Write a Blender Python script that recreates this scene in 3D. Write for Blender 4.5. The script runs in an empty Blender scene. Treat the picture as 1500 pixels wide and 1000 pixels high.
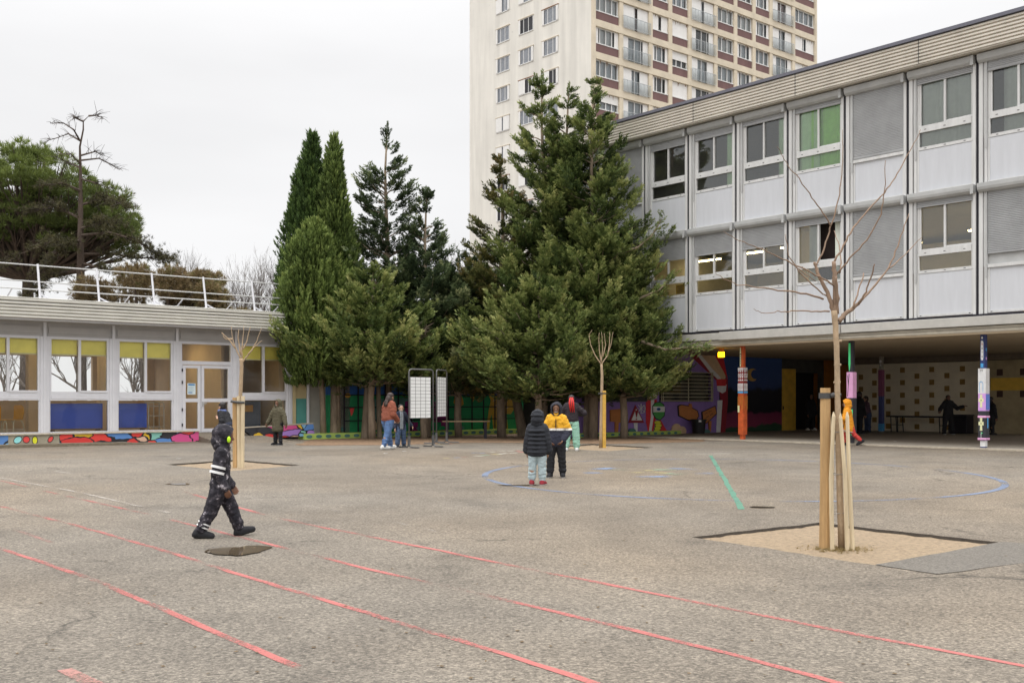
import bpy, bmesh, math, random
import numpy as np
from mathutils import Vector, Matrix, geometry

random.seed(7)
RNG = np.random.default_rng(7)
SC = bpy.context.scene
COL = SC.collection
R = math.radians

# ------------------------------------------------------------------ camera, sky, sun, exposure
F, CX, HY, EYE = 1560.0, 750.0, 586.0, 1.36          # focal length / centre / horizon in photo pixels, eye height
cam = bpy.data.cameras.new('camera'); cam_o = bpy.data.objects.new('camera', cam); COL.objects.link(cam_o)
cam_o.location = (0, 0, EYE); cam_o.rotation_euler = (R(90), 0, 0)
cam.sensor_width = 36; cam.lens = 36 * F / 1500
cam.shift_y = (HY - 500) / 1500
cam.clip_start = 0.1; cam.clip_end = 3000
SC.camera = cam_o

SUN_EL, SUN_AZ = 50, 200                              # azimuth: clockwise from +Y, where the light comes from
world = bpy.data.worlds.new('World'); SC.world = world; world.use_nodes = True
wn, wl = world.node_tree.nodes, world.node_tree.links
wn.clear()
w_out = wn.new('ShaderNodeOutputWorld'); w_bg = wn.new('ShaderNodeBackground')
w_sky = wn.new('ShaderNodeTexSky'); w_sky.sky_type = 'NISHITA'; w_sky.sun_disc = False
w_sky.sun_elevation = R(SUN_EL); w_sky.sun_rotation = R(SUN_AZ)
w_tc = wn.new('ShaderNodeTexCoord'); w_sep = wn.new('ShaderNodeSeparateXYZ')
wl.new(w_tc.outputs['Generated'], w_sep.inputs[0])
w_cl = wn.new('ShaderNodeClamp'); wl.new(w_sep.outputs['Z'], w_cl.inputs[0])
w_mad = wn.new('ShaderNodeMath'); w_mad.operation = 'MULTIPLY_ADD'          # overcast sky: zenith about three times the horizon
w_pw = wn.new('ShaderNodeMath'); w_pw.operation = 'POWER'; wl.new(w_cl.outputs[0], w_pw.inputs[0]); w_pw.inputs[1].default_value = 3.5
wl.new(w_pw.outputs[0], w_mad.inputs[0]); w_mad.inputs[1].default_value = 4.6; w_mad.inputs[2].default_value = 0.92
w_map = wn.new('ShaderNodeMapping'); w_map.inputs['Scale'].default_value = (1.2, 1.2, 4.5)
wl.new(w_tc.outputs['Generated'], w_map.inputs[0])
w_no = wn.new('ShaderNodeTexNoise'); w_no.inputs['Scale'].default_value = 1.6; w_no.inputs['Detail'].default_value = 4
wl.new(w_map.outputs[0], w_no.inputs['Vector'])
w_cr = wn.new('ShaderNodeMapRange'); w_cr.inputs[1].default_value = 0.3; w_cr.inputs[2].default_value = 0.7
w_cr.inputs[3].default_value = 0.93; w_cr.inputs[4].default_value = 1.06
wl.new(w_no.outputs['Fac'], w_cr.inputs[0])
w_mul = wn.new('ShaderNodeMath'); w_mul.operation = 'MULTIPLY'
wl.new(w_mad.outputs[0], w_mul.inputs[0]); wl.new(w_cr.outputs[0], w_mul.inputs[1])
w_col = wn.new('ShaderNodeVectorMath'); w_col.operation = 'SCALE'; w_col.inputs[0].default_value = (1.0, 0.995, 1.0)
wl.new(w_mul.outputs[0], w_col.inputs['Scale'])
w_sc = wn.new('ShaderNodeVectorMath'); w_sc.operation = 'SCALE'; w_sc.inputs['Scale'].default_value = 0.1
wl.new(w_sky.outputs[0], w_sc.inputs[0])
w_mix = wn.new('ShaderNodeMix'); w_mix.data_type = 'RGBA'; w_mix.inputs[0].default_value = 0.04
wl.new(w_col.outputs[0], w_mix.inputs[6]); wl.new(w_sc.outputs[0], w_mix.inputs[7])
wl.new(w_mix.outputs[2], w_bg.inputs[0]); w_bg.inputs[1].default_value = 1.0
wl.new(w_bg.outputs[0], w_out.inputs[0])

sun = bpy.data.lights.new('sun', 'SUN'); sun.energy = 0.6; sun.angle = R(25); sun.color = (1, .96, .9)
sun_o = bpy.data.objects.new('sun', sun); COL.objects.link(sun_o)
_sd = Vector((math.sin(R(SUN_AZ)) * math.cos(R(SUN_EL)), math.cos(R(SUN_AZ)) * math.cos(R(SUN_EL)), math.sin(R(SUN_EL))))
sun_o.rotation_euler = _sd.to_track_quat('Z', 'Y').to_euler(); sun_o.location = (0, -20, 40)

SC.view_settings.view_transform = 'Standard'; SC.view_settings.look = 'None'
SC.view_settings.exposure = 0.0; SC.view_settings.gamma = 1.0; SC.view_settings.use_curve_mapping = False
SC.render.engine = 'CYCLES'
SC.cycles.use_denoising = True
SC.cycles.max_bounces = 8; SC.cycles.transparent_max_bounces = 24
SC.cycles.sample_clamp_indirect = 6

# ------------------------------------------------------------------ photo pixels -> places
def gz(Y):                                            # the yard falls a little towards the camera
    return -0.19 * min(1.0, max(0.0, (28.0 - Y) / 18.0))
def G(px, py):                                        # ground point seen at a photo pixel
    lo, hi = 1.0, 400.0
    for _ in range(60):
        Y = (lo + hi) / 2
        if EYE - (py - HY) / F * Y > gz(Y): lo = Y
        else: hi = Y
    return Vector(((px - CX) / F * Y, Y, gz(Y)))
def AT(px, py, Y):
    return Vector(((px - CX) / F * Y, Y, EYE + (HY - py) / F * Y))
def HIT(px, py, P, d):                                # pixel on a vertical plane through P along d -> (t, z)
    k = (px - CX) / F
    t = (k * P[1] - P[0]) / (d[0] - k * d[1])
    return t, EYE + (HY - py) / F * (P[1] + t * d[1])

THETA = math.atan2(1310, 1560)
BD = Vector((math.cos(THETA), math.sin(THETA), 0))    # along the left building, going away to the right
AD = Vector((-math.sin(THETA), math.cos(THETA), 0))   # along the right building, going away to the left

# ------------------------------------------------------------------ materials
def mat(name, col, rough=.6, var=.12, scale=6, bump=0, bscale=60, metal=0, spec=.4, stretch=(1, 1, 1), coat=0, sss=0):
    m = bpy.data.materials.new(name); m.use_nodes = True
    n, l = m.node_tree.nodes, m.node_tree.links
    b = n['Principled BSDF']
    b.inputs['Roughness'].default_value = rough; b.inputs['Metallic'].default_value = metal
    b.inputs['Specular IOR Level'].default_value = spec
    if coat: b.inputs['Coat Weight'].default_value = coat
    b.inputs['Base Color'].default_value = (*col, 1)
    if var or bump:
        tc = n.new('ShaderNodeTexCoord'); mp = n.new('ShaderNodeMapping'); mp.inputs['Scale'].default_value = stretch
        l.new(tc.outputs['Object'], mp.inputs[0])
    if var:
        no = n.new('ShaderNodeTexNoise'); no.inputs['Scale'].default_value = scale; no.inputs['Detail'].default_value = 6
        no.inputs['Roughness'].default_value = .65
        l.new(mp.outputs[0], no.inputs['Vector'])
        rp = n.new('ShaderNodeValToRGB')
        rp.color_ramp.elements[0].position = .3; rp.color_ramp.elements[1].position = .7
        rp.color_ramp.elements[0].color = (*[max(0, c * (1 - var)) for c in col], 1)
        rp.color_ramp.elements[1].color = (*[min(1, c * (1 + var)) for c in col], 1)
        l.new(no.outputs['Fac'], rp.inputs[0]); l.new(rp.outputs[0], b.inputs['Base Color'])
    if bump:
        nb = n.new('ShaderNodeTexNoise'); nb.inputs['Scale'].default_value = bscale; nb.inputs['Detail'].default_value = 5
        l.new(mp.outputs[0], nb.inputs['Vector'])
        bp = n.new('ShaderNodeBump'); bp.inputs['Strength'].default_value = bump; bp.inputs['Distance'].default_value = .02
        l.new(nb.outputs['Fac'], bp.inputs['Height']); l.new(bp.outputs[0], b.inputs['Normal'])
    return m

def nodes_of(m): return m.node_tree.nodes, m.node_tree.links, m.node_tree.nodes['Principled BSDF']

def glass_mat(name, tint, ior=1.6, dirt=.03):
    m = bpy.data.materials.new(name); m.use_nodes = True
    n, l = m.node_tree.nodes, m.node_tree.links
    n.clear()
    out = n.new('ShaderNodeOutputMaterial'); tr = n.new('ShaderNodeBsdfTransparent'); tr.inputs[0].default_value = (*tint, 1)
    gl = n.new('ShaderNodeBsdfGlossy'); gl.inputs['Roughness'].default_value = .02; gl.inputs[0].default_value = (.92, .95, .95, 1)
    fr = n.new('ShaderNodeFresnel'); fr.inputs[0].default_value = ior
    tc = n.new('ShaderNodeTexCoord'); no = n.new('ShaderNodeTexNoise'); no.inputs['Scale'].default_value = .9
    l.new(tc.outputs['Object'], no.inputs['Vector'])
    bp = n.new('ShaderNodeBump'); bp.inputs['Strength'].default_value = .05; bp.inputs['Distance'].default_value = .05
    l.new(no.outputs['Fac'], bp.inputs['Height']); l.new(bp.outputs[0], gl.inputs['Normal'])
    mx = n.new('ShaderNodeMixShader'); l.new(fr.outputs[0], mx.inputs[0]); l.new(tr.outputs[0], mx.inputs[1]); l.new(gl.outputs[0], mx.inputs[2])
    df = n.new('ShaderNodeBsdfDiffuse'); df.inputs[0].default_value = (.5, .5, .48, 1)
    m2 = n.new('ShaderNodeMixShader'); m2.inputs[0].default_value = dirt
    l.new(mx.outputs[0], m2.inputs[1]); l.new(df.outputs[0], m2.inputs[2]); l.new(m2.outputs[0], out.inputs[0])
    return m

def emit_mat(name, col, s):
    m = bpy.data.materials.new(name); m.use_nodes = True
    n, l, b = nodes_of(m)
    b.inputs['Base Color'].default_value = (*col, 1); b.inputs['Emission Color'].default_value = (*col, 1); b.inputs['Emission Strength'].default_value = s
    return m

# ------------------------------------------------------------------ mesh builder
class MB:
    def __init__(s): s.v = []; s.f = []; s.m = []
    def quad(s, a, b, c, d, mi=0):
        i = len(s.v); s.v += [tuple(a), tuple(b), tuple(c), tuple(d)]; s.f.append((i, i+1, i+2, i+3)); s.m.append(mi)
    def poly(s, pts, mi=0):
        i = len(s.v); s.v += [tuple(p) for p in pts]; s.f.append(tuple(range(i, i+len(pts)))); s.m.append(mi)
    def box(s, x0, x1, y0, y1, z0, z1, mi=0):
        i = len(s.v)
        s.v += [(x0,y0,z0),(x1,y0,z0),(x1,y1,z0),(x0,y1,z0),(x0,y0,z1),(x1,y0,z1),(x1,y1,z1),(x0,y1,z1)]
        for q in ((3,2,1,0),(4,5,6,7),(0,1,5,4),(1,2,6,5),(2,3,7,6),(3,0,4,7)):
            s.f.append(tuple(i+k for k in q)); s.m.append(mi)
        return s
    def prism(s, pts, off, mi=0, mis=None):           # polygon swept by off
        n = len(pts); i = len(s.v); off = Vector(off)
        s.v += [tuple(p) for p in pts] + [tuple(Vector(p) + off) for p in pts]
        s.f.append(tuple(range(i+n-1, i-1, -1))); s.m.append(mi)
        s.f.append(tuple(range(i+n, i+2*n))); s.m.append(mi)
        for k in range(n):
            k2 = (k+1) % n
            s.f.append((i+k, i+k2, i+n+k2, i+n+k)); s.m.append(mi if mis is None else mis)
    def extrude_profile(s, prof, x0, x1, mi=0):       # (y,z) polyline swept along x
        i = len(s.v); n = len(prof)
        s.v += [(x0, y, z) for y, z in prof] + [(x1, y, z) for y, z in prof]
        for k in range(n-1):
            s.f.append((i+k, i+n+k, i+n+k+1, i+k+1)); s.m.append(mi)
    def tube(s, pts, rad, n=6, mi=0, cap=True):
        pts = [Vector(p) for p in pts]
        if not isinstance(rad, (list, tuple)): rad = [rad]*len(pts)
        i0 = len(s.v); prev = None
        for k, p in enumerate(pts):
            d = (pts[min(k+1, len(pts)-1)] - pts[max(k-1, 0)])
            d = d.normalized() if d.length > 1e-9 else Vector((0,0,1))
            if prev is None:
                u = d.orthogonal().normalized()
            else:
                u = prev - d * prev.dot(d); u = u.normalized() if u.length > 1e-6 else d.orthogonal().normalized()
            prev = u; w = d.cross(u)
            for j in range(n):
                a = 2*math.pi*j/n
                s.v.append(tuple(p + (u*math.cos(a) + w*math.sin(a))*rad[k]))
        for k in range(len(pts)-1):
            for j in range(n):
                a = i0+k*n+j; b = i0+k*n+(j+1) % n
                s.f.append((a, b, b+n, a+n)); s.m.append(mi)
        if cap:
            s.f.append(tuple(i0+j for j in reversed(range(n)))); s.m.append(mi)
            e = i0+(len(pts)-1)*n
            s.f.append(tuple(e+j for j in range(n))); s.m.append(mi)
    def cyl(s, c, r, z0, z1, n=16, mi=0, r1=None):
        s.tube([(c[0], c[1], z0), (c[0], c[1], z1)], [r, r if r1 is None else r1], n, mi)
    def ellipsoid(s, M, n=12, k=8, mi=0):
        i = len(s.v)
        for a in range(k+1):
            th = math.pi*a/k
            for b in range(n):
                ph = 2*math.pi*b/n
                s.v.append(tuple(M @ Vector((math.sin(th)*math.cos(ph), math.sin(th)*math.sin(ph), math.cos(th)))))
        for a in range(k):
            for b in range(n):
                p = i+a*n+b; q = i+a*n+(b+1) % n
                s.f.append((p, p+n, q+n, q)); s.m.append(mi)
    def mesh(s, name, mats, smooth=False):
        me = bpy.data.meshes.new(name); me.from_pydata(s.v, [], s.f)
        for m in mats: me.materials.append(m)
        me.polygons.foreach_set('material_index', s.m)
        if smooth: me.polygons.foreach_set('use_smooth', [True]*len(s.f))
        me.update(); return me
    def build(s, name, mats, parent=None, smooth=False, bevel=0, label=None):
        if not isinstance(mats, (list, tuple)): mats = [mats]
        o = bpy.data.objects.new(name, s.mesh(name, mats, smooth)); COL.objects.link(o)
        if parent: o.parent = parent
        if bevel:
            b = o.modifiers.new('bevel', 'BEVEL'); b.width = bevel; b.segments = 2; b.limit_method = 'ANGLE'
        if label: o['label'] = label
        return o

def tag(o, label=None, cat=None, group=None, kind=None):
    if label: o['label'] = label
    if cat: o['category'] = cat
    if group: o['group'] = group
    if kind: o['kind'] = kind
    return o
def thing(name, label, cat, loc=(0,0,0), rotz=0, group=None):
    o = bpy.data.objects.new(name, None); COL.objects.link(o); o.empty_display_size = .3
    o.location = loc; o.rotation_euler = (0, 0, rotz)
    return tag(o, label, cat, group)
def structure(o): o['kind'] = 'structure'; return o
def np_mesh(name, verts, faces_n, mats, attrs=None, smooth=False):   # verts (N*faces_n,3): one face per faces_n verts
    me = bpy.data.meshes.new(name); nv = len(verts); nf = nv // faces_n
    me.vertices.add(nv); me.vertices.foreach_set('co', np.ascontiguousarray(verts, dtype=np.float32).ravel())
    me.loops.add(nv); me.loops.foreach_set('vertex_index', np.arange(nv, dtype=np.int32))
    me.polygons.add(nf); me.polygons.foreach_set('loop_start', np.arange(0, nv, faces_n, dtype=np.int32))
    if attrs:
        for k, a in attrs.items():
            at = me.attributes.new(k, 'FLOAT', 'FACE'); at.data.foreach_set('value', np.ascontiguousarray(a, dtype=np.float32))
    for m in mats: me.materials.append(m)
    me.update(); return me
# ------------------------------------------------------------------ ground
def asphalt(name, c0, c1, speck=.5, tint=True):
    m = bpy.data.materials.new(name); m.use_nodes = True
    n, l, b = nodes_of(m)
    tc = n.new('ShaderNodeTexCoord')
    def noise(sc, det=4, ro=.6):
        q = n.new('ShaderNodeTexNoise'); q.inputs['Scale'].default_value = sc; q.inputs['Detail'].default_value = det; q.inputs['Roughness'].default_value = ro
        l.new(tc.outputs['Object'], q.inputs['Vector']); return q
    big, midn, fine, warm = noise(.16, 5), noise(1.1, 5), noise(40, 3, .75), noise(.07, 3)
    r1 = n.new('ShaderNodeValToRGB'); r1.color_ramp.elements[0].position = .35; r1.color_ramp.elements[1].position = .66
    r1.color_ramp.elements[0].color = (*c0, 1); r1.color_ramp.elements[1].color = (*c1, 1)
    ad = n.new('ShaderNodeMath'); ad.operation = 'MULTIPLY_ADD'; l.new(midn.outputs['Fac'], ad.inputs[0]); ad.inputs[1].default_value = .35
    sb = n.new('ShaderNodeMath'); sb.operation = 'MULTIPLY'; l.new(big.outputs['Fac'], sb.inputs[0]); sb.inputs[1].default_value = .65
    l.new(sb.outputs[0], ad.inputs[2]); l.new(ad.outputs[0], r1.inputs[0])
    # aggregate grains
    vo = n.new('ShaderNodeTexVoronoi'); vo.inputs['Scale'].default_value = 60; l.new(tc.outputs['Object'], vo.inputs['Vector'])
    gr = n.new('ShaderNodeSeparateColor'); l.new(vo.outputs['Color'], gr.inputs[0])
    mg = n.new('ShaderNodeMapRange'); mg.inputs[3].default_value = 1-speck*.72; mg.inputs[4].default_value = 1+speck*.72
    l.new(gr.outputs[0], mg.inputs[0])
    mf = n.new('ShaderNodeMapRange'); mf.inputs[1].default_value = .35; mf.inputs[2].default_value = .65
    mf.inputs[3].default_value = 1-speck*.75; mf.inputs[4].default_value = 1+speck*.75
    l.new(fine.outputs['Fac'], mf.inputs[0])
    mm = n.new('ShaderNodeMath'); mm.operation = 'MULTIPLY'; l.new(mg.outputs[0], mm.inputs[0]); l.new(mf.outputs[0], mm.inputs[1])
    vs = n.new('ShaderNodeVectorMath'); vs.operation = 'SCALE'; l.new(r1.outputs[0], vs.inputs[0]); l.new(mm.outputs[0], vs.inputs['Scale'])
    # darker scattered stains and cracks
    st = noise(.55, 7, .7); rs = n.new('ShaderNodeMapRange'); rs.inputs[1].default_value = .27; rs.inputs[2].default_value = .42
    rs.inputs[3].default_value = .72; rs.inputs[4].default_value = 1.0; l.new(st.outputs['Fac'], rs.inputs[0])
    v2 = n.new('ShaderNodeVectorMath'); v2.operation = 'SCALE'; l.new(vs.outputs[0], v2.inputs[0]); l.new(rs.outputs[0], v2.inputs['Scale'])
    cv = n.new('ShaderNodeTexVoronoi'); cv.feature = 'DISTANCE_TO_EDGE'; cv.inputs['Scale'].default_value = .23
    cw = noise(.9, 5); cm = n.new('ShaderNodeVectorMath'); cm.operation = 'MULTIPLY_ADD'; l.new(cw.outputs['Color'], cm.inputs[0]); cm.inputs[1].default_value = (1.6, 1.6, 0); l.new(tc.outputs['Object'], cm.inputs[2]); l.new(cm.outputs[0], cv.inputs['Vector'])
    cr_ = n.new('ShaderNodeMapRange'); cr_.inputs[1].default_value = .0; cr_.inputs[2].default_value = .008; cr_.inputs[3].default_value = .42 if tint else 1; cr_.inputs[4].default_value = 1; l.new(cv.outputs['Distance'], cr_.inputs[0])
    cg = noise(.33, 3); cq = n.new('ShaderNodeMapRange'); cq.inputs[1].default_value = .52; cq.inputs[2].default_value = .6; l.new(cg.outputs['Fac'], cq.inputs[0])
    cx2 = n.new('ShaderNodeMix'); l.new(cq.outputs[0], cx2.inputs[0]); cx2.inputs[2].default_value = 1; l.new(cr_.outputs[0], cx2.inputs[3])
    v3 = n.new('ShaderNodeVectorMath'); v3.operation = 'SCALE'; l.new(v2.outputs[0], v3.inputs[0]); l.new(cx2.outputs[0], v3.inputs['Scale'])
    last = v3.outputs[0]
    if tint:                                          # sandy brown wash where dirt has been trodden over the yard
        mr = n.new('ShaderNodeMapRange'); mr.inputs[1].default_value = .42; mr.inputs[2].default_value = .62; mr.inputs[3].default_value = 0; mr.inputs[4].default_value = .6
        l.new(warm.outputs['Fac'], mr.inputs[0])
        mx = n.new('ShaderNodeMix'); mx.data_type = 'RGBA'; mx.blend_type = 'MULTIPLY'; l.new(mr.outputs[0], mx.inputs[0])
        l.new(last, mx.inputs[6]); mx.inputs[7].default_value = (1.08, .93, .74, 1); last = mx.outputs[2]
    l.new(last, b.inputs['Base Color'])
    # damp sheen
    wr = n.new('ShaderNodeMapRange'); wr.inputs[3].default_value = .62; wr.inputs[4].default_value = .9; l.new(big.outputs['Fac'], wr.inputs[0]); l.new(wr.outputs[0], b.inputs['Roughness'])
    b.inputs['Specular IOR Level'].default_value = .3
    bp = n.new('ShaderNodeBump'); bp.inputs['Strength'].default_value = .55; bp.inputs['Distance'].default_value = .012
    l.new(mm.outputs[0], bp.inputs['Height']); l.new(bp.outputs[0], b.inputs['Normal'])
    return m
M_ASPH = asphalt('asphalt', (.122, .106, .086), (.220, .192, .155), .54)
M_PATCH = asphalt('asphalt_patch', (.128, .115, .097), (.150, .135, .114), .35, False)
M_FLOOR = asphalt('covered_floor', (.27, .24, .20), (.36, .325, .275), .25, False)
M_SAND = mat('sand', (.285, .215, .140), .95, .3, 22, .7, 140)
M_SOIL = mat('soil', (.21, .135, .08), .95, .45, 7, .8, 60)
M_KERB = mat('kerb', (.42, .37, .29), .85, .25, 9, .4, 50)
M_DIRT = mat('dirt_kerb', (.19, .16, .115), .95, .3, 8, .5, 50)

PITS = [[(1013,786),(1200,765),(1465,794),(1282,827)], [(243,680),(345,673),(440,681),(338,689.5)], [(800,655),(868,650),(958,655),(890,660.5)]]
pit_w = [[G(*p) for p in q] for q in PITS]
def build_ground():
    xs = [-400, -120, -60] + list(range(-40, 41, 8)) + [60, 120, 400]
    ys = [-60, -20, 0, 4, 8, 10, 14, 18, 22, 28, 40, 60, 120, 400, 900]
    pts = []
    for y in ys:
        for x in xs: pts.append(Vector((x, y)))
    edges = []; polys = []
    for q in pit_w:
        i = len(pts); ring = []
        for k in range(4):                            # ragged edge
            a, c = q[k], q[(k+1) % 4]; nseg = 14
            for s in range(nseg):
                p = a.lerp(c, s/nseg)
                if s: p = p + Vector((random.uniform(-.025, .025), random.uniform(-.025, .025), 0))
                ring.append(Vector((p.x, p.y)))
        pts += ring; edges += [(i+k, i+(k+1) % len(ring)) for k in range(len(ring))]; polys.append(ring)
    v, e, f, *_ = geometry.delaunay_2d_cdt(pts, edges, [], 0, 1e-5)
    def inside(p, ring):
        c = False; j = len(ring)-1
        for i in range(len(ring)):
            a, b = ring[i], ring[j]
            if (a.y > p.y) != (b.y > p.y) and p.x < (b.x-a.x)*(p.y-a.y)/(b.y-a.y)+a.x: c = not c
            j = i
        return c
    mb = MB(); mb.v = [(p.x, p.y, gz(p.y)) for p in v]
    for t in f:
        c = sum((v[k] for k in t), Vector((0, 0)))/3
        if any(inside(c, r) for r in polys): continue
        mb.f.append(tuple(t)); mb.m.append(0)
    for ring in polys:                                # cut edge of the asphalt round each pit
        for k in range(len(ring)):
            a, b = ring[k], ring[(k+1) % len(ring)]
            mb.quad((a.x,a.y,gz(a.y)), (b.x,b.y,gz(b.y)), (b.x,b.y,gz(b.y)-.12), (a.x,a.y,gz(a.y)-.12), 1)
    g = mb.build('ground', [M_ASPH, mat('asphalt_edge', (.07, .06, .05), .9, .3, 20)])
    structure(g)
    for k, q in enumerate(pit_w):
        c = sum(q, Vector())/4
        mb = MB(); N = 22; i0 = 0
        for a in range(N+1):
            for b in range(N+1):
                u, w = a/N, b/N
                p = (q[0]*(1-u)+q[1]*u)*(1-w) + (q[3]*(1-u)+q[2]*u)*w
                p = c + (p-c)*1.06
                h = -.034 + .022*math.exp(-((p-c).length/.5)**2) + random.uniform(-.006, .006)
                mb.v.append((p.x, p.y, gz(p.y)+h))
        for a in range(N):
            for b in range(N):
                i = a*(N+1)+b; mb.f.append((i, i+1, i+N+2, i+N+1)); mb.m.append(0)
        structure(mb.build('sand_pit', [M_SAND if k == 0 else M_SAND], smooth=True))
build_ground()

def sheet(name, px, m, h=.004, kind='structure', jit=0, sub=1):
    pts = [G(*p) for p in px]
    if sub > 1:
        q = []
        for k in range(len(pts)):
            for s in range(sub):
                p = pts[k].lerp(pts[(k+1) % len(pts)], s/sub)
                q.append(p + Vector((random.uniform(-jit, jit), random.uniform(-jit, jit), 0)))
        pts = q
    mb = MB(); mb.poly([(p.x, p.y, gz(p.y)+h) for p in pts]); o = mb.build(name, m); o['kind'] = kind; return o
sheet('asphalt_patch', [(1282,827.5),(1467,793.5),(1640,806),(1374,841)], M_PATCH, .006, sub=8, jit=.015)

# paint on the ground, worn away by feet
def paint(name, col, keep=.5, scale=9, blot=1.2):
    m = bpy.data.materials.new(name); m.use_nodes = True
    n, l, b = nodes_of(m)
    b.inputs['Base Color'].default_value = (*col, 1); b.inputs['Roughness'].default_value = .8
    tc = n.new('ShaderNodeTexCoord')
    a = n.new('ShaderNodeTexNoise'); a.inputs['Scale'].default_value = scale*5; a.inputs['Detail'].default_value = 5; a.inputs['Roughness'].default_value = .75
    c = n.new('ShaderNodeTexNoise'); c.inputs['Scale'].default_value = blot; c.inputs['Detail'].default_value = 5
    l.new(tc.outputs['Object'], a.inputs['Vector']); l.new(tc.outputs['Object'], c.inputs['Vector'])
    ad = n.new('ShaderNodeMath'); ad.operation = 'MULTIPLY_ADD'; l.new(c.outputs['Fac'], ad.inputs[0]); ad.inputs[1].default_value = 2.5
    fm = n.new('ShaderNodeMath'); fm.operation = 'MULTIPLY_ADD'; l.new(a.outputs['Fac'], fm.inputs[0]); fm.inputs[1].default_value = 2.2; fm.inputs[2].default_value = -.6
    l.new(fm.outputs[0], ad.inputs[2])
    at = n.new('ShaderNodeAttribute'); at.attribute_name = 'wear'
    sbt = n.new('ShaderNodeMath'); sbt.operation = 'SUBTRACT'; l.new(ad.outputs[0], sbt.inputs[0]); l.new(at.outputs['Fac'], sbt.inputs[1])
    mr = n.new('ShaderNodeMapRange'); mr.inputs[1].default_value = 1.75-keep*.6-.15; mr.inputs[2].default_value = 1.75-keep*.6+.35; mr.inputs[4].default_value = .82
    l.new(sbt.outputs[0], mr.inputs[0])
    l.new(mr.outputs[0], b.inputs['Alpha'])
    return m
P_RED = paint('red_paint', (.44, .135, .12), .56)
P_PINK = paint('faded_pink_paint', (.40, .20, .17), .45)
P_WHITE = paint('faded_white_paint', (.38, .345, .30), .42)
P_BLUE = paint('blue_paint', (.155, .195, .28), .38)
P_GREEN = paint('green_paint', (.09, .225, .155), .8)
P_CHALK = [paint('chalk_'+k, c, kp) for k, c, kp in (('white', (.46,.44,.39), .8), ('blue', (.18,.25,.38), .7), ('red', (.40,.15,.13), .7), ('green', (.22,.32,.22), .6), ('yellow', (.42,.36,.16), .55))]
def ribbon(name, px, width, m, h=.004, step=.25, wear=None, wob=.012):
    P = [G(*p) for p in px]; W = wear or [0]*len(px)
    q = []; ww = []
    for k in range(len(P)-1):
        n = max(1, int((P[k+1]-P[k]).length/step))
        for s in range(n): q.append(P[k].lerp(P[k+1], s/n)); ww.append(W[k]+(W[k+1]-W[k])*s/n)
    q.append(P[-1]); ww.append(W[-1])
    for _ in range(6):                                # smooth the bends
        q = [q[0]] + [(q[k-1]+q[k]*2+q[k+1])/4 for k in range(1, len(q)-1)] + [q[-1]]
    v = []; mb = MB(); wf = []
    for k, p in enumerate(q):
        d = q[min(k+1, len(q)-1)]-q[max(k-1, 0)]; s = Vector((-d.y, d.x, 0)).normalized()*(width/2)
        s *= random.uniform(.85, 1.12)
        j = Vector((random.uniform(-wob, wob), random.uniform(-wob, wob), 0))
        for sg in (1, -1):
            r = p + s*sg + j; mb.v.append((r.x, r.y, gz(r.y)+h))
        if k:
            i = 2*k-2; mb.f.append((i+1, i+3, i+2, i)); mb.m.append(0); wf.append(ww[k])
    o = mb.build(name, m)
    at = o.data.attributes.new('wear', 'FLOAT', 'FACE'); at.data.foreach_set('value', wf)
    structure(o); return o
ribbon('painted_line', [(-60,780),(0,803),(140,849),(215,882),(290,914),(400,962),(475,993),(560,1030)], .066, P_RED, wear=[.05,0,.42,0,.12,.05,.3,.4])
ribbon('painted_line', [(-60,729),(0,741),(120,772),(240,806),(340,838),(480,880),(600,917),(740,957),(870,999),(960,1030)], .066, P_RED, wear=[.35,.36,.36,.28,.3,.2,.26,.05,-.1,-.1])
ribbon('painted_line', [(0,704),(110,729),(235,757),(330,781),(440,808),(560,838),(720,874),(920,921),(1080,959),(1230,1001),(1330,1030)], .066, P_RED, wear=[.35,.3,.35,.3,.3,.1,.3,.3,0,0,0])
ribbon('painted_line', [(270,720),(380,752),(435,765),(600,797),(700,818),(900,858),(1040,886),(1145,907),(1270,932),(1400,958),(1520,979)], .066, P_RED, wear=[.5,.3,.2,.3,.1,.15,.1,-.1,0,-.05,-.1])
ribbon('painted_line', [(0,768),(90,800)], .07, P_PINK, wear=[.4,.5])
ribbon('painted_line', [(95,980),(125,996),(150,1010)], .1, P_PINK, wear=[.1,.1,.1])
ribbon('painted_line', [(0,700),(120,722),(250,752)], .07, P_WHITE, h=.007, wear=[.2,.15,.4])
ribbon('painted_line', [(80,690),(260,713),(520,752),(640,778)], .07, P_WHITE, wear=[.35,.35,.4,.45])
ribbon('painted_line', [(1041,667),(1062,703),(1087,746)], .09, P_GREEN, wear=[-.2,-.1,-.2])
ribbon('painted_line', [(1016,664.5),(1072,664)], .1, P_CHALK[0])
cc = G(1073, 696); cr = 4.75
def circle(c, r, m, w, wf, n=90, name='painted_circle'):
    mb = MB(); wl_ = []
    for k in range(n+1):
        a = 2*math.pi*k/n
        for rr in (r-w/2, r+w/2):
            x, y = c.x+rr*math.cos(a), c.y+rr*math.sin(a); mb.v.append((x, y, gz(y)+.005))
        if k: i = 2*k-2; mb.f.append((i, i+1, i+3, i+2)); mb.m.append(0); wl_.append(wf(a))
    o = mb.build(name, m); at = o.data.attributes.new('wear', 'FLOAT', 'FACE'); at.data.foreach_set('value', wl_); structure(o)
circle(cc, cr, P_BLUE, .12, lambda a: -.15 if (abs(a-math.pi) < .5 or 5.3 < a or a < .2) else .12+.1*math.sin(3*a))
ci = G(948, 691)
circle(ci, 1.15, P_CHALK[1], .35, lambda a: .75+.25*math.sin(5*a), name='chalk_drawing')
circle(ci, .7, P_CHALK[3], .4, lambda a: .7+.25*math.sin(4*a+1), name='chalk_drawing')
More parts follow.
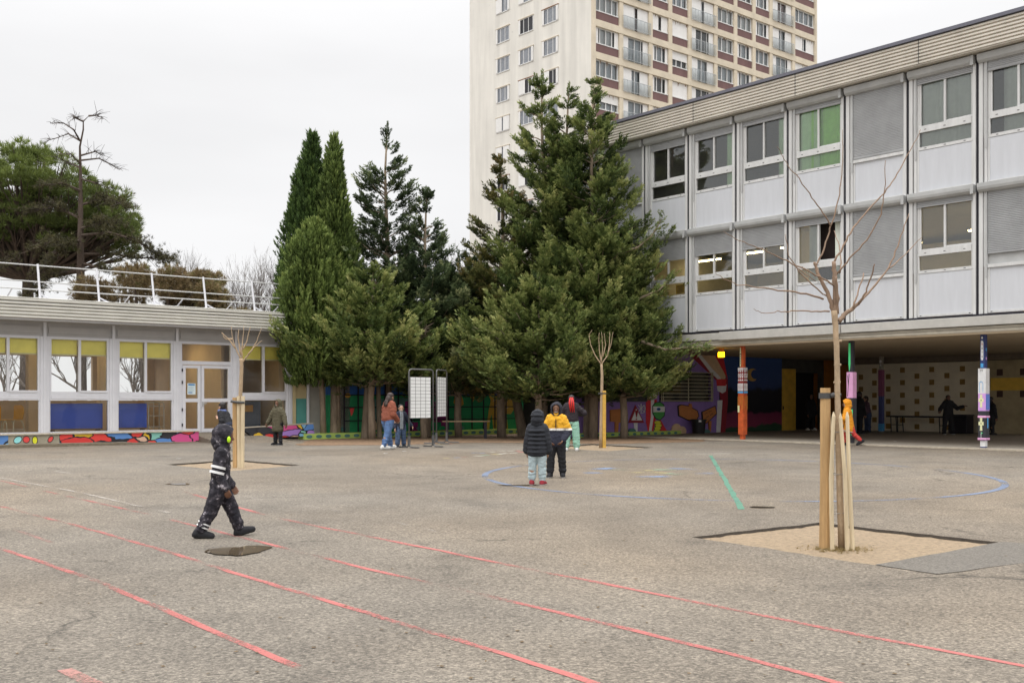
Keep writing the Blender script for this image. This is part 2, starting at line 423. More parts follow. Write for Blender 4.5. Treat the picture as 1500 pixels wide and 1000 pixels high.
circle(ci, .32, P_CHALK[4], .35, lambda a: .6+.2*math.sin(3*a), name='chalk_drawing')
random.seed(3)
for row, (xa, xb, ya, yb) in enumerate(((652, 760, 671, 662), (640, 740, 650, 645.5), (690, 800, 664, 657))):
    for k in range(9):
        t = k/8 + random.uniform(-.03, .03); x = xa+(xb-xa)*t; y = ya+(yb-ya)*t
        ribbon('chalk_mark', [(x, y+random.uniform(-.8,.8)), (x+random.uniform(5, 13), y+random.uniform(-1.2,.6))], .13, random.choice(P_CHALK), wear=[0,.1])
random.seed(7)

def puddle(c, rx, ry, ang, seed):
    rnd = random.Random(seed); mb = MB(); pts = []
    ph = [rnd.uniform(0, 6.28) for _ in range(4)]
    for k in range(72):
        a = 2*math.pi*k/72
        r = 1+.16*math.sin(2*a+ph[0])+.14*math.sin(3*a+ph[1])+.05*math.sin(7*a+ph[2])+.02*math.sin(13*a+ph[3])
        x, y = rx*r*math.cos(a), ry*r*math.sin(a)
        x, y = c.x+x*math.cos(ang)-y*math.sin(ang), c.y+x*math.sin(ang)+y*math.cos(ang)
        pts.append((x, y, gz(c.y)+.008))
    mb.poly(pts); return structure(mb.build('puddle_water', M_PUD))
M_PUD = mat('puddle_water', (.085, .064, .040), .04, .3, 7, 0, 1, spec=.35)
puddle(G(350, 806.5), .27, .36, .1, 1)
puddle(G(262, 709), .22, .14, .1, 5)
puddle(G(760, 711), .30, .09, 0, 8)
puddle(G(1115, 743), .16, .1, 0, 9)
# ------------------------------------------------------------------ right school building
M_WHITE = mat('white_aluminium', (.60, .60, .59), .45, .1, 3, stretch=(2, 2, .3))
M_PANEL = mat('white_panel', (.555, .567, .595), .5, .05, 2.2, stretch=(2.5, 2.5, .35))
M_BLACK = mat('black_joint', (.012, .011, .018), .6, .1)
M_SHUT = mat('grey_shutter', (.34, .345, .35), .5, .1, 2)
M_BOXM = mat('shutter_box', (.42, .425, .42), .5, .12, 2)
M_FASCIA = mat('ribbed_fascia', (.585, .545, .475), .6, .1, 1.5)
M_COPE = mat('roof_coping', (.13, .13, .16), .5, .1)
M_BEAM = mat('zinc_flashing', (.47, .455, .42), .55, .12, 2.2)
M_SOFF = mat('soffit', (.58, .475, .34), .8, .18, 1.2, .1, 20, stretch=(.2, 2.5, 1))
M_INT = mat('interior_wall', (.55, .50, .40), .8, .05)
M_INTF = mat('interior_floor', (.25, .2, .15), .6, .1)
M_GLASS = glass_mat('window_glass', (.90, .93, .93), 2.1, .03)
M_GCURT = mat('green_curtain', (.50, .93, .18), .8, .1, 3)
M_PCURT = mat('pale_green_curtain', (.70, .95, .58), .8, .1, 3)
M_WCURT = mat('grey_curtain', (.70, .74, .66), .8, .08, 3)
M_LAMP = emit_mat('lit_tube', (1, .80, .40), 22)
M_YLAMP = emit_mat('yellow_lamp', (1, .55, .006), 7)

P_R = Vector((12.99, 29.67, 0)); BAY = 2.09
ROT_R = math.atan2(-AD.y, -AD.x)
rb = thing('school_building', 'two storey school wing with white panels and grey roller shutters raised on painted pillars', 'building', P_R, ROT_R)
XL, XR = -8*BAY, 2*BAY+.2
# roof fascia
mb = MB()
prof = [(-.40, 11.0)]
zz = 11.0; n = 7; st = (11.70-11.0)/n
for k in range(n):
    z0 = 11.0+k*st
    prof += [(-.45, z0+.012), (-.45, z0+st*.62), (-.385, z0+st*.66), (-.385, z0+st*.97)]
mb.extrude_profile(prof, XL, XR)
mb.box(XL, XR, -.41, 0, 10.97, 11.0)
for k in range(-8, 8, 2):
    pass
mb.quad((XL, -.40, 11), (XL, 9, 11), (XL, 9, 11.7), (XL, -.40, 11.7))
mb.build('roof_fascia', M_FASCIA, rb)
mb = MB()
for k in range(-7, 2, 2): mb.box(k*BAY+.55, k*BAY+.565, -.456, -.44, 11.01, 11.70)
mb.build('fascia_joint', M_BLACK, rb)
mb = MB(); mb.box(XL-.04, XR, -.50, .3, 11.70, 11.80); mb.box(XL, XR, -.2, 14.5, 11.5, 11.69); mb.build('roof', M_COPE, rb)
# floors, soffit, inner walls
mb = MB(); mb.box(XL, XR, .25, 14.4, 3.40, 3.60); mb.box(XL, XR, .35, 14.4, 7.1, 7.3); mb.box(XL, XR, .35, 14.4, 10.62, 10.9)
mb.build('floor_slab', M_INT, rb)
mb = MB()
for s in range(2):
    z0 = 3.6+s*3.7
    mb.box(XL, XR, 6.6, 6.8, z0, z0+3.3)
    for k in (-8, -6, -3, 1, 2): mb.box(min(k*BAY, XR-.07)-.06, min(k*BAY, XR-.07)+.06, .4, 6.6, z0, z0+3.3)
mb.build('inner_wall', M_INT, rb)
mb = MB(); mb.box(XL, XL+.2, 0, 14.4, 3.7, 10.95); mb.box(XR-.02, XR+.15, .02, 14.4, 3.7, 10.95); mb.box(XL, XR, 14.2, 14.4, 3.4, 11); mb.build('end_wall', M_PANEL, rb)
mb = MB(); mb.box(XL, XR, -.1, 14.4, 3.20, 3.36, 0)
for k in range(36): mb.box(XL, XR, .35+k*.39, .37+k*.39, 3.188, 3.20, 1)
mb.build('soffit', [M_SOFF, mat('soffit_gap', (.2, .16, .11), .9)], rb)
mb = MB()
mb.box(XL, -8.9, -.22, 0.2, 3.42, 3.66); mb.box(-8.87, -4.22, -.31, 0.2, 3.40, 3.68); mb.box(-4.19, 1.5, -.25, 0.2, 3.42, 3.68); mb.box(1.53, XR, -.25, .2, 3.42, 3.68)
mb.build('flashing_beam', M_BEAM, rb, bevel=.012)
mb = MB(); mb.box(XL, XR, -.14, .0, 3.25, 3.335); mb.box(XL, XR, -.16, 0, 3.345, 3.40); mb.build('soffit_trim', mat('cream_trim', (.5, .46, .38), .6, .15, 3), rb)
mb = MB(); mb.box(XL, XR, -.10, .0, 3.335, 3.345); mb.box(XL, XR, -.1, .1, 3.69, 3.75); mb.box(XL, XR, .03, .25, 10.9, 11.0); mb.build('shadow_gap', M_BLACK, rb)

def add_window(x0, x1, zo, left_open=False, dark=False):
    # frame around an upper slider pair and a fixed lower light
    mb = MB(); y0, y1 = -.02, .06
    zt, zs1, zs0, zb = 10.55, 9.31, 9.12, 8.70
    zt, zs1, zs0, zb = [z+zo for z in (zt, zs1, zs0, zb)]
    w = .055
    mb.box(x0, x0+w, y0, y1, zb, zt+.15); mb.box(x1-w, x1, y0, y1, zb, zt+.15)
    mb.box(x0+w, x1-w, y0, y1, zt, zt+.15); mb.box(x0+w, x1-w, y0-.02, y1, zs0, zs1); mb.box(x0+w, x1-w, y0, y1, zb-.09, zb)
    mb.box(x0, x0+w, y0+.001, y1, zb-.09, zb); mb.box(x1-w, x1, y0+.001, y1, zb-.09, zb)
    xm = (x0+x1)/2
    mb.box(xm-.03, xm+.03, y0-.01, y1-.01, zs1, zt)
    mb.box(xm+.03, x1-w, y0+.012, y1-.02, zs1, zs1+.045); mb.box(x0+w, x0+w+.05, y0+.012, y1-.02, zs1, zt)
    fr = mb.build('window', M_WHITE, rb)
    mb = MB()
    if not left_open: mb.quad((xm+.03, .02, zs1+.045), (x1-w, .02, zs1+.045), (x1-w, .02, zt), (xm+.03, .02, zt))
    mb.quad((x0+w+.05, .045, zs1), (xm-.03, .045, zs1), (xm-.03, .045, zt), (x0+w+.05, .045, zt))
    mb.quad((x0+w, .03, zb), (x1-w, .03, zb), (x1-w, .03, zs0), (x0+w, .03, zs0))
    mb.build('pane', M_GLASS, fr)
    mb = MB()
    for xx in (x0+.25, xm, x1-.25):
        mb.box(xx-.03, xx+.03, y0-.026, y0-.02, zs0+.07, zs0+.085); mb.box(xx-.03, xx+.03, y0-.006, y0, zb-.05, zb-.035)
    mb.build('drain_cap', M_BLACK, fr)
    return fr
def curtain(fr, x0, x1, z0, z1, m, y=.22, seed=0):
    y -= .07
    rnd = random.Random(seed); mb = MB(); n = 40; prof = []
    ph = rnd.uniform(0, 6); k1 = rnd.uniform(9, 13)
    for k in range(n+1):
        x = x0+(x1-x0)*k/n; prof.append((x, y+.035*math.sin(k1*x+ph)+.015*math.sin(23*x)))
    for k in range(n):
        a, b = prof[k], prof[k+1]; mb.quad((a[0], a[1], z0), (b[0], b[1], z0), (b[0], b[1], z1), (a[0], a[1], z1))
    mb.build('curtain', m, fr, smooth=True)
def shutter(x0, x1, z0, z1, y=-.035):
    prof = []; z = z1
    while z > z0+.02:
        prof += [(y, z), (y-.014, z-.008), (y-.014, z-.036), (y, z-.044)]; z -= .048
    prof += [(y, z0+.04), (y-.02, z0+.035), (y-.02, z0), (y+.02, z0), (y+.02, z1)]
    mb = MB(); mb.extrude_profile(prof[::-1], x0, x1); mb.build('roller_shutter', M_SHUT, rb)

# bay -> (upper, lower): ('s', shutter bottom) or ('w', shutter bottom, curtain)
UP = {-1: ('w', 10.45, 'half'), 0: ('w', 10.52, 'grey'), 1: ('s', 8.72, 0), 2: ('w', 10.54, 'green'), 3: ('w', 10.54, 'pale'), 4: ('w', 10.45, 'pale2'), 5: ('w', 10.42, ''), 6: ('s', 8.72, 0), 7: ('s', 8.72, 0)}
LO = {-1: ('s', 8.98, 0), 0: ('w', 10.52, ''), 1: ('s', 8.72, 0), 2: ('w', 10.48, 'open'), 3: ('w', 9.98, ''), 4: ('w', 9.98, ''), 5: ('w', 9.95, 'poster'), 6: ('s', 9.2, 0), 7: ('s', 9.2, 0)}
for b in (-2,): UP[b] = ('w', 10.5, 'grey' if b % 2 else 'pale'); LO[b] = ('w', 10.5, '') if b % 2 else ('s', 8.72, 0)
M_GLINE = mat('panel_groove', (.2, .2, .2), .6)
for b in range(-2, 8):
    xr, xl = -b*BAY, -(b+1)*BAY
    for zo, S in ((0, UP), (-3.58, LO)):
        k, zs, extra = S[b]
        zlo = 7.33+zo; zhi = 10.93+zo
        mb = MB()                                     # white posts left and right of the bay
        mb.box(xl+.05, xl+.16, -.07, .08, zlo, zhi-.2); mb.box(xr-.12, xr-.04, -.07, .08, zlo, zhi-.2)
        mb.box(xl+.20, xl+.28, -.055, .08, zlo, zhi-.2)
        mb.build('mullion', M_WHITE, rb)
        mb = MB(); mb.box(xl+.165, xl+.195, -.03, .08, zlo+1.3, zhi-.2); mb.box(xl+.235, xl+.285, -.075, -.056, zlo+1.0, zhi-.2); mb.build('shutter_guide', M_BOXM, rb)
        mb = MB()                                     # rounded shutter box
        zb0 = 10.70+zo; zt0 = (10.93 if zo == 0 else 10.94)+zo
        pr = [(.05, zb0), (-.12, zb0), (-.19, zb0+.06), (-.21, zb0+.13), (-.21, zt0), (.05, zt0)]
        mb.extrude_profile(pr[::-1], xl+.06, xr-.05)
        for xx in (xl+.06, xr-.05): mb.poly([(xx, y, z) for y, z in pr])
        mb.box(xr-.13, xr-.04, -.225, -.211, zb0-.03, zt0+.005)
        mb.build('shutter_box', M_BOXM, rb)
        x0, x1 = xl+.29, xr-.13
        zpt = 8.60+zo
        mb = MB()
        mb.box(x0, x1, -.008, .08, zlo+.02, zpt, 0)
        mb.box(x0, x0+.045, -.03, 0, zlo+.02, zpt, 1); mb.box(x1-.045, x1, -.03, 0, zlo+.02, zpt, 1); mb.box(x0+.045, x1-.045, -.03, 0, zlo+.02, zlo+.09, 1)
        for xx in (x0+.1, x1-.1): mb.box(xx-.025, xx+.025, -.034, -.03, zlo+.045, zlo+.065, 2)
        mb.build('facade_panel', [M_PANEL, M_WHITE, M_BLACK], rb)
        if k == 'w':
            fr = add_window(x0, x1, zo, left_open=(extra == 'open'))
            zb, zt = 8.70+zo, 10.6+zo
            sd = b*7+int(zo)
            if extra == 'green':
                curtain(fr, x0+.06, x1-.02, zb, zt, M_GCURT, .2, sd); curtain(fr, x0+.02, x0+.8, zb, zt, M_PCURT, .16, sd+1)
            elif extra == 'pale': curtain(fr, x1-.36, x1, zb, zt, M_PCURT, .2, sd)
            elif extra == 'pale2': curtain(fr, x1-.34, x1, zb, zt, M_PCURT, .2, sd)
            elif extra == 'grey': curtain(fr, x0+.05, x1, zb, zt, M_WCURT, .2, sd)
            elif extra == 'half': curtain(fr, x0+.35, x1, zb, zt, M_WCURT, .2, sd)
            elif extra == 'open': mbd = MB(); mbd.quad(((x0+x1)/2-.22, .33, zb), (x1-.3, .33, zb), (x1-.3, .33, zt), ((x0+x1)/2-.22, .33, zt)); mbd.build('dark_room_sheet', mat('dark_room_sheet', (.02, .012, .01), .9), fr); curtain(fr, x1-.34, x1-.03, zb, zt, M_WCURT, .2, sd); curtain(fr, x0+.35, x0+.62, zb, zt, M_WCURT, .3, sd+2)  # black sheet added in the open sash: the room's shade put into its colour
            elif extra == 'poster':
                mb = MB(); mb.box(x1-.55, x1-.15, .07, .075, zb+.05, zb+.38); mb.build('poster', mat('yellow_poster', (.75, .5, .08), .7, .3, 9), fr)
            if zs < 10.6: shutter(x0, x1, zs+zo, 10.71+zo)
        else:
            mb = MB(); mb.box(x0, x1, .02, .06, zpt, 10.7+zo); mb.build('blanking_board', M_BOXM, rb)
            shutter(x0, x1, zs+zo, 10.71+zo)
            mb = MB(); mb.box(x0, x1, -.06, .02, zpt, zpt+.09); mb.build('sill', M_WHITE, rb)
mb = MB()
for b in range(-2, 9): mb.box(-b*BAY-.045, -b*BAY+.05, -.03, .3, 3.69, 10.98)
mb.build('facade_column', M_BLACK, rb)
# lit tubes inside (lower floor and one above)
for b, zo, xx, yy in ((0, -3.58, -1.2, 3.0), (2, -3.58, -5.2, 1.9), (3, -3.58, -7.2, 1.7), (4, -3.58, -9.2, 1.9), (5, -3.58, -11.5, 2.3), (2, -3.58, -4.6, 4.2), (0, -3.58, -.6, 5)):
    o = thing('ceiling_light', {0: 'lit yellow ceiling tube in the lower room with bare glass, right of the closed shutters', 2: 'lit ceiling tube behind the lower window with one dark open sash', 3: 'lit ceiling tube behind the half lowered shutter beside the open sash window',
              4: 'lit ceiling tube behind the half lowered shutter with dark panes', 5: 'lit ceiling tube in the room with the yellow poster'}[b], 'lamp', rb.matrix_world @ Vector((0, 0, 0)))
    o.location = P_R + Vector((xx*-AD.x + yy*BD.x, xx*-AD.y + yy*BD.y, 10.2+zo)); o.rotation_euler = (0, 0, ROT_R); o['group'] = 'ceiling tubes in the lower classrooms'
    if (xx, yy) == (-4.6, 4.2): o['label'] = 'second lit ceiling tube deeper in the room with the dark open sash'
    if (xx, yy) == (-.6, 5): o['label'] = 'second lit ceiling tube deeper in the lower room with bare glass'
    mb = MB(); mb.box(-.62, .62, -.07, .07, .0, .07); mb.build('lamp_housing', M_WHITE, o)
    mb = MB(); mb.box(-.58, .58, -.05, .05, -.04, -.002); mb.build('tube', M_LAMP, o)

# ------------------------------------------------------------------ covered yard under the building
def RW(x, y, z=0): return Vector((P_R.x - x*AD.x + y*BD.x, P_R.y - x*AD.y + y*BD.y, z))
XW = -13.95                                            # painted end wall runs away from us along BD
def pwall(px, py):                                     # pixel -> (local y, z) on the end wall
    P = RW(XW, 0); return HIT(px, py, P, BD)
def pback(px, py, y=13.5):
    P = RW(0, y); t, z = HIT(px, py, P, -AD); return t, z
mb = MB(); mb.poly([RW(XW-2.6, -.1, .03), RW(XR, -.1, .03), RW(XR, 14.5, .03), RW(XW-2.6, 14.5, .03)]); structure(mb.build('pavement', M_FLOOR))
mb = MB(); mb.prism([RW(XW-.3, -.38, -.1), RW(XR, -.38, -.1), RW(XR, -.1, -.1), RW(XW-.3, -.1, -.1)], (0, 0, .137)); structure(mb.build('kerb', M_KERB))
# purple / night-blue end wall
M_PURP = mat('purple_paint', (.27, .17, .46), .7, .14, 2, .1, 30)
M_NIGHT = bpy.data.materials.new('night_sky_paint'); M_NIGHT.use_nodes = True
n_, l_, b_ = nodes_of(M_NIGHT)
tc = n_.new('ShaderNodeTexCoord'); sp = n_.new('ShaderNodeSeparateXYZ'); l_.new(tc.outputs['Object'], sp.inputs[0])
no = n_.new('ShaderNodeTexNoise'); no.inputs['Scale'].default_value = 1.5; l_.new(tc.outputs['Object'], no.inputs['Vector'])
ad = n_.new('ShaderNodeMath'); ad.operation = 'MULTIPLY_ADD'; l_.new(no.outputs['Fac'], ad.inputs[0]); ad.inputs[1].default_value = .6; l_.new(sp.outputs['Z'], ad.inputs[2])
rp = n_.new('ShaderNodeValToRGB'); mr = n_.new('ShaderNodeMapRange'); mr.inputs[1].default_value = .3; mr.inputs[2].default_value = 3.5; l_.new(ad.outputs[0], mr.inputs[0]); l_.new(mr.outputs[0], rp.inputs[0])
e = rp.color_ramp.elements; e[0].position = .0; e[0].color = (.015, .06, .03, 1); e[1].position = 1; e[1].color = (.035, .085, .27, 1)
for p, c in ((.08, (.02, .06, .03)), (.1, (.24, .028, .08)), (.24, (.19, .02, .07)), (.27, (.006, .006, .012)), (.55, (.008, .008, .016)), (.6, (.028, .055, .17))):
    q = e.new(p); q.color = (*c, 1)
vo = n_.new('ShaderNodeTexVoronoi'); vo.inputs['Scale'].default_value = 7; l_.new(tc.outputs['Object'], vo.inputs['Vector'])
ms = n_.new('ShaderNodeMapRange'); ms.inputs[1].default_value = .1; ms.inputs[2].default_value = .06; l_.new(vo.outputs['Distance'], ms.inputs[0])
mz = n_.new('ShaderNodeMath'); mz.operation = 'GREATER_THAN'; l_.new(sp.outputs['Z'], mz.inputs[0]); mz.inputs[1].default_value = 1.5
mu = n_.new('ShaderNodeMath'); mu.operation = 'MULTIPLY'; l_.new(ms.outputs[0], mu.inputs[0]); l_.new(mz.outputs[0], mu.inputs[1])
mu2 = n_.new('ShaderNodeMath'); mu2.operation = 'MULTIPLY'; l_.new(mu.outputs[0], mu2.inputs[0]); mu2.inputs[1].default_value = .5
mx = n_.new('ShaderNodeMix'); mx.data_type = 'RGBA'; l_.new(mu2.outputs[0], mx.inputs[0]); l_.new(rp.outputs[0], mx.inputs[6]); mx.inputs[7].default_value = (.4, .42, .5, 1)
l_.new(mx.outputs[2], b_.inputs['Base Color']); b_.inputs['Roughness'].default_value = .7
M_DARKW = mat('dark_concrete', (.06, .06, .055), .9, .25, 3)
pw = thing('painted_wall', 'long purple and night blue mural wall running under the raised building', 'wall', RW(XW, 0), ROT_R)
mb = MB(); mb.box(-.2, 0, -2.5, 2.3, 0, 3.19); mb.box(-.2, 0, 5.55, 5.98, 0, 3.19); mb.box(-.2, 0, 2.3, 5.55, 0, 1.30); mb.box(-.2, 0, 2.3, 5.55, 2.50, 3.19)
mb.build('purple_wall', M_PURP, pw)
mb = MB(); mb.box(-.2, -.004, 5.98, 10.3, 0, 3.19); mb.build('night_wall', M_NIGHT, pw)
mb = MB(); mb.box(-2.6, -.2, -2.5, -2.3, 0, 3.1); mb.box(-2.6, -2.4, -2.3, 14, 0, 3.1); mb.box(-2.4, -.2, -2.3, -.2, 2.9, 3.05); mb.build('side_wall', M_DARKW, pw)
mb = MB(); mb.box(-.15, .02, 10.3, 11.3, 0, 2.75); mb.build('door', mat('yellow_door', (.62, .38, .05), .6, .2, 3, .1, 20), pw)
mb = MB(); mb.box(.02, .06, 10.32, 10.36, .95, 1.1); mb.build('handle', M_BLACK, pw.children[-1])
mb = MB(); mb.box(-.2, 0, 10.3, 11.3, 2.75, 3.19); mb.box(-.2, 0, 11.3, 13.3, 2.6, 3.19); mb.box(-.2, 0, 13.3, 13.5, 0, 3.19); mb.build('lintel', M_DARKW, pw)
mb = MB(); mb.box(-.6, -.55, 11.0, 15.0, 0, 3.1); mb.box(-.55, -.2, 11.2, 11.29, 0, 2.7); mb.build('dark_opening', mat('unlit_passage', (.012, .011, .013), .9), pw)
# barred window
mb = MB(); mb.quad((-.12, 2.3, 1.3), (-.12, 5.55, 1.3), (-.12, 5.55, 2.5), (-.12, 2.3, 2.5)); wi = mb.build('window', M_GLASS, pw)
mb = MB(); mb.box(-1.2, -1.15, 2.3, 5.55, 1.2, 2.6); mb.build('room_back', M_DARKW, wi)
M_BARS = mat('cream_bars', (.50, .46, .33), .5, .15, 6)
mb = MB()
for k in range(9): z = 1.33+k*.142; mb.box(.03, .055, 2.35, 5.5, z, z+.03)
for y in (2.35, 2.45, 3.95, 5.38, 5.47): mb.box(.055, .08, y, y+.035, 1.3, 2.50)
mb.build('window_bars', M_BARS, wi)
mb = MB(); mb.quad((-.1, -2, 1.3), (-.1, 1.4, 1.3), (-.1, 1.4, 2.4), (-.1, -2, 2.4)); 
# second, darker window with grey bars under the trees
mb = MB(); mb.box(.004, .03, -1.9, 1.55, 1.3, 2.45, 0)
for k in range(5): mb.box(.03, .05, -1.9, 1.55, 1.3+k*.28, 1.33+k*.28, 1)
for y in (-1.9, -.2, 1.52): mb.box(.05, .07, y, y+.03, 1.3, 2.45, 1)
mb.build('shuttered_window', [mat('dark_shutter', (.03, .03, .03), .5), mat('grey_bars', (.1, .1, .1), .5)], pw)

# paintings on the walls: flat shapes a few millimetres proud
class Mural:
    def __init__(s, plane, to3d, nrm): s.pl = plane; s.to = to3d; s.n = nrm; s.mb = MB(); s.mats = []; s.lay = 0
    def add(s, px, m, th=.004):
        if m not in s.mats: s.mats.append(m)
        s.lay += 1; d = .004+.0009*s.lay
        pts = [Vector(s.to(*s.pl(*p))) for p in px]
        s.mb.prism(pts, Vector(s.n)*d, s.mats.index(m))
    def line(s, px, w, m):                            # stroke of pixel width w
        for a, b in zip(px[:-1], px[1:]):
            d = Vector((b[0]-a[0], b[1]-a[1])); q = Vector((-d.y, d.x)).normalized()*w/2
            s.add([(a[0]+q.x, a[1]+q.y), (b[0]+q.x, b[1]+q.y), (b[0]-q.x, b[1]-q.y), (a[0]-q.x, a[1]-q.y)], m)
    def ell(s, cx, cy, rx, ry, m, n=16, a0=0, a1=2*math.pi):
        s.add([(cx+rx*math.cos(a0+(a1-a0)*k/n), cy+ry*math.sin(a0+(a1-a0)*k/n)) for k in range(n+(0 if a1-a0 > 6.2 else 1))], m)
    def done(s, name, parent): return s.mb.build(name, s.mats, parent)
pm = lambda nme, c: mat(nme, tuple(min(.72, x*1.7) for x in c), .7, .12, 4)
C_RED = pm('red_mural', (.36, .02, .025)); C_DRED = pm('dark_red_mural', (.16, .012, .02)); C_WH = pm('white_mural', (.55, .52, .47)); C_BR = pm('brown_mural', (.30, .115, .035)); C_BL = pm('black_mural', (.012, .012, .015))
C_GR = pm('green_mural', (.045, .20, .05)); C_YE = pm('yellow_mural', (.62, .42, .03)); C_LG = pm('lime_mural', (.25, .34, .08)); C_DG = pm('teal_mural', (.05, .12, .11)); C_BLUE = pm('blue_mural', (.02, .07, .25)); C_BE = pm('beige_mural', (.38, .27, .17))
C_OC = pm('ochre_mural', (.32, .19, .03)); C_FG = pm('field_green_mural', (.012, .15, .06)); C_SKY = pm('sky_blue_mural', (.02, .075, .24)); C_PUR = pm('plum_mural', (.15, .012, .09)); C_MOON = pm('moon_mural', (.33, .2, .06)); C_ORM = pm('rust_mural', (.4, .08, .02))
mu = Mural(pwall, lambda t, z: (0, t, z), (1, 0, 0))
# red and white curtain
mu.add([(1008,518),(1024,515),(1066,556),(1066,590),(1062,636),(1050,636),(1056,590),(1052,560),(1040,548)], C_DRED)
mu.add([(1021,515),(1036,515),(1052,538),(1063,552),(1061,557),(1040,545)], C_BE); mu.add([(1019,517),(1024,516),(1043,540),(1052,549),(1058,557),(1052,556),(1040,545)], C_WH)
mu.add([(1036,515),(1046,515),(1063,551),(1057,548)], C_BE); mu.add([(1044,515),(1058,516),(1066,556)], C_RED)
mu.add([(1050,564),(1064,563),(1063,573),(1058,576),(1051,572)], C_WH); mu.add([(1051,586),(1058,586),(1055,634),(1049,634)], C_WH); mu.add([(1049,555),(1064,555),(1063,565),(1050,565)], C_RED)
# striped post and red sail
mu.add([(948,558),(955,556),(955,586),(948,586)], C_BE)
mu.add([(953,562),(964,559),(964,574),(953,576)], C_RED); mu.add([(953,576),(963,573),(962,583),(953,585)], C_WH); mu.add([(953,556),(963,553),(964,559),(953,562)], C_WH)
mu.add([(946,586),(953,585),(955,632),(949,632),(946,618)], C_RED); mu.add([(953,585),(958,585),(958,610),(954,632),(950,632),(953,610)], C_WH); mu.add([(958,585),(962,585),(961,610),(956,632),(954,632),(957,610)], C_RED)
mu.add([(966,612),(973,625),(980,636),(964,636)], C_RED)
# green worm
for k in range(5): mu.ell(964-1.2*abs(k-1), 619+k*4.2, 5.4, 3.2, C_BL, 12); mu.ell(964-1.2*abs(k-1), 618.6+k*4.2, 4.7, 2.6, C_YE, 12)
mu.add([(955,594),(959,589),(966,588),(972,592),(974,600),(973,609),(966,616),(959,613),(955,605)], C_BL)
mu.add([(956,594.5),(960,590),(966,589),(971,593),(973,600),(972,608),(966,614.5),(960,612),(956,605)], C_GR)
mu.add([(956,595),(973,595),(973,603),(956,603.5)], C_WH); mu.ell(964, 599, 3, 2.3, C_SKY, 10); mu.ell(964.3, 599.2, 1.3, 1.2, C_BL, 8)
# warning triangle
mu.add([(920,619),(930,593),(943,619)], C_DRED); mu.add([(924,615.5),(931,598),(940,615.5)], C_WH); mu.add([(929,601),(934,601),(932,611),(931,611)], C_DRED); mu.ell(931.3, 613.5, 1.1, 1.1, C_DRED, 8)
mu.add([(928,619),(933,619),(933,634),(929,634)], C_WH)
for a in range(8): mu.line([(938.5, 598), (938.5+6*math.cos(a*.785), 598+7*math.sin(a*.785))], .5, C_WH)
mu.line([(943,593),(944.5,598),(943,604),(938,605)], .5, C_WH)
# wooden signs
mu.add([(992,594),(997,592),(1008,594),(1021,601),(1023,609),(1019,616),(1008,616),(993,609)], C_BL); mu.add([(993,595),(997,593),(1008,595),(1020,602),(1022,609),(1018,615),(1008,615),(994,608)], C_BR)
mu.add([(1009,591),(1012,591),(1013,597),(1008,596)], C_BR)
mu.add([(1027,603),(1047,594),(1049,606),(1034,620),(1028,620)], C_BL); mu.add([(1028,603.5),(1046,595),(1048,605),(1034,619),(1029,619)], C_BR)
for q in ([(1031,606),(1035,604)], [(1037,603),(1041,601)], [(1032,612),(1037,609)], [(1039,608),(1043,605)]): mu.line(q, .6, C_BL)
mu.add([(1037,617),(1041,616),(1040,632),(1038,632)], C_BR); mu.add([(893,600),(911,598),(910,619),(893,617)], C_BR); mu.add([(900,618),(905,618),(904,634),(900,634)], C_BR)
for k, (x, y, rx, ry) in enumerate(((990,629,7,9),(998,631,6,7),(1032,632,7,4),(925,631,5,4))): mu.ell(x, y, rx, ry, C_BE if k < 2 else C_DG, 12)
# moon
mu.add([(1101+8*math.cos(R(a)), 549+9.5*math.sin(R(a))) for a in range(60, 300, 24)] + [(1104.5+6*math.cos(R(a)), 548+7*math.sin(R(a))) for a in range(290, 60, -24)], C_MOON)
mu.done('mural', pw)
# green curb along the foot of the mural wall
mb = MB(); mb.box(0.02, .35, -2.4, 3.2, 0, .16, 0)
for k in range(14):
    y = -2.2+k*.39; mb.prism([(.36, y+.1*math.cos(a*.63), .08+.05*math.sin(a*.63)) for a in range(10)], (-.008, 0, 0), 1)
mb.build('painted_curb', [C_LG, C_DG], pw)

# back wall with painted squares
bw = thing('back_wall', 'cream back wall with rows of ochre squares in the covered yard', 'wall', RW(0, 13.5), ROT_R)
M_CREAM = mat('cream_wall', (.78, .70, .54), .8, .12, 1.5, .1, 20)
M_SQ = mat('ochre_square', (.30, .18, .05), .8, .25, 6)
mb = MB(); mb.box(-12.55, -2.6, 0, .2, 0, 3.19); mb.build('wall', M_CREAM, bw)
mb = MB(); mb.box(-14.6, -12.55, .0, .2, 0, 3.19); mb.build('door', mat('orange_door', (.38, .14, .02), .6, .2, 3), bw)
mb = MB()
for c in range(8):
    for r in range(5):
        x = -12.15+c*.67; z = .12+r*.54+(.27 if c % 2 else 0)
        if x < -6.6: mb.box(x, x+.22, -.006, .01, z, z+.22)
mb.build('painted_squares', M_SQ, bw)
mb = MB(); mb.box(-6.25, -2.6, -.35, -.001, 0, 3.19, 0); mb.box(-6.0, -2.6, -.356, -.34, 1.75, 2.25, 1)
for c in range(4):
    for r in range(2): x = -5.75+c*.92; mb.box(x, x+.24, -.362, -.34, 1.48+r*.86, 1.74+r*.86, 2)
mb.build('side_panel', [mat('ochre_wall', (.40, .33, .2), .8, .2, 2), pm('yellow_band', (.42, .27, .04)), pm('dark_square', (.04, .02, .015))], bw)
mb = MB(); mb.box(-12.5, -2.6, -1.2, 0, 2.95, 3.18); mb.build('ceiling_beam', mat('dark_beam', (.16, .13, .1), .8, .2), bw)

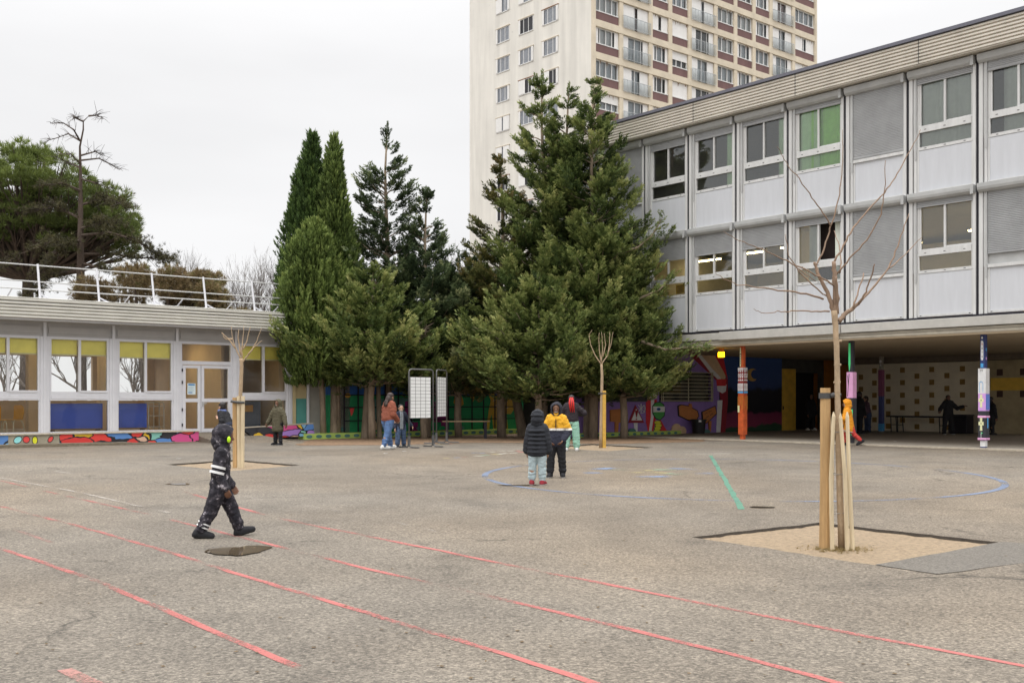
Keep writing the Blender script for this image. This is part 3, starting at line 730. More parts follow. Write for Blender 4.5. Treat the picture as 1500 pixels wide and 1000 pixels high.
# ------------------------------------------------------------------ painted pillars (parts of the raised building)
M_POST = {}
def pillar(x, label, post_m, bands, deco, y=.32, h=3.2):
    t = thing('painted_pillar', label, 'pillar', RW(x, y, .03), ROT_R, 'painted pillars under the school building')
    K_ = .72; bands = [(a, b, m, w*K_) for a, b, m, w in bands]; deco = [(f, [(p[0]*K_, p[1], (p[2] if len(p) > 2 else .15)*K_) for p in pts], m) for f, pts, m in deco]
    mb = MB(); mb.box(-.0684, .0684, -.0684, .0684, 0, h-.03); mb.build('post', post_m, t, bevel=.006)
    mb = MB(); mats = []
    for z0, z1, m, w in bands:
        if m not in mats: mats.append(m)
        mb.box(-w, w, -w, w, z0, z1, mats.index(m))
    c = mb.build('painted_casing', mats, t, bevel=.004)
    mb = MB(); mats = []; lay = 0
    for face, pts, m in deco:                         # face 0 = front (-y), 1 = left (-x), 2 = right(+x); pts (u,z), u across
        if m not in mats: mats.append(m)
        lay += 1; off = .0015*lay/6+.002
        w = pts[0][2] if len(pts[0]) > 2 else .15
        if face == 0: P3 = [(p[0], -w-off, p[1]) for p in pts]; o = (0, .002, 0)
        else:
            s = 1 if face == 2 else -1
            P3 = [(s*(w+off), p[0], p[1]) for p in pts]; o = (-s*.002, 0, 0)
        mb.prism(P3, o, mats.index(m))
    if mats: mb.build('painted_pattern', mats, t)
    return t
def rect(u0, u1, z0, z1, w=.15): return [(u0, z0, w), (u1, z0, w), (u1, z1, w), (u0, z1, w)]
def disc(u, z, r, w=.15, n=10, ry=None): return [(u+r*math.cos(2*math.pi*k/n), z+(ry or r)*math.sin(2*math.pi*k/n), w) for k in range(n)]
O_OR = mat('orange_red_paint', (.55, .10, .025), .6, .3, 7); O_RED = mat('rust_red_paint', (.38, .045, .02), .6, .2, 5); W_P = pm('white_pillar_paint', (.68, .66, .6)); K_P = pm('black_pillar_paint', (.02, .02, .025)); Y_P = pm('pale_yellow_paint', (.65, .58, .25))
B_P = pm('bright_blue_paint', (.05, .22, .60)); PK_P = pm('pink_paint', (.70, .22, .36)); G_P = pm('bright_green_paint', (.05, .50, .15)); V_P = pm('violet_paint', (.36, .20, .46)); N_P = pm('navy_paint', (.02, .03, .10)); LB_P = pm('pale_blue_paint', (.42, .50, .62)); MAR = pm('maroon_paint', (.14, .012, .012))
de = []
for f in (0, 2, 1):
    for r in range(3):
        z0 = 1.85+r*.0
    for k in range(6): u = -.15+k*.05; de.append((f, [(u, 2.40, .15), (u+.025, 2.36, .15), (u+.05, 2.40, .15), (u+.025, 2.45, .15)], W_P))
    for r in range(2):
        zb = 1.98+r*.2
        for k in range(3):
            u = -.15+k*.1; de += [(f, [(u+.01, zb+.17, .15), (u+.05, zb+.09, .15), (u+.09, zb+.17, .15)], W_P), (f, [(u+.005, zb+.01, .15), (u+.05, zb+.08, .15), (u+.095, zb+.01, .15)], W_P)]
        de.append((f, rect(-.15, .15, zb+.182, zb+.192), W_P))
    for k in range(4): u = -.15+k*.075; de += [(f, rect(u, u+.06, 1.65, 1.9), W_P), (f, [(u+.01, 1.67, .15), (u+.03, 1.77, .15), (u+.05, 1.67, .15), (u+.03, 1.88, .15)], MAR)]
    de.append((f, rect(-.15, .15, 1.57, 1.63), B_P))
    for k in range(9): u = -.14+k*.032; de.append((f, rect(u, u+.012, 1.05+.1*math.sin(k*2), 1.5-.05*math.cos(k*3)), O_RED if k % 2 else pm('bright_orange_paint', (.68, .2, .03))))
de += [(0, rect(-.14, -.04, .92, 1.15), Y_P), (0, [(-.06, 2.5, .095), (-.03, 2.46, .095), (0, 2.5, .095), (.01, 2.9, .095), (0, 3.12, .095), (-.06, 3.12, .095)], Y_P), (0, rect(-.075, .02, 2.88, 2.91, .095), K_P)]
for k in range(4): de.append((0, disc(-.03, 2.58+k*.08, .015, .095, 8, .03), K_P))
pillar(-4*BAY, 'orange pillar with white triangle patterns on dark red', O_OR, [(.16, 1.56, O_OR, .15), (1.56, 2.42, MAR, .15)], de)
de = [(0, rect(-.14, .02, 1.6, 2.0), PK_P)]
for k in range(6): de.append((0, disc(-.04, 2.55+k*.1, .035, .095, 8), K_P))
de += [(0, [(-.09, 2.45, .095), (-.04, 2.2, .095), (.01, 2.45, .095), (.01, 3.1, .095), (-.09, 3.1, .095)], G_P)]
for a, b2 in (((-.1, 2.1), (-.06, 1.8)), ((-.02, 2.15), (-.1, 1.45))): de.append((0, [(a[0]-.015, a[1], .15), (a[0]+.015, a[1], .15), (b2[0]+.015, b2[1], .15), (b2[0]-.015, b2[1], .15)], K_P))
for k in range(4): de.append((0, disc(-.1+k*.06, 1.28, .02, .15, 8), W_P))
de.append((0, rect(.06, .15, .25, 1.05), G_P))
pillar(-2*BAY, 'black pillar with pink and green painted bands behind the staked sapling', K_P, [(.16, 1.4, K_P, .15), (1.4, 2.2, PK_P, .15)], de[::1])
de = [(0, [(-.05, 2.45, .095), (.01, 2.45, .095), (.03, 2.5, .095), (.03, 2.95, .095), (.0, 3.0, .095), (-.06, 3.0, .095), (-.07, 2.9, .095), (-.07, 2.5, .095)], W_P)]
for z, r, m in ((2.9, .02, C_RED), (2.78, .02, K_P), (2.68, .015, K_P), (2.55, .022, K_P)): de.append((0, disc(-.02, z, r, .095, 8), m))
de += [(0, rect(-.08, .03, 2.25, 2.36, .095), B_P), (0, disc(-.02, 3.08, .035, .095), LB_P), (2, disc(0, 2.75, .05, .095), B_P), (2, disc(.0, 2.5, .045, .095), V_P)]
def flower(f, u, z, m):
    return [(f, [(u-.035, z, .15), (u-.05, z+.16, .15), (u+.05, z+.16, .15), (u+.035, z, .15), (u+.05, z-.2, .15), (u-.05, z-.2, .15)], m), (f, [(u-.1, z+.05, .15), (u-.1, z-.05, .15), (u+.1, z-.05, .15), (u+.1, z+.05, .15)], m), (f, disc(u, z, .02), K_P)]
de += flower(0, -.03, 1.33, Y_P) + flower(0, -.03, .68, Y_P) + [(0, rect(-.04, -.025, .28, .45), LB_P), (0, [(-.03, .38, .15), (.05, .43, .15), (-.03, .42, .15)], G_P)]
for u0, u1, z0, z1 in ((-.1, -.085, 1.55, 1.82), (.035, .05, 1.55, 1.8)): de.append((0, rect(u0, u1, z0, z1), B_P))
de += [(0, [(-.1+.07*(1-math.cos(a)), 1.8+.06*math.sin(a), .15) for a in np.linspace(0, math.pi, 8)] + [(-.085+.055*(1-math.cos(a)), 1.8+.04*math.sin(a), .15) for a in np.linspace(math.pi, 0, 8)], B_P), (0, [(-.1, 2.2, .15), (-.06, 2.12, .15), (-.02, 2.17, .15), (.02, 2.12, .15), (.06, 2.2, .15)], pm('grey_paint', (.25, .25, .25)))]
de += [(2, disc(0, 1.3, .05), B_P), (2, rect(-.04, .04, .55, .9), B_P), (2, rect(-.15, .15, 1.06, 1.5), pm('mid_blue_paint', (.08, .14, .4)))]
pillar(0, 'blue pillar with white block and yellow flowers', N_P, [(.28, 1.03, K_P, .15), (1.03, 1.52, V_P, .152), (1.52, 2.22, W_P, .154), (.84, .90, PK_P, .165), (.22, .28, PK_P, .165), (.031, .2, LB_P, .1)], de)
# inner column
pillar(-9.9, 'dim plum and blue pillar by the squared back wall', pm('dull_grey_post', (.2, .18, .15)), [(0.04, .35, B_P, .13), (.35, 1.5, pm('dull_blue', (.05, .06, .16)), .12), (1.5, 2.6, pm('dull_plum', (.16, .05, .1)), .13)],
       [(0, disc(0, 2.95, .07, .097), W_P), (0, disc(0, 2.8, .05, .097), W_P)], y=11.6)
# ------------------------------------------------------------------ low school building on the left
O_L = Vector((-750/F*31.5, 31.5, 0)); ROT_L = THETA
def LW(x, y, z=0): return Vector((O_L.x + x*BD.x + y*AD.x, O_L.y + x*BD.y + y*AD.y, z))
def lx(px, y=0): return HIT(px, 500, LW(0, y), BD)[0]
M_LFRAME = mat('white_frame', (.62, .62, .65), .45, .05, 3)
M_LPANEL = mat('grey_lintel', (.40, .39, .385), .6, .07, 2)
M_RIB = mat('ribbed_sheet', (.66, .645, .59), .55, .1, 1.5)
M_BLIND = mat('yellow_blind', (.86, .76, .17), .8, .1, 3)
M_LINT = mat('brown_interior', (.66, .50, .33), .8, .12, 1)
M_LGLASS = glass_mat('clear_glass', (.95, .96, .95), 1.38, .02)
lb = thing('low_school_building', 'single storey school building with large white framed windows and yellow blinds', 'building', O_L, ROT_L)
MOD = 2.07; L0, L1 = 1.25-7*MOD, 9.54
mb = MB(); prof = []; z0 = 3.78; n = 6; st = (4.38-z0)/n
for k in range(n): a = z0+k*st; prof += [(-.72, a), (-.75, a+.02), (-.75, a+st*.60), (-.675, a+st*.64), (-.675, a+st*.96)]
prof += [(-.70, 4.38), (-.55, 4.40)]
XRR = 11.6
mb.extrude_profile(prof, L0, XRR); mb.quad((XRR, -.7, z0), (XRR, 8, z0), (XRR, 8, 4.38), (XRR, -.7, 4.38)); mb.build('roof_fascia', M_RIB, lb)
mb = MB(); mb.box(L0, XRR, -.68, 8, 4.1, 4.36, 0); mb.box(L0, XRR, -.70, 8, 3.72, 3.78, 1); mb.build('roof', [mat('roof_gravel', (.3, .29, .27), .9, .2), M_LPANEL], lb)
mb = MB()
mb.box(L0, L1, -.02, .15, 3.30, 3.72)
for k in range(-6, 5): x = 1.25+k*MOD; mb.box(x+.12, x+MOD-.12, -.05, -.02, 3.38, 3.60)
mb.build('lintel_panel', M_LPANEL, lb)
for k in range(-7, 5):
    x = 1.25+k*MOD; mb = MB()
    mb.box(x-.13, x+.13, -.06, .2, .30, 3.30); mb.box(x-.045, x+.045, -.08, -.05, .30, 3.72)
    mb.build('wall_post', M_LFRAME, lb, bevel=.008)
mb = MB(); mb.box(L0, L1, 0, 7.6, .2, .34, 0); mb.build('floor_slab', mat('vinyl_floor', (.45, .35, .25), .4, .1), lb)
mb = MB(); mb.box(L0, L1, .2, 7.6, 3.4, 3.45, 0); mb.build('inner_ceiling', mat('inner_ceiling', (.55, .52, .45), .9, .03), lb)
mb = MB()                                             # back wall of the room with windows on to the trees behind
for k in range(-7, 4):
    x = 1.25+k*MOD
    mb.box(x-.25, x+.25, 7.3, 7.5, .34, 3.4); 
    if k in (-1, 0, 1, 2, 3, -2, -3, -4, -5): mb.box(x+.25, x+MOD-.25, 7.3, 7.5, .34, 1.35); mb.box(x+.25, x+MOD-.25, 7.3, 7.5, 3.0, 3.4)
    else: mb.box(x+.25, x+MOD-.25, 7.3, 7.5, .34, 3.4)
for k, d in ((-2, 2.2), (0, 3.4), (1, 2.6)): x = 1.25+k*MOD; mb.box(x+.5, x+.85, d, d+.35, .34, 3.4)
mb.box(7.5, 7.6, 1.2, 7.5, .34, 3.4); mb.box(L0, L0+.1, 0, 7.5, .34, 3.4); mb.box(9.2, 9.54, .2, 7.5, .34, 3.4); mb.box(7.6, 9.3, 3.2, 3.3, .34, 3.4)
mb.build('inner_wall', M_LINT, lb)
for k in range(-7, 4):
    x0, x1 = 1.25+k*MOD+.13, 1.25+(k+1)*MOD-.13
    if k == 2: continue
    mb = MB(); w = .07; xm = (x0+x1)/2
    mb.box(x0, x0+w, -.03, .06, 1.40, 3.30); mb.box(x1-w, x1, -.03, .06, 1.40, 3.30); mb.box(x0+w, x1-w, -.03, .06, 3.22, 3.30); mb.box(x0+w, x1-w, -.03, .06, 1.50, 1.62)
    mb.box(xm-.04, xm+.04, -.045, .05, 1.62, 3.22); mb.box(x0+w, x1-w, -.045, .08, 1.40, 1.497)
    mb.box(x0, x1, -.035, .08, 1.36, 1.40); mb.box(x0, x0+.04, -.02, .06, .40, 1.36); mb.box(x1-.04, x1, -.02, .06, .40, 1.36); mb.box(x0, x1, -.03, .08, .34, .40)
    mb.box(xm+.04, x1-w, -.05, -.03, 1.60, 1.66)
    fr = mb.build('window', M_LFRAME, lb)
    mb = MB(); mb.quad((x0+w, .02, 1.62), (xm-.04, .02, 1.62), (xm-.04, .02, 3.22), (x0+w, .02, 3.22)); mb.quad((xm+.04, .0, 1.62), (x1-w, .0, 1.62), (x1-w, .0, 3.22), (xm+.04, .0, 3.22)); mb.quad((x0+.04, .02, .4), (x1-.04, .02, .4), (x1-.04, .02, 1.36), (x0+.04, .02, 1.36))
    mb.build('pane', M_LGLASS, fr)
    bb = 2.74 if k != 1 else 2.70
    mb = MB(); mb.box(x0+.05, xm-.045, .10, .11, bb+.04, 3.28, 0); mb.box(xm+.045, x1-.05, .10, .11, bb+.04, 3.28, 0); mb.box(x0+.05, xm-.045, .09, .12, bb, bb+.04, 1); mb.box(xm+.045, x1-.05, .09, .12, bb, bb+.04, 1)
    mb.build('blind', [M_BLIND, mat('blind_bar', (.65, .6, .35), .5)], fr)
# double door with a top light
x0, x1 = 1.25+2*MOD+.13, 1.25+3*MOD-.13
mb = MB(); mb.box(x0, x0+.05, -.03, .08, 2.66, 3.3); mb.box(x1-.05, x1, -.03, .08, 2.66, 3.3); mb.box(x0+.05, x1-.05, -.03, .08, 3.22, 3.3); mb.box(x0, x1, -.04, .08, 2.54, 2.66); mb.box(x0, x0+.06, -.04, .08, .3, 2.54); mb.box(x1-.06, x1, -.04, .08, .3, 2.54)
tl = mb.build('window', M_LFRAME, lb, label='wide top light over the double door')
mb = MB(); mb.quad((x0+.05, .02, 2.66), (x1-.05, .02, 2.66), (x1-.05, .02, 3.22), (x0+.05, .02, 3.22)); mb.build('pane', M_LGLASS, tl)
xs = x0+.06; xd = xs+.62
for a, b2, nm in ((xs, xd, 'narrow leaf'), (xd+.02, x1-.06, 'wide leaf')):
    mb = MB(); w = .10
    mb.box(a, a+w, -.06, .02, .3, 2.52); mb.box(b2-w, b2, -.06, .02, .3, 2.52); mb.box(a+w, b2-w, -.06, .02, 2.42, 2.52); mb.box(a+w, b2-w, -.06, .02, 1.30, 1.42); mb.box(a+w, b2-w, -.06, .02, .3, .42)
    dr = mb.build('door', M_LFRAME, lb, label='white glazed '+nm+' of the double door')
    mb = MB(); mb.quad((a+w, -.02, .42), (b2-w, -.02, .42), (b2-w, -.02, 1.3), (a+w, -.02, 1.3)); mb.quad((a+w, -.02, 1.42), (b2-w, -.02, 1.42), (b2-w, -.02, 2.42), (a+w, -.02, 2.42)); mb.build('pane', M_LGLASS, dr)
    mb = MB()
    if nm == 'wide leaf': mb.box(a+.03, a+.06, -.11, -.06, 1.15, 1.32); mb.box(a+.03, a+.16, -.12, -.09, 1.24, 1.27); mb.build('handle', M_BOXM, dr)
    else:
        for z in (.5, 1.0, 1.9, 2.3): mb.box(a-.03, a, -.08, -.05, z, z+.1)
        mb.build('hinge', M_BLACK, dr)
        mb = MB(); mb.box(a+.17, b2-.17, -.03, -.024, 1.55, 1.92, 0); mb.box(a+.2, b2-.2, -.034, -.03, 1.85, 1.9, 1); mb.box(a+.2, b2-.28, -.034, -.03, 1.6, 1.63, 1)
        for q in range(4): mb.box(a+.2, b2-.24, -.034, -.03, 1.67+q*.04, 1.68+q*.04, 2)
        mb.build('notice', [mat('paper', (.6, .7, .72), .8, .02), mat('blue_print', (.05, .2, .45), .8), mat('grey_print', (.3, .4, .45), .8)], dr)
# end wall: cream over teal, downpipe, pale grey return
mb = MB(); mb.box(9.54, 10.15, -.05, .2, 1.42, 3.72, 0); mb.box(9.54, 10.15, -.05, .2, .1, 1.42, 1); mb.box(9.60, 9.72, -.09, -.05, .3, 3.72, 0)
mb.box(10.15, 11.6, -.10, 8, .0, 3.74, 2); mb.box(10.9, 11.6, -.62, -.10, 0, 3.74, 2)
mb.build('end_wall', [mat('cream_render', (.55, .46, .26), .8, .1, 2), mat('teal_render', (.10, .32, .28), .8, .1, 2), mat('grey_render', (.42, .40, .36), .8, .12, 2)], lb)
mb = MB(); mb.tube([(10.17, -.16, .1), (10.17, -.16, 3.74)], .05, 10); mb.build('downpipe', M_LFRAME, lb)
# roof railing leaning inwards
lean = .30
def rp_(x, h): return (x, -.45 + lean*h*.8, 4.40+h)
rl = None
mb = MB()
for h in (1.0, .5, .26): mb.tube([rp_(L0, h), rp_(XRR-.2, h)], .019, 8)
rl = mb.build('railing', mat('galvanised_rail', (.48, .48, .47), .4, .06, 4, metal=.2), lb, smooth=False)
for k in range(-6, 7):
    x = 1.0+k*1.74
    if x > XRR-.3: continue
    mb = MB(); mb.tube([rp_(x, 0), rp_(x, 1.04)], .034, 8); mb.box(x-.12, x+.28, -.55, -.35, 4.37, 4.41); mb.tube([rp_(x+.02, .12), (x+.28, -.42, 4.4)], .022, 6); mb.build('post', M_LFRAME, rl)
    mb = MB(); mb.tube([(x+.95, .25, 4.36), rp_(x+.98, .27)], .022, 6); mb.build('strut', M_LFRAME, rl)

# painted plinth in front: colour cells with black outlines
def cells(name, kind):
    m = bpy.data.materials.new(name); m.use_nodes = True
    n, l, b = nodes_of(m)
    tc = n.new('ShaderNodeTexCoord'); mp = n.new('ShaderNodeMapping'); mp.inputs['Scale'].default_value = (1.9, .0, 3.3); l.new(tc.outputs['Object'], mp.inputs[0])
    wv = n.new('ShaderNodeTexNoise'); wv.inputs['Scale'].default_value = 1.6; l.new(mp.outputs[0], wv.inputs['Vector'])
    va = n.new('ShaderNodeVectorMath'); va.operation = 'MULTIPLY_ADD'; l.new(wv.outputs['Color'], va.inputs[0]); va.inputs[1].default_value = (.7, 0, .7); l.new(mp.outputs[0], va.inputs[2])
    vo = n.new('ShaderNodeTexVoronoi'); vo.inputs['Scale'].default_value = 1; l.new(va.outputs[0], vo.inputs['Vector'])
    ve = n.new('ShaderNodeTexVoronoi'); ve.feature = 'DISTANCE_TO_EDGE'; ve.inputs['Scale'].default_value = 1; l.new(va.outputs[0], ve.inputs['Vector'])
    sc = n.new('ShaderNodeSeparateColor'); l.new(vo.outputs['Color'], sc.inputs[0])
    rp = n.new('ShaderNodeValToRGB'); rp.color_ramp.interpolation = 'CONSTANT'; l.new(sc.outputs[0], rp.inputs[0])
    cs = [(.62,.04,.035), (.68,.43,.02), (.62,.08,.25), (.10,.24,.55), (.36,.2,.55), (.025,.025,.03), (.70,.05,.04), (.2,.42,.62), (.65,.42,.3), (.22,.5,.42), (.70,.46,.03), (.03,.03,.035)]
    e = rp.color_ramp.elements; e[0].color = (*cs[0], 1); e[0].position = 0; e[1].position = 1/12; e[1].color = (*cs[1], 1)
    for k in range(2, 12): q = e.new(k/12); q.color = (*cs[k], 1)
    lt = n.new('ShaderNodeMath'); lt.operation = 'LESS_THAN'; l.new(ve.outputs['Distance'], lt.inputs[0]); lt.inputs[1].default_value = .045
    mx = n.new('ShaderNodeMix'); mx.data_type = 'RGBA'; l.new(lt.outputs[0], mx.inputs[0]); l.new(rp.outputs[0], mx.inputs[6]); mx.inputs[7].default_value = (.015, .015, .02, 1)
    l.new(mx.outputs[2], b.inputs['Base Color']); b.inputs['Roughness'].default_value = .6
    return m
M_CELL = cells('mosaic_paint', 0)
M_PLN = mat('bare_concrete', (.34, .31, .235), .9, .2, 4, .3, 40)
xe = lx(291, -.9)
p1 = thing('painted_plinth', 'low concrete plinth painted with colourful cells under the big windows', 'wall', O_L, ROT_L)
xb = lx(87, -.9)
mb = MB(); mb.box(L0, xe, -.9, -.085, 0, .345, 0); mb.box(L0, xe+.02, -.94, -.085, .345, .37, 1); mb.build('wall', [M_PLN, M_KERB], p1)
mb = MB(); mb.box(xb, xe-.01, -.905, -.89, .03, .345); mb.box(xe-.01, xe+.012, -.9, -.3, .03, .34); mb.box(L0, lx(12, -.9), -.905, -.89, .06, .345)
mb.build('mural', M_CELL, p1)
mu = Mural(lambda px, py: HIT(px, py, LW(0, -.9), BD), lambda t, z: (t, -.9, z), (0, -1, 0))
C_SB = pm('light_blue_mural', (.18, .42, .65)); C_Y2 = pm('sun_yellow_mural', (.68, .45, .02)); C_R2 = pm('bright_red_mural', (.55, .045, .04))
for cx, cy, rx, ry, m, tilt in ((26, 644, 6, 4.2, C_SB, -.6), (38.5, 643.5, 4.6, 4.4, C_R2, 0), (51, 644.5, 3.4, 5.2, C_Y2, 0), (74, 643, 4.6, 2.6, C_R2, -.9)):
    for g, mm in ((1.0, C_BL), (0, m)):
        mu.add([(cx+(rx+g)*math.cos(a)*math.cos(tilt)-(ry+g)*math.sin(a)*math.sin(tilt), cy+(rx+g)*math.cos(a)*math.sin(tilt)+(ry+g)*math.sin(a)*math.cos(tilt)) for a in np.linspace(0, 2*math.pi, 14)[:-1]], mm)
mu.done('painted_drops', p1)
mb = MB()
for k in range(24):                                    # rough dirt kerb, dipping towards the door
    a = L0+(xe-L0)*k/24; b2 = L0+(xe-L0)*(k+1)/24; h = .085 if k < 20 else .085*(24-k)/5
    y = -1.45 if k < 20 else -1.45+.4*(k-20)/4
    mb.prism([(a, y, -.05), (b2, y, -.05), (b2, -.9, -.05), (a, -.9, -.05)], (0, 0, .05+h+random.uniform(-.006, .006)))
structure(mb.build('dirt_kerb', M_DIRT)).matrix_world = Matrix.Translation(O_L) @ Matrix.Rotation(ROT_L, 4, 'Z')
# ramp to the door
xa2, xb2 = xe+.02, lx(357, -.75)
mb = MB(); mb.poly([(xa2, -.0, .30), (xa2, -2.6, -.01), (xb2+1.0, -2.6, -.01), (xb2+.3, -.0, .30)]); mb.poly([(xa2, -2.6, -.01), (xa2, 0, .3), (xa2, 0, -.1)])
structure(mb.build('ramp', M_ASPH)).matrix_world = Matrix.Translation(O_L) @ Matrix.Rotation(ROT_L, 4, 'Z')
p2 = thing('painted_ramp_wall', 'painted ramp wall with rising top between the door and the trees', 'wall', O_L, ROT_L)
def pq(px, py, y=-1.0): t, z = HIT(px, py, LW(0, y), BD); return (t, y, z)
mb = MB(); mb.prism([pq(357, 627.5), pq(459, 621), pq(461, 638), pq(376, 642), pq(357, 630)], (0, .2, 0), 0); mb.build('wall', M_CELL, p2)
mb = MB(); a, b2 = pq(356, 627), pq(460, 620.5); mb.prism([a, b2, (b2[0], b2[1], b2[2]+.03), (a[0], a[1], a[2]+.03)], (0, .22, 0)); mb.build('coping', M_KERB, p2)

# giraffe mural wall behind the trees
YG = -.62
gw = thing('giraffe_wall', 'blue and green animal mural wall with black frames behind the tree trunks', 'wall', O_L, ROT_L)
xg0, xg1 = lx(481, YG), lx(800, YG)
mb = MB(); mb.box(xg0, xg1, YG, YG+.2, 0, 1.55, 0); mb.box(xg0, xg1, YG, YG+.2, 1.55, 3.0, 1); mb.build('wall', [C_FG, C_SKY], gw)
mu = Mural(lambda px, py: HIT(px, py, LW(0, YG), BD), lambda t, z: (t, YG, z), (0, -1, 0))
mu.add([(540,585),(603,582),(606,620),(545,620)], C_DG); mu.add([(593,588),(602,586),(602,612),(593,612)], C_PUR); mu.add([(636,588),(656,586),(656,636),(646,636),(646,618),(636,618)], C_PUR); mu.add([(600,618),(612,618),(612,634),(600,634)], C_PUR)
mu.ell(660, 555, 9, 6, C_WH); mu.ell(697, 551, 8, 6, C_WH); mu.ell(640, 550, 8, 5, C_WH)
mu.add([(666,557),(674,555),(674,575),(678,585),(679,592),(674,596),(664,590),(667,577)], C_OC); mu.add([(689,582),(692,568),(700,560),(712,559),(722,566),(724,578),(740,580),(750,586),(752,600),(748,606),(742,606),(744,632),(740,632),(737,608),(728,606),(727,632),(723,632),(720,606),(718,612),(716,632),(712,632),(716,600),(719,586),(713,572),(704,568),(697,576),(693,588)], C_OC)
for k in range(14): x, y = random.uniform(722, 748), random.uniform(582, 603); mu.ell(x, y, 1.6, 1.4, C_BE, 6)
for k in range(5): mu.ell(671+random.uniform(-2, 2), 560+k*6, 1.2, 1.3, C_BR, 6)
mu.add([(512,597),(519,596),(516,606),(514,609)], C_R2); mu.ell(509, 579, 4, 3.4, C_OC); mu.add([(538,612),(546,608),(552,622),(556,630),(545,628),(540,622)], C_BE)
for k in range(9): mu.ell(500+k*29+random.uniform(-4, 4), 628-k*.3, 5, 3, C_FG if k % 2 else C_DG, 10)
mu.done('mural', gw)
mb = MB(); mb.box(xg0-1.2, xg1, YG-.42, YG-.012, 0, .20, 0)
for k in range(30): x = xg0-1+k*.38; mb.prism([(x+.12*math.cos(a*.63), YG-.43, .1+.06*math.sin(a*.63)) for a in range(10)], (0, .008, 0), 1)
mb.build('painted_curb', [C_LG, C_DG], gw)
mb = MB()                                             # black climbing bars fixed to the wall
xA, xB = lx(503, YG-.05), lx(756, YG-.05)
for k in range(15): x = xA+(xB-xA)*k/14; mb.box(x-.02, x+.02, YG-.13, YG-.09, .22, 2.0)
for z in (.62, 1.1, 1.55, 2.0): mb.box(xA, xB, YG-.088, YG-.06, z-.02, z+.02)
mb.build('climbing_bars', M_BLACK, gw)
# brown earth strip under the trees
sheet('soil', [(430,652),(470,641),(600,637),(745,634),(830,640),(960,640),(1050,637),(1030,647),(900,650),(700,648),(560,652)], M_SOIL, .006, sub=14, jit=.12)

# things behind the glass
def chair(x, y, rz, label):
    t = thing('school_chair', label, 'chair', LW(x, y, .34), ROT_L+rz, 'orange chairs in the left room')
    mb = MB(); seg = []
    for k in range(9):
        a = k/8; w = .19-.03*abs(a-.5); seg.append((w, .02+.07*(1-(2*a-1)**2)*0, .45+.42*a))
    for k in range(8):
        (w0, _, z0), (w1, _, z1) = seg[k], seg[k+1]
        c0, c1 = (-.02+.08*math.sin(k/8*3)), (-.02+.08*math.sin((k+1)/8*3))
        if k == 7: w1 *= .7
        mb.quad((-w0, .2+c0*.5, z0), (w0, .2+c0*.5, z0), (w1, .2+c1*.5, z1), (-w1, .2+c1*.5, z1))
    o = mb.build('backrest', M_ORCH, t); s = o.modifiers.new('solid', 'SOLIDIFY'); s.thickness = .015
    mb = MB(); mb.box(-.19, .19, -.2, .19, .42, .44); mb.build('seat', M_ORCH, t, bevel=.008)
    for s in (-1, 1):
        mb = MB(); mb.tube([(s*.17, -.14, .42), (s*.19, -.2, .3), (s*.2, -.22, .0)], .014, 8); mb.build('leg', M_CLEG, t)
        mb = MB(); mb.tube([(s*.17, .12, .42), (s*.19, .2, .3), (s*.2, .26, .0)], .014, 8); mb.build('leg', M_CLEG, t)
M_ORCH = mat('orange_plastic', (.75, .38, .03), .4, .06); M_CLEG = mat('cream_tube', (.6, .57, .42), .4, .05)
chair(-.28, .9, -.3, 'orange chair at the left edge of the glass'); chair(.12, .75, .1, 'orange chair seen square on, middle of the three'); chair(.62, .95, -1.0, 'orange chair turned side on beside the white post')
M_BOARD = mat('blue_board', (.045, .10, .52), .45, .1, 1.2)
for xa_, xb_, y_, lab in ((lx(76), lx(156), .35, 'wide blue board leaning in the middle window'), (lx(171), lx(222), .40, 'narrower blue board beside the metal trolley')):
    t = thing('blue_board', lab, 'board', LW((xa_+xb_)/2, y_, .42), ROT_L, 'blue boards behind the glass'); w = (xb_-xa_)/2
    mb = MB(); mb.box(-w, w, 0, .03, .06, .84); mb.build('panel', M_BOARD, t); mb = MB(); mb.box(-w, w, .005, .035, .02, .058); mb.box(-w+.1, -w+.16, -.1, .2, -.06, .02); mb.box(w-.16, w-.1, -.1, .2, -.06, .02); mb.build('frame', mat('board_frame', (.2, .12, .08), .5), t)
t = thing('metal_trolley', 'bare metal tube trolley behind the glass beside the blue board', 'trolley', LW(lx(238), .5, .34), ROT_L)
M_TUBE = mat('steel_tube', (.45, .43, .38), .35, .05, 4, metal=.6)
for d in (0, .4):
    mb = MB(); mb.tube([(-.27, d, 0), (-.27, d, .9), (-.24, d, .95), (.22, d, .95), (.25, d, .9), (.25, d, 0)], .018, 8); mb.build('frame', M_TUBE, t)
for z in (.14, .5, .82): mb = MB(); mb.box(-.25, .23, .0, .4, z, z+.02); mb.build('shelf', M_TUBE, t)
mb = MB(); mb.tube([(-.1, -.02, .05), (-.1, -.02, .93)], .012, 6); mb.build('upright', M_TUBE, t)
t = thing('cabinet', 'blue grey cabinet with an orange shelf behind the last window', 'cabinet', LW(8.35, .7, .34), ROT_L)
mb = MB(); mb.box(-.55, .4, 0, .5, 0, .98); mb.build('body', mat('slate_cabinet', (.09, .11, .15), .5), t); mb = MB(); mb.box(-.6, .05, -.12, 0, .62, .85); mb.build('shelf', mat('orange_shelf', (.5, .25, .05), .5), t)
mb = MB()
for (px, py, w, h, m) in ((363, 562, 2.5, 4.5, 0), (369, 563, 1.6, 6, 1), (373, 565, 3, 3, 1), (369, 573, 4, 3, 2), (377, 572, 2, 2.5, 1)):
    tt, z = HIT(px, py, LW(0, 3.15), BD); mb.box(tt-w*.022, tt+w*.022, 3.19, 3.2, z-h*.022, z+h*.022, m)
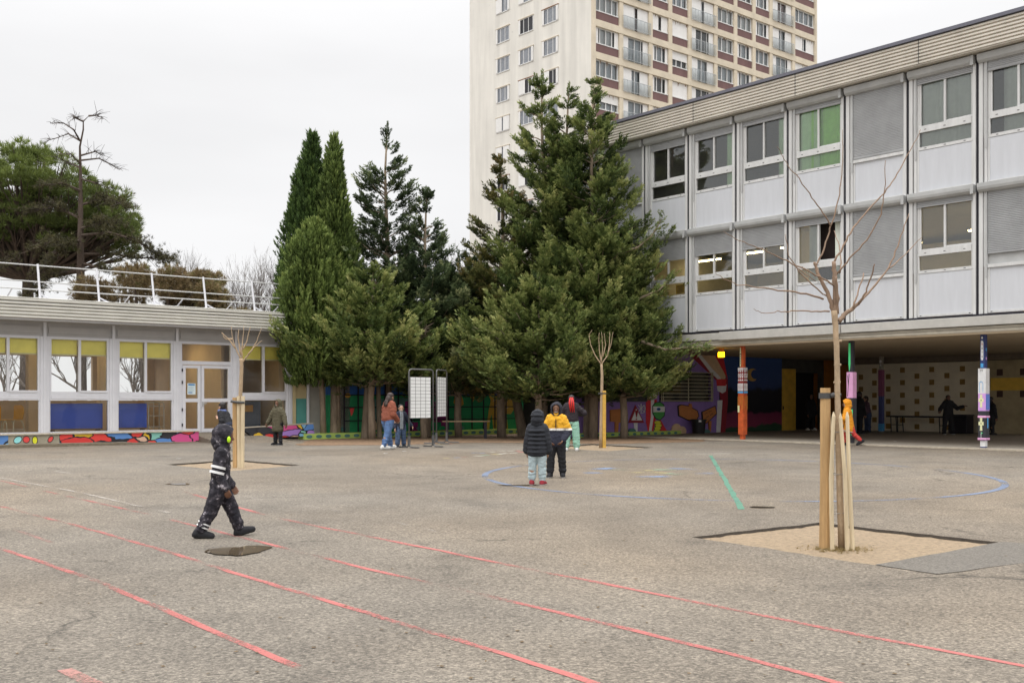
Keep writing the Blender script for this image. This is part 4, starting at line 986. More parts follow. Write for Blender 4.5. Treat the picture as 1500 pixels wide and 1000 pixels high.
for (px, py, w, h) in ((316, 565, 13, 9), (300, 570, 3, 5)):
    tt, z = HIT(px, py, LW(0, 4.0), BD); mb.box(tt-w*.022, tt+w*.022, 4.0, 4.02, z-h*.022, z+h*.022, 3)
mb.build('wall_poster', [pm('mauve_poster', (.2, .08, .1)), C_R2, pm('dark_poster', (.12, .05, .06)), pm('pale_poster', (.5, .48, .4))], lb)
for k, (x, y) in enumerate(((.6, 2.4), (2.6, 3.2), (4.6, 2.2), (5.6, 1.4), (6.6, 3.2))):
    o = thing('ceiling_light', ['lit ceiling tube above the orange chairs', 'lit ceiling tube behind the second yellow blind', 'lit ceiling tube behind the blind next to the door', 'lit ceiling tube seen through the top light over the door', 'lit ceiling tube behind the wide door leaf'][k], 'lamp', LW(x, y, 3.3), ROT_L+1.57, 'ceiling tubes in the low building')
    mb = MB(); mb.box(-.5, .5, -.07, .07, .02, .1); mb.build('lamp_housing', M_WHITE, o); mb = MB(); mb.box(-.45, .45, -.05, .05, -.01, .02); mb.build('tube', M_LAMP, o)

# ------------------------------------------------------------------ tower block
TY = 90.6; TC = Vector(((866-CX)/F*TY, TY, 0))
tw = thing('apartment_tower', 'tall cream apartment tower with brown spandrels and white shutters behind the conifers', 'building', TC, THETA)
M_TW = mat('cream_tower_render', (.70, .675, .62), .85, .05, .35); n_, l_, b_ = nodes_of(M_TW)
# rain streaks and patches
tc = n_.new('ShaderNodeTexCoord'); mp = n_.new('ShaderNodeMapping'); mp.inputs['Scale'].default_value = (1.2, 1.2, .12); l_.new(tc.outputs['Object'], mp.inputs[0])
no = n_.new('ShaderNodeTexNoise'); no.inputs['Scale'].default_value = .9; no.inputs['Detail'].default_value = 8; l_.new(mp.outputs[0], no.inputs['Vector'])
mr = n_.new('ShaderNodeMapRange'); mr.inputs[1].default_value = .3; mr.inputs[2].default_value = .62; mr.inputs[3].default_value = .84; mr.inputs[4].default_value = 1.03; l_.new(no.outputs['Fac'], mr.inputs[0])
no2 = n_.new('ShaderNodeTexNoise'); no2.inputs['Scale'].default_value = .75; no2.inputs['Detail'].default_value = 9; no2.inputs['Roughness'].default_value = .72; l_.new(tc.outputs['Object'], no2.inputs['Vector'])
mr2 = n_.new('ShaderNodeMapRange'); mr2.inputs[1].default_value = .665; mr2.inputs[2].default_value = .72; mr2.inputs[3].default_value = 1; mr2.inputs[4].default_value = .62; l_.new(no2.outputs['Fac'], mr2.inputs[0])
m3 = n_.new('ShaderNodeMath'); m3.operation = 'MULTIPLY'; l_.new(mr.outputs[0], m3.inputs[0]); l_.new(mr2.outputs[0], m3.inputs[1])
src = b_.inputs['Base Color'].links[0].from_socket; vs = n_.new('ShaderNodeVectorMath'); vs.operation = 'SCALE'; l_.new(src, vs.inputs[0]); l_.new(m3.outputs[0], vs.inputs['Scale']); l_.new(vs.outputs[0], b_.inputs['Base Color'])
M_TB = mat('tan_concrete_band', (.60, .53, .415), .85, .12, .8); M_SP = mat('brown_spandrel', (.155, .088, .085), .8, .14, 1.2, stretch=(1, 1, .4))
M_TF = mat('white_window_frame', (.68, .68, .67), .5, .04); M_TSH = mat('white_shutter', (.72, .71, .69), .6, .06, 2); M_TD = mat('dark_room', (.03, .03, .035), .5)
M_TN = mat('net_curtain', (.62, .64, .66), .7, .12, 4); M_TG = glass_mat('tower_glass', (.8, .84, .86), 1.6, .06); M_RED = mat('red_curtain', (.2, .05, .04), .8, .1); M_RAILG = mat('grey_railing', (.42, .44, .45), .5)
M_TGR = mat('grey_window', (.22, .235, .26), .25, .2, 3); M_RUST = mat('rust_stain', (.22, .11, .05), .9, .3)
DL = (CX-688 and None)
yl = None
k_ = (688-CX)/F; yl = (k_*TC.y-TC.x)/(AD.x-k_*AD.y)      # length of the left face
k_ = (1194-CX)/F; xr_ = (k_*TC.y-TC.x)/(BD.x-k_*BD.y)
STO, ZT, HT = 2.78, 33.24, 33.24+2.78*4+.6
mb = MB(); mb.box(0.1, xr_-.1, .35, yl, 0, HT); mb.box(0, .1, 0, yl, 0, HT); mb.build('wall', M_TW, tw)
mb = MB(); mb.box(-.004, .32, -.25, .0, 0, HT); mb.build('corner_pier', M_TB, tw)
mb = MB(); mb.box(xr_-.3, xr_, -.25, yl, 0, HT); mb.build('corner_pier', M_TB, tw)
mb = MB(); mb.box(-.1, xr_+.1, -.3, yl+.1, HT, HT+.5); mb.build('roof', M_TB, tw)
cols = [867, 908.4, 951.6, 980.4, 1009, 1047, 1076, 1103, 1128, 1161, 1191]
def tx(px): k = (px-CX)/F; return (k*TC.y-TC.x)/(BD.x-k*BD.y)
cx_ = [tx(p) for p in cols]; kinds = 'WBwwBwwwBW'
mb = MB()
for k in range(1, 10): mb.box(cx_[k]-.24, cx_[k]+.24, -.16, .3, 0, HT)
mb.build('pilaster', M_TB, tw)
fl = list(range(-5, 5))
rnd = random.Random(11)
for f in fl:
    zt = ZT+f*STO
    mb = MB(); mb.box(0.32, xr_-.3, -.2, .34, zt, zt+.58); mb.build('floor_band', M_TB, tw)
    for c, kd in enumerate(kinds):
        x0, x1 = cx_[c]+.26, cx_[c+1]-.26
        if c == 0: x0 = .34
        if c == 9: x1 = xr_-.32
        zb = zt-1.38; zs = zt-2.20
        vis = f >= -4
        if kd == 'B':
            mb = MB()
            z0 = zs+.02
            mb.box(x0, x0+.06, .05, .2, z0, zt); mb.box(x1-.06, x1, .05, .2, z0, zt); mb.box(x0, x1, .05, .2, zt-.06, zt)
            xm = (x0+x1)/2; mb.box(xm-.04, xm+.04, .08, .2, z0, zt-.06); mb.box((x0+xm)/2-.03, (x0+xm)/2+.03, .08, .2, z0, zt-.06); mb.box((x1+xm)/2-.03, (x1+xm)/2+.03, .08, .2, z0, zt-.06)
            w = mb.build('french_window', M_TF, tw)
            mb = MB(); mb.quad((x0, .14, z0), (x1, .14, z0), (x1, .14, zt), (x0, .14, zt)); mb.build('pane', M_TG, w)
            st = rnd.random(); cm = rnd.choice([M_TN, M_TN, M_TN, M_TSH, M_TD, M_RED if rnd.random() < .4 else M_TN])
            mb = MB(); mb.quad((x0, .3, z0), (x1, .3, z0), (x1, .3, zt), (x0, .3, zt)); mb.build('curtain', cm, w)
            wsh = (x1-x0)*rnd.choice([.22, .3, .36, .45]); mb = MB()
            mb.box(x0, x0+wsh, -.01, .04, z0, zt-.03); mb.build('shutter', M_TSH, w); mb = MB(); mb.box(x1-wsh*.9, x1, -.01, .04, z0, zt-.03); mb.build('shutter', M_TSH, w)
            mb = MB()
            for k in range(9): x = x0-.1+(x1-x0+.2)*k/8; mb.box(x-.012, x+.012, -.32, -.30, z0+.05, z0+1.0)
            mb.box(x0-.12, x1+.12, -.33, -.29, z0+1.0, z0+1.04); mb.box(x0-.12, x1+.12, -.33, -.29, z0+.03, z0+.06)
            for x in (x0-.1, x1+.08): mb.box(x, x+.02, -.3, -.02, z0+1.0, z0+1.03)
            mb.quad((x0-.1, -.31, z0+.06), (x1+.1, -.31, z0+.06), (x1+.1, -.31, z0+1.0), (x0-.1, -.31, z0+1.0), 1)
            mb.build('balcony_rail', [M_RAILG, M_TG], w)
        else:
            mb = MB(); mb.box(x0, x1, -.04, .3, zs, zb-.06); mb.build('spandrel', M_SP, tw)
            mb = MB(); mb.box(x0, x1, -.08, .2, zb-.06, zb+.02); mb.box(x0, x0+.07, .02, .2, zb+.02, zt); mb.box(x1-.07, x1, .02, .2, zb+.02, zt); mb.box(x0, x1, .02, .2, zt-.07, zt)
            np_ = 3 if kd == 'W' else 2
            for k in range(1, np_+1): x = x0+(x1-x0)*k/(np_+1); mb.box(x-.035, x+.035, .04, .2, zb+.02, zt-.07)
            w = mb.build('window', M_TF, tw)
            mb = MB(); mb.quad((x0, .12, zb), (x1, .12, zb), (x1, .12, zt), (x0, .12, zt)); mb.build('pane', M_TG, w)
            mb = MB(); mb.quad((x0, .28, zb), (x1, .28, zb), (x1, .28, zt), (x0, .28, zt)); mb.build('curtain', rnd.choice([M_TN, M_TN, M_TN, M_TSH, M_TD]), w)
            r = rnd.random(); mb = MB()
            if r < .12: mb.box(x0, x1, -.01, .03, zb+.02, zt-.02)
            elif r < .38: a = (x1-x0)*.42; mb.box(x0, x0+a, -.01, .03, zb+.02, zt-.04); mb.build('shutter', M_TSH, w); mb = MB(); mb.box(x1-a*.95, x1, -.01, .03, zb+.02, zt-.04)
            elif r < .6: a = (x1-x0)*.16; mb.box(x0, x0+a, -.01, .03, zb+.02, zt-.04); mb.build('shutter', M_TSH, w); mb = MB(); mb.box(x1-a, x1, -.01, .03, zb+.02, zt-.04)
            elif r < .7: mb.box(x0, x1, -.01, .03, zt-.75, zt-.02)
            else: a = .1; mb.box(x0, x0+a, -.01, .03, zb+.02, zt-.04)
            mb.build('shutter', M_TSH, w)
            if rnd.random() < .6:
                mb = MB()
                for k in range(5): x = rnd.uniform(x0+.05, x1-.05); hh = rnd.uniform(.08, .35); mb.quad((x-.04, -.012, zt-.02), (x+.04, -.012, zt-.02), (x+.012, -.012, zt-.02-hh), (x-.012, -.012, zt-.02-hh))
                mb.build('rust_stain', M_RUST, w)
def ty(px): k = (px-CX)/F; return (k*TC.y-TC.x)/(AD.x-k*AD.y)
for f in fl:
    zt = ZT+f*STO+.16; zb = zt-1.32
    for ca, cb in ((727.5, 746.5), (760.5, 781.5), (795, 818)):
        ya, yb = ty(cb), ty(ca)
        mb = MB(); mb.box(-.06, -.02, ya, yb, zb-.07, zb); mb.box(-.04, 0, ya, ya+.07, zb, zt); mb.box(-.04, 0, yb-.07, yb, zb, zt); mb.box(-.04, 0, ya, yb, zt-.06, zt)
        for k in (1, 2): y = ya+(yb-ya)*k/3; mb.box(-.035, 0, y-.03, y+.03, zb, zt-.06)
        w = mb.build('window', M_TF, tw)
        mb = MB(); mb.box(-.012, -.002, ya, yb, zb, zt); mb.build('pane', rnd.choice([M_TD, M_TGR, M_TGR, M_TGR]), w)
        mb = MB(); r = rnd.random(); L_ = yb-ya
        a, b2 = ((.12, .45), (.0, .12), (.45, .45), (.12, .12), (.15, .35))[rnd.randrange(5)]
        if a: mb.box(-.09, -.065, ya, ya+L_*a, zb, zt-.03); mb.build('shutter', M_TSH, w); mb = MB()
        mb.box(-.09, -.065, yb-L_*max(b2, .08), yb, zb, zt-.03)
        mb.build('shutter', M_TSH, w)
        mb = MB(); mb.box(-.1, 0, ya-.05, yb+.1, zt, zt+.06); mb.build('lintel', M_RUST if rnd.random() < .3 else M_TB, w)
# ------------------------------------------------------------------ trees
def leaf_mat(name, stops, rough=.65, trans=.22):
    m = bpy.data.materials.new(name); m.use_nodes = True
    n, l, b = nodes_of(m)
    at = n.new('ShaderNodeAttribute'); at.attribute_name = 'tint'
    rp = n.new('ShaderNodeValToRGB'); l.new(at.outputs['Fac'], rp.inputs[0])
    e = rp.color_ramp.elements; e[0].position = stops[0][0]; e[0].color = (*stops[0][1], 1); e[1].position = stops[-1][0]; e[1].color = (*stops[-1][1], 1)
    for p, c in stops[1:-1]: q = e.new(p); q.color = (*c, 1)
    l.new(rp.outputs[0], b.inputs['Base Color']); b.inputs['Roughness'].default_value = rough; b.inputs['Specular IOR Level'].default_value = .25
    tr = n.new('ShaderNodeBsdfTranslucent'); l.new(rp.outputs[0], tr.inputs[0])
    mx = n.new('ShaderNodeMixShader'); mx.inputs[0].default_value = trans
    l.new(b.outputs[0], mx.inputs[1]); l.new(tr.outputs[0], mx.inputs[2]); l.new(mx.outputs[0], n['Material Output'].inputs[0])
    return m
L_FIR = leaf_mat('conifer_needles', [(0, (0.0279, 0.047, 0.0148)), (0.35, (0.0823, 0.1193, 0.0336)), (0.7, (0.221, 0.2626, 0.0831)), (1, (0.4031, 0.4082, 0.1556))])
L_BLUE = leaf_mat('blue_conifer_needles', [(0, (0.0223, 0.0384, 0.0185)), (0.4, (0.0629, 0.0913, 0.0404)), (0.75, (0.1494, 0.1922, 0.0899)), (1, (0.3688, 0.3806, 0.1897))])
L_RUSTY = leaf_mat('rusty_conifer_needles', [(0, (.04, .05, .018)), (.4, (.10, .108, .032)), (.75, (.21, .18, .065)), (1, (.33, .23, .11))])
L_CYP = leaf_mat('cypress_needles', [(0, (0.0255, 0.0496, 0.0148)), (0.45, (0.0774, 0.1296, 0.0336)), (0.8, (0.1792, 0.2562, 0.0664)), (1, (0.355, 0.4246, 0.1265))])
L_YEL = leaf_mat('bright_cypress_needles', [(0, (0.0358, 0.0598, 0.0166)), (0.4, (0.1113, 0.1607, 0.0404)), (0.75, (0.251, 0.3202, 0.0899)), (1, (0.4916, 0.527, 0.1739))])
L_PINE = leaf_mat('pine_needles', [(0, (.045, .065, .018)), (.45, (.105, .135, .034)), (.8, (.18, .225, .052)), (1, (.26, .30, .08))])
L_BROWN = leaf_mat('dead_leaves', [(0, (.09, .068, .035)), (.5, (.20, .145, .075)), (.8, (.27, .20, .10)), (1, (.16, .17, .06))])
L_CEDAR = leaf_mat('cedar_needles', [(0, (.04, .038, .02)), (.6, (.08, .075, .035)), (1, (.12, .11, .05))])
BARK = mat('bark', (.25, .195, .14), .95, .35, 9, .9, 40, stretch=(1, 1, .25))
BARK_D = mat('dark_bark', (.085, .062, .048), .95, .3, 9, .8, 40, stretch=(1, 1, .25))
TWIG = mat('grey_twigs', (.13, .105, .085), .9, .25, 6)
TWIG_D = mat('dark_twigs', (.055, .042, .035), .9, .25, 6)

def unit(a): return a / np.maximum(np.linalg.norm(a, axis=-1, keepdims=True), 1e-9)
def make_templates(kind, n=7):
    T = []
    for s in range(n):
        r = np.random.default_rng(100+s); B = []; tipv = []
        if kind == 'spray':                           # flat feathery frond along +x
            K = 12
            for k in range(K):
                x = .02+.86*k/K; sd = (-1)**k; a = sd*r.uniform(.45, .95); L = r.uniform(.32, .52)*(1.15-.55*x); w = r.uniform(.10, .17)
                z = r.uniform(-.05, .05); dz = r.uniform(-.25, .35)
                B.append((x, 0, z, math.cos(a), math.sin(a), dz, L, w)); tipv.append(x)
            B.append((.7, 0, 0, 1, 0, .1, .42, .1)); tipv.append(1)
        elif kind == 'plume':                         # upright tuft, round in section
            K = 12
            for k in range(K):
                x = .0+.75*k/K; a = r.uniform(0, 6.28); o = r.uniform(.3, .65); L = r.uniform(.3, .5)*(1.1-.4*x); w = r.uniform(.09, .15)
                B.append((x, 0, 0, math.cos(o), math.sin(o)*math.cos(a), math.sin(o)*math.sin(a), L, w)); tipv.append(x)
            B.append((.6, 0, 0, 1, 0, 0, .5, .09)); tipv.append(1)
        else:                                         # tuft: needles bursting out
            K = 18
            for k in range(K):
                a = r.uniform(0, 6.28); o = r.uniform(.1, 1.35); L = r.uniform(.55, 1); w = r.uniform(.05, .085)
                B.append((0, 0, 0, math.cos(o), math.sin(o)*math.cos(a), math.sin(o)*math.sin(a), L, w)); tipv.append(L)
        V = []
        for (x, y, z, dx, dy, dz, L, w) in B:
            d = np.array([dx, dy, dz], float); d /= np.linalg.norm(d); rv = r.normal(size=3); sd = np.cross(d, rv); sd /= np.linalg.norm(sd)
            if kind == 'spray': sd = np.cross(d, np.array([0, 0, 1])+.5*r.normal(size=3)); sd /= np.linalg.norm(sd)
            p = np.array([x, y, z])
            V.append([p, p+d*L*.45+sd*w*.5, p+d*L, p+d*L*.45-sd*w*.5])
        T.append((np.array(V), np.array(tipv)))
    return T
TPL = {k: make_templates(k) for k in ('spray', 'plume', 'tuft')}
def foliage(name, P, D, S, tint, kind, m, parent, up=None, rng=RNG, flat=.35, tipgain=.34):
    P = np.asarray(P, float); D = unit(np.asarray(D, float)); S = np.asarray(S, float); tint = np.asarray(tint, float)
    U = np.tile(np.array([0, 0, 1.0]), (len(P), 1)) + rng.normal(size=P.shape)*flat
    side = unit(np.cross(U, D)); U = np.cross(D, side)
    idx = rng.integers(0, len(TPL[kind]), len(P)); VV = []; TT = []
    for t, (T, tv) in enumerate(TPL[kind]):
        k = np.where(idx == t)[0]
        if not len(k): continue
        B = np.stack([D[k], side[k], U[k]], 1)        # n,3,3
        W = np.einsum('fvc,ncx->nfvx', T, B)*S[k][:, None, None, None] + P[k][:, None, None, :]
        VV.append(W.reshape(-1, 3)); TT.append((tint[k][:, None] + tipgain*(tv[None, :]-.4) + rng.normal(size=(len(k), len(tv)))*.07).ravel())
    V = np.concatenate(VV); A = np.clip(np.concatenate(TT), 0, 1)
    o = bpy.data.objects.new(name, np_mesh(name, V, 4, [m], {'tint': A})); COL.objects.link(o); o.parent = parent
    return o
def lerp_profile(prof, h):
    for (a, ra), (b, rb_) in zip(prof[:-1], prof[1:]):
        if h <= b: return ra+(rb_-ra)*(h-a)/max(b-a, 1e-6)
    return prof[-1][1]

def conifer(name, label, px, Y, ytop, ybot, prof, m, seed, nb=170, size=.315, tint=.4, tr=.17, lean=(0, 0), spread=.24, droop=.25, dens=1.6, group=None, az=None, trunk_px=None, tipx=0):
    """prof: (height fraction, radius in metres); lean: crown centre offset in metres at the bottom"""
    rng = np.random.default_rng(seed); rd = random.Random(seed)
    base = Vector(((px-CX)/F*Y, Y, gz(Y)))
    t = thing(name, label, 'tree', base, 0, group)
    zt = EYE+(HY-ytop)/F*Y-base.z; zb = EYE+(HY-ybot)/F*Y-base.z
    P = []; D = []; S = []; TI = []
    mb = MB()
    tb = .085+zt*.0075
    curve = [Vector((tipx*(k/8)**2+ .05*math.sin(k*1.7+seed), .05*math.cos(k*2.1+seed), zt*.98*k/8)) for k in range(9)]
    curve[0] = Vector((0, 0, -.1))
    mb.tube(curve, [tb*(1-k/8.6)+.012 for k in range(9)], 8)
    ht = np.array([p[0] for p in prof]); rr = np.array([p[1] for p in prof])
    hs = np.linspace(0, 1, 200); w = np.interp(hs, ht, rr)**1.1+.10; w /= w.sum()
    for k in range(nb):
        h = float(rng.choice(hs, p=w)) + rng.uniform(-.004, .004); h = min(max(h, 0), .985)
        Rm = float(np.interp(h, ht, rr)); a = rng.uniform(0, 2*math.pi) if az is None else rng.uniform(*az)
        L = Rm*rng.uniform(.55, 1.12)*(1 if rng.random() > .10 else 1.28)
        z = zb+(zt-zb)*h; out = np.array([math.cos(a), math.sin(a), 0])
        tk = min(1, max(0, z/zt)); c = curve[int(tk*8)].lerp(curve[min(8, int(tk*8)+1)], tk*8-int(tk*8))
        lf = 1-h; org = np.array([c.x+lean[0]*lf, c.y+lean[1]*lf, z])
        rise = rng.uniform(.0, .35)+.55*max(0, h-.55)
        def bp(s):
            return org + out*L*s + np.array([0, 0, L*(rise*s - droop*1.6*s*(1-s) + .16*s*s)])
        if k % 2 == 0: mb.tube([Vector((c.x, c.y, z-.1))]+[Vector(bp(s)) for s in (.25, .6, .92)], [.035, .028, .018, .006], 4, cap=False)
        ns = int((7+L*9)*dens)
        bt = tint+rng.normal()*tr
        for q in range(ns):
            s = rng.uniform(.22, 1)**.72; p = bp(s); sp = spread*L*(1.05-s)*.75+.06
            sdv = np.array([-out[1], out[0], 0]); off = rng.normal()*sp*.6
            tang = bp(min(1, s+.05))-bp(max(0, s-.05)); tang /= np.linalg.norm(tang)
            d = tang*1.0+sdv*np.sign(off)*rng.uniform(.1, .9)+np.array([0, 0, rng.uniform(-.15, .45)])
            P.append(p+sdv*off+np.array([0, 0, rng.normal()*.05*L])); D.append(d); S.append(size*rng.uniform(.75, 1.3)*(.75+.25*min(1, Rm))); TI.append(bt+.54*(s-.72)+rng.normal()*.06)  # inner sprays darker, tips lighter: new growth, with shade and highlight in the tint
    for k in range(14):                               # leader tip
        s = k/14; p = np.array(curve[8])+np.array([tipx*0, 0, zt*.02-.9*s]); a = rng.uniform(0, 6.28)
        P.append(p); D.append([.5*math.cos(a)*(.3+s), .5*math.sin(a)*(.3+s), 1-.4*s]); S.append(size*(.7+.5*s)); TI.append(tint)
    mb.build('trunk', BARK, t, smooth=True)
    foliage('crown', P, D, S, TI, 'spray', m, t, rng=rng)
    return t

def cypress(name, label, px, Y, ytop, ybot, prof, m, seed, n=3800, tint=.4, plumes=60, size=.34, group=None, tipx=0, trunks=((0, 0),)):
    rng = np.random.default_rng(seed)
    base = Vector(((px-CX)/F*Y, Y, gz(Y))); t = thing(name, label, 'tree', base, 0, group)
    zt = EYE+(HY-ytop)/F*Y-base.z-.45; zb = EYE+(HY-ybot)/F*Y-base.z
    ht = np.array([p[0] for p in prof]); rr = np.array([p[1] for p in prof]); hs = np.linspace(0, 1, 300); w = np.interp(hs, ht, rr); w = w/w.sum()
    P = []; D = []; S = []; TI = []
    mb = MB()
    for k, (ox, oy) in enumerate(trunks): mb.tube([(ox, oy, -.1), (ox*.9, oy, zb*.6), (ox*.6, oy*.6, zb+.8), (0, 0, zt*.6), (tipx*.9, 0, zt*.97)], [.12, .10, .09, .06, .01], 8)
    # the crown is made of upright plumes lying against each other
    for k in range(plumes):
        h0 = float(rng.choice(hs, p=w)); a = rng.uniform(0, 2*math.pi); R0 = float(np.interp(h0, ht, rr))
        rad = R0*rng.uniform(.6, 1.12); Lp = min((zt-zb)*rng.uniform(.14, .26), (1.03-h0)*(zt-zb)); pr = rng.uniform(.18, .34)*(.6+.4*R0)
        cx, cy = rad*math.cos(a), rad*math.sin(a); bt = tint+rng.normal()*.12
        nn = max(12, int(n/plumes))
        for q in range(nn):
            s = rng.uniform(0, 1); hz = h0*(zt-zb)+Lp*s; Rz = float(np.interp(min(1, hz/(zt-zb)), ht, rr))
            f = min(1.0, Rz/max(rad, .05)); aa = rng.uniform(0, 2*math.pi); rp = pr*(1-s*.85)
            x = cx*f+rp*math.cos(aa)+tipx*(hz/zt)**3; y = cy*f+rp*math.sin(aa)
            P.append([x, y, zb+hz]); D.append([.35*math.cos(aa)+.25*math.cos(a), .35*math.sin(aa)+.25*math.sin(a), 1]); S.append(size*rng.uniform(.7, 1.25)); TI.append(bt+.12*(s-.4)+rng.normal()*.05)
    for k in range(int(n*.5)):                        # inner fill
        h = float(rng.choice(hs, p=w)); Rm = float(np.interp(h, ht, rr))*math.sqrt(rng.uniform(.1, .85)); a = rng.uniform(0, 6.28)
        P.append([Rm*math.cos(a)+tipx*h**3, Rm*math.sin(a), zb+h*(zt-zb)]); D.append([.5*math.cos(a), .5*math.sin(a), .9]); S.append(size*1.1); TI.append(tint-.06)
    for k in range(24): s = k/24; P.append([tipx+rng.normal()*.05*(s+.3), rng.normal()*.05, zt-1.2*s-.2]); D.append([rng.normal()*.2, rng.normal()*.2, 1]); S.append(size*(.7+.4*s)); TI.append(tint)
    mb.build('trunk', BARK, t, smooth=True)
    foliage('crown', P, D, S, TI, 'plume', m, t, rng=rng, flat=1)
    return t

cypress('cypress', 'tall dark green columnar cypress at the end of the low building', 452, 38.6, 194, 566, [(0, .55), (.08, .95), (.25, 1.02), (.5, .88), (.7, .62), (.85, .34), (.95, .16), (1, .04)], L_CYP, 21, n=6200, tint=.36, plumes=90, tipx=.22, trunks=((.08, 0), (.30, .05)))
cypress('cypress', 'thin pointed cypress with a bent tip just right of the tallest column', 490, 38.0, 198, 560, [(0, .8), (.25, 1.0), (.45, .85), (.6, .58), (.72, .36), (.85, .22), (.95, .17), (1, .04)], L_YEL, 22, n=6000, tint=.34, plumes=85, tipx=.05, trunks=((0, 0), (.1, .1)))
cypress('cypress', 'shorter yellow green cypress in front of the two tall ones', 462, 37.4, 318, 568, [(0, 1.0), (.2, 1.3), (.5, 1.2), (.75, .9), (.9, .55), (1, .12)], L_YEL, 23, n=5600, tint=.42, plumes=85, trunks=((.25, .2),))
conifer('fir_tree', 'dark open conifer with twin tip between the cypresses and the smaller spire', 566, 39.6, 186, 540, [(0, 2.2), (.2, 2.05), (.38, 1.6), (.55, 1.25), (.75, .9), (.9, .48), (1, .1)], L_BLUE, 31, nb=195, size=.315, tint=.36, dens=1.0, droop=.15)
conifer('fir_tree', 'smaller dark conifer spire left of the big group', 625, 39.4, 280, 560, [(0, 2.0), (.3, 1.8), (.55, 1.3), (.75, .85), (.9, .5), (1, .12)], L_BLUE, 32, nb=161, size=.315, tint=.34, tipx=-.05)
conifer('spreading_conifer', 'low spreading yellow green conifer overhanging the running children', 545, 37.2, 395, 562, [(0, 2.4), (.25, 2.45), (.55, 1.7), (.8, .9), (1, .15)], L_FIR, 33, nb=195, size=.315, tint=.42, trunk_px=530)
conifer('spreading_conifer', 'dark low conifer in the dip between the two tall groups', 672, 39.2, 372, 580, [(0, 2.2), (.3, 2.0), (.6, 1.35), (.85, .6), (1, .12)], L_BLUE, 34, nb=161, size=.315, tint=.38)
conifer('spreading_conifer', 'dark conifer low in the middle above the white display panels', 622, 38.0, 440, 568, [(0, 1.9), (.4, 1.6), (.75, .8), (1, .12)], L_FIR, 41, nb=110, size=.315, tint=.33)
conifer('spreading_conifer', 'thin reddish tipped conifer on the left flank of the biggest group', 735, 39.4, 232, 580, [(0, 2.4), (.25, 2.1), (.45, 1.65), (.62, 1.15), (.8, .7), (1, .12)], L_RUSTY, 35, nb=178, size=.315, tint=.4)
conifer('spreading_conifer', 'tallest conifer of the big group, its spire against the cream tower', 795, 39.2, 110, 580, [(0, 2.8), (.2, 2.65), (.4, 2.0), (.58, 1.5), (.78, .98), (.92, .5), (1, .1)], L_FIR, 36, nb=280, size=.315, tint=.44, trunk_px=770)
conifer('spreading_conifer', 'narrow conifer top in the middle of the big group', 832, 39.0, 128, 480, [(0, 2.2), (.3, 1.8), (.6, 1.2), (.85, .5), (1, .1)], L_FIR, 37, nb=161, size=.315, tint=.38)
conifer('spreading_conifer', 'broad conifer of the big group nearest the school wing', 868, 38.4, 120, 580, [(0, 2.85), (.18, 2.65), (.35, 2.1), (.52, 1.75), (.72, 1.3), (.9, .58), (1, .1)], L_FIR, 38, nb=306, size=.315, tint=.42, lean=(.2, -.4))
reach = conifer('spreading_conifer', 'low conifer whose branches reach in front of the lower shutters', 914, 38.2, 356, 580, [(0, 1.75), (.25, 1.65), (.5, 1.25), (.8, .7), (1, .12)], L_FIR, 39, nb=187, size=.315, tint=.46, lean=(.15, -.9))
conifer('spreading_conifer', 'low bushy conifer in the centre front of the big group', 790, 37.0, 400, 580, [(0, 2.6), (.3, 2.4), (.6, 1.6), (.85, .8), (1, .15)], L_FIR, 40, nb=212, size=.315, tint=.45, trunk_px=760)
# two long arms that stick out over the facade
def arm(tree, label, pts, seed, n=70, size=.3):
    rng = np.random.default_rng(seed); t = tree
    W = [AT(*p)-tree.location for p in pts]; mb = MB(); mb.tube(W, [.05-.04*k/(len(W)-1) for k in range(len(W))], 6); limb = mb.build('branch', BARK, t, label=label)
    P = []; D = []; S = []; T = []
    for k in range(n):
        s = rng.uniform(0, 1)*(len(W)-1); i = min(int(s), len(W)-2); p = W[i].lerp(W[i+1], s-i); d = (W[i+1]-W[i]).normalized()
        P.append(np.array(p)+rng.normal(size=3)*.09); D.append(np.array(d)+rng.normal(size=3)*.45+np.array([0, 0, .25])); S.append(size*rng.uniform(.7, 1.2)); T.append(.48+rng.normal()*.1)
    foliage('needles', P, D, S, T, 'spray', L_FIR, limb, rng=rng)
arm(reach, 'upturned conifer branch pointing at the upper white panels', [(905,372,37.4), (935,362,37.0), (955,345,36.9), (971,318,36.8)], 51, 60, .27)
arm(reach, 'long conifer branch reaching under the zinc beam', [(940,500,36.6), (975,512,36.0), (1005,509,35.7), (1038,508,35.5)], 52, 70, .27)
arm(reach, 'short conifer branch across the left lower window', [(930,440,36.8), (965,425,36.4), (990,402,36.2)], 53, 55, .27)
# extra bare trunks under the crowns
def trunk_only(label, px, Y, ytop, r, lean_=0):
    b = Vector(((px-CX)/F*Y, Y, gz(Y))); t = thing('tree_trunk', label, 'tree', b, 0, 'grey trunks along the mural walls'); z = EYE+(HY-ytop)/F*Y-b.z
    mb = MB(); mb.tube([(0, 0, -.1), (0, 0, .05), (lean_*.4, .02, z*.4), (lean_, 0, z)], [r*1.25, r, r*.9, r*.75], 10); mb.build('trunk', BARK, t, smooth=True)
trunk_only('grey trunk standing before the small blue and green mural end', 534, 38.2, 560, .13, .1)
trunk_only('slim grey trunk right behind the girl in the brown jacket', 556, 38.6, 560, .10, -.05)
trunk_only('slanting trunk beside the camel painting', 766, 40.2, 560, .2, -.35)
trunk_only('grey trunk at the corner of the dark wall', 790, 39.2, 560, .12, .05)
trunk_only('trunk rising behind the girl with red braids', 860, 38.8, 560, .17, .05)
trunk_only('pale trunk at the left end of the animal mural', 489, 38.0, 560, .15, .0)

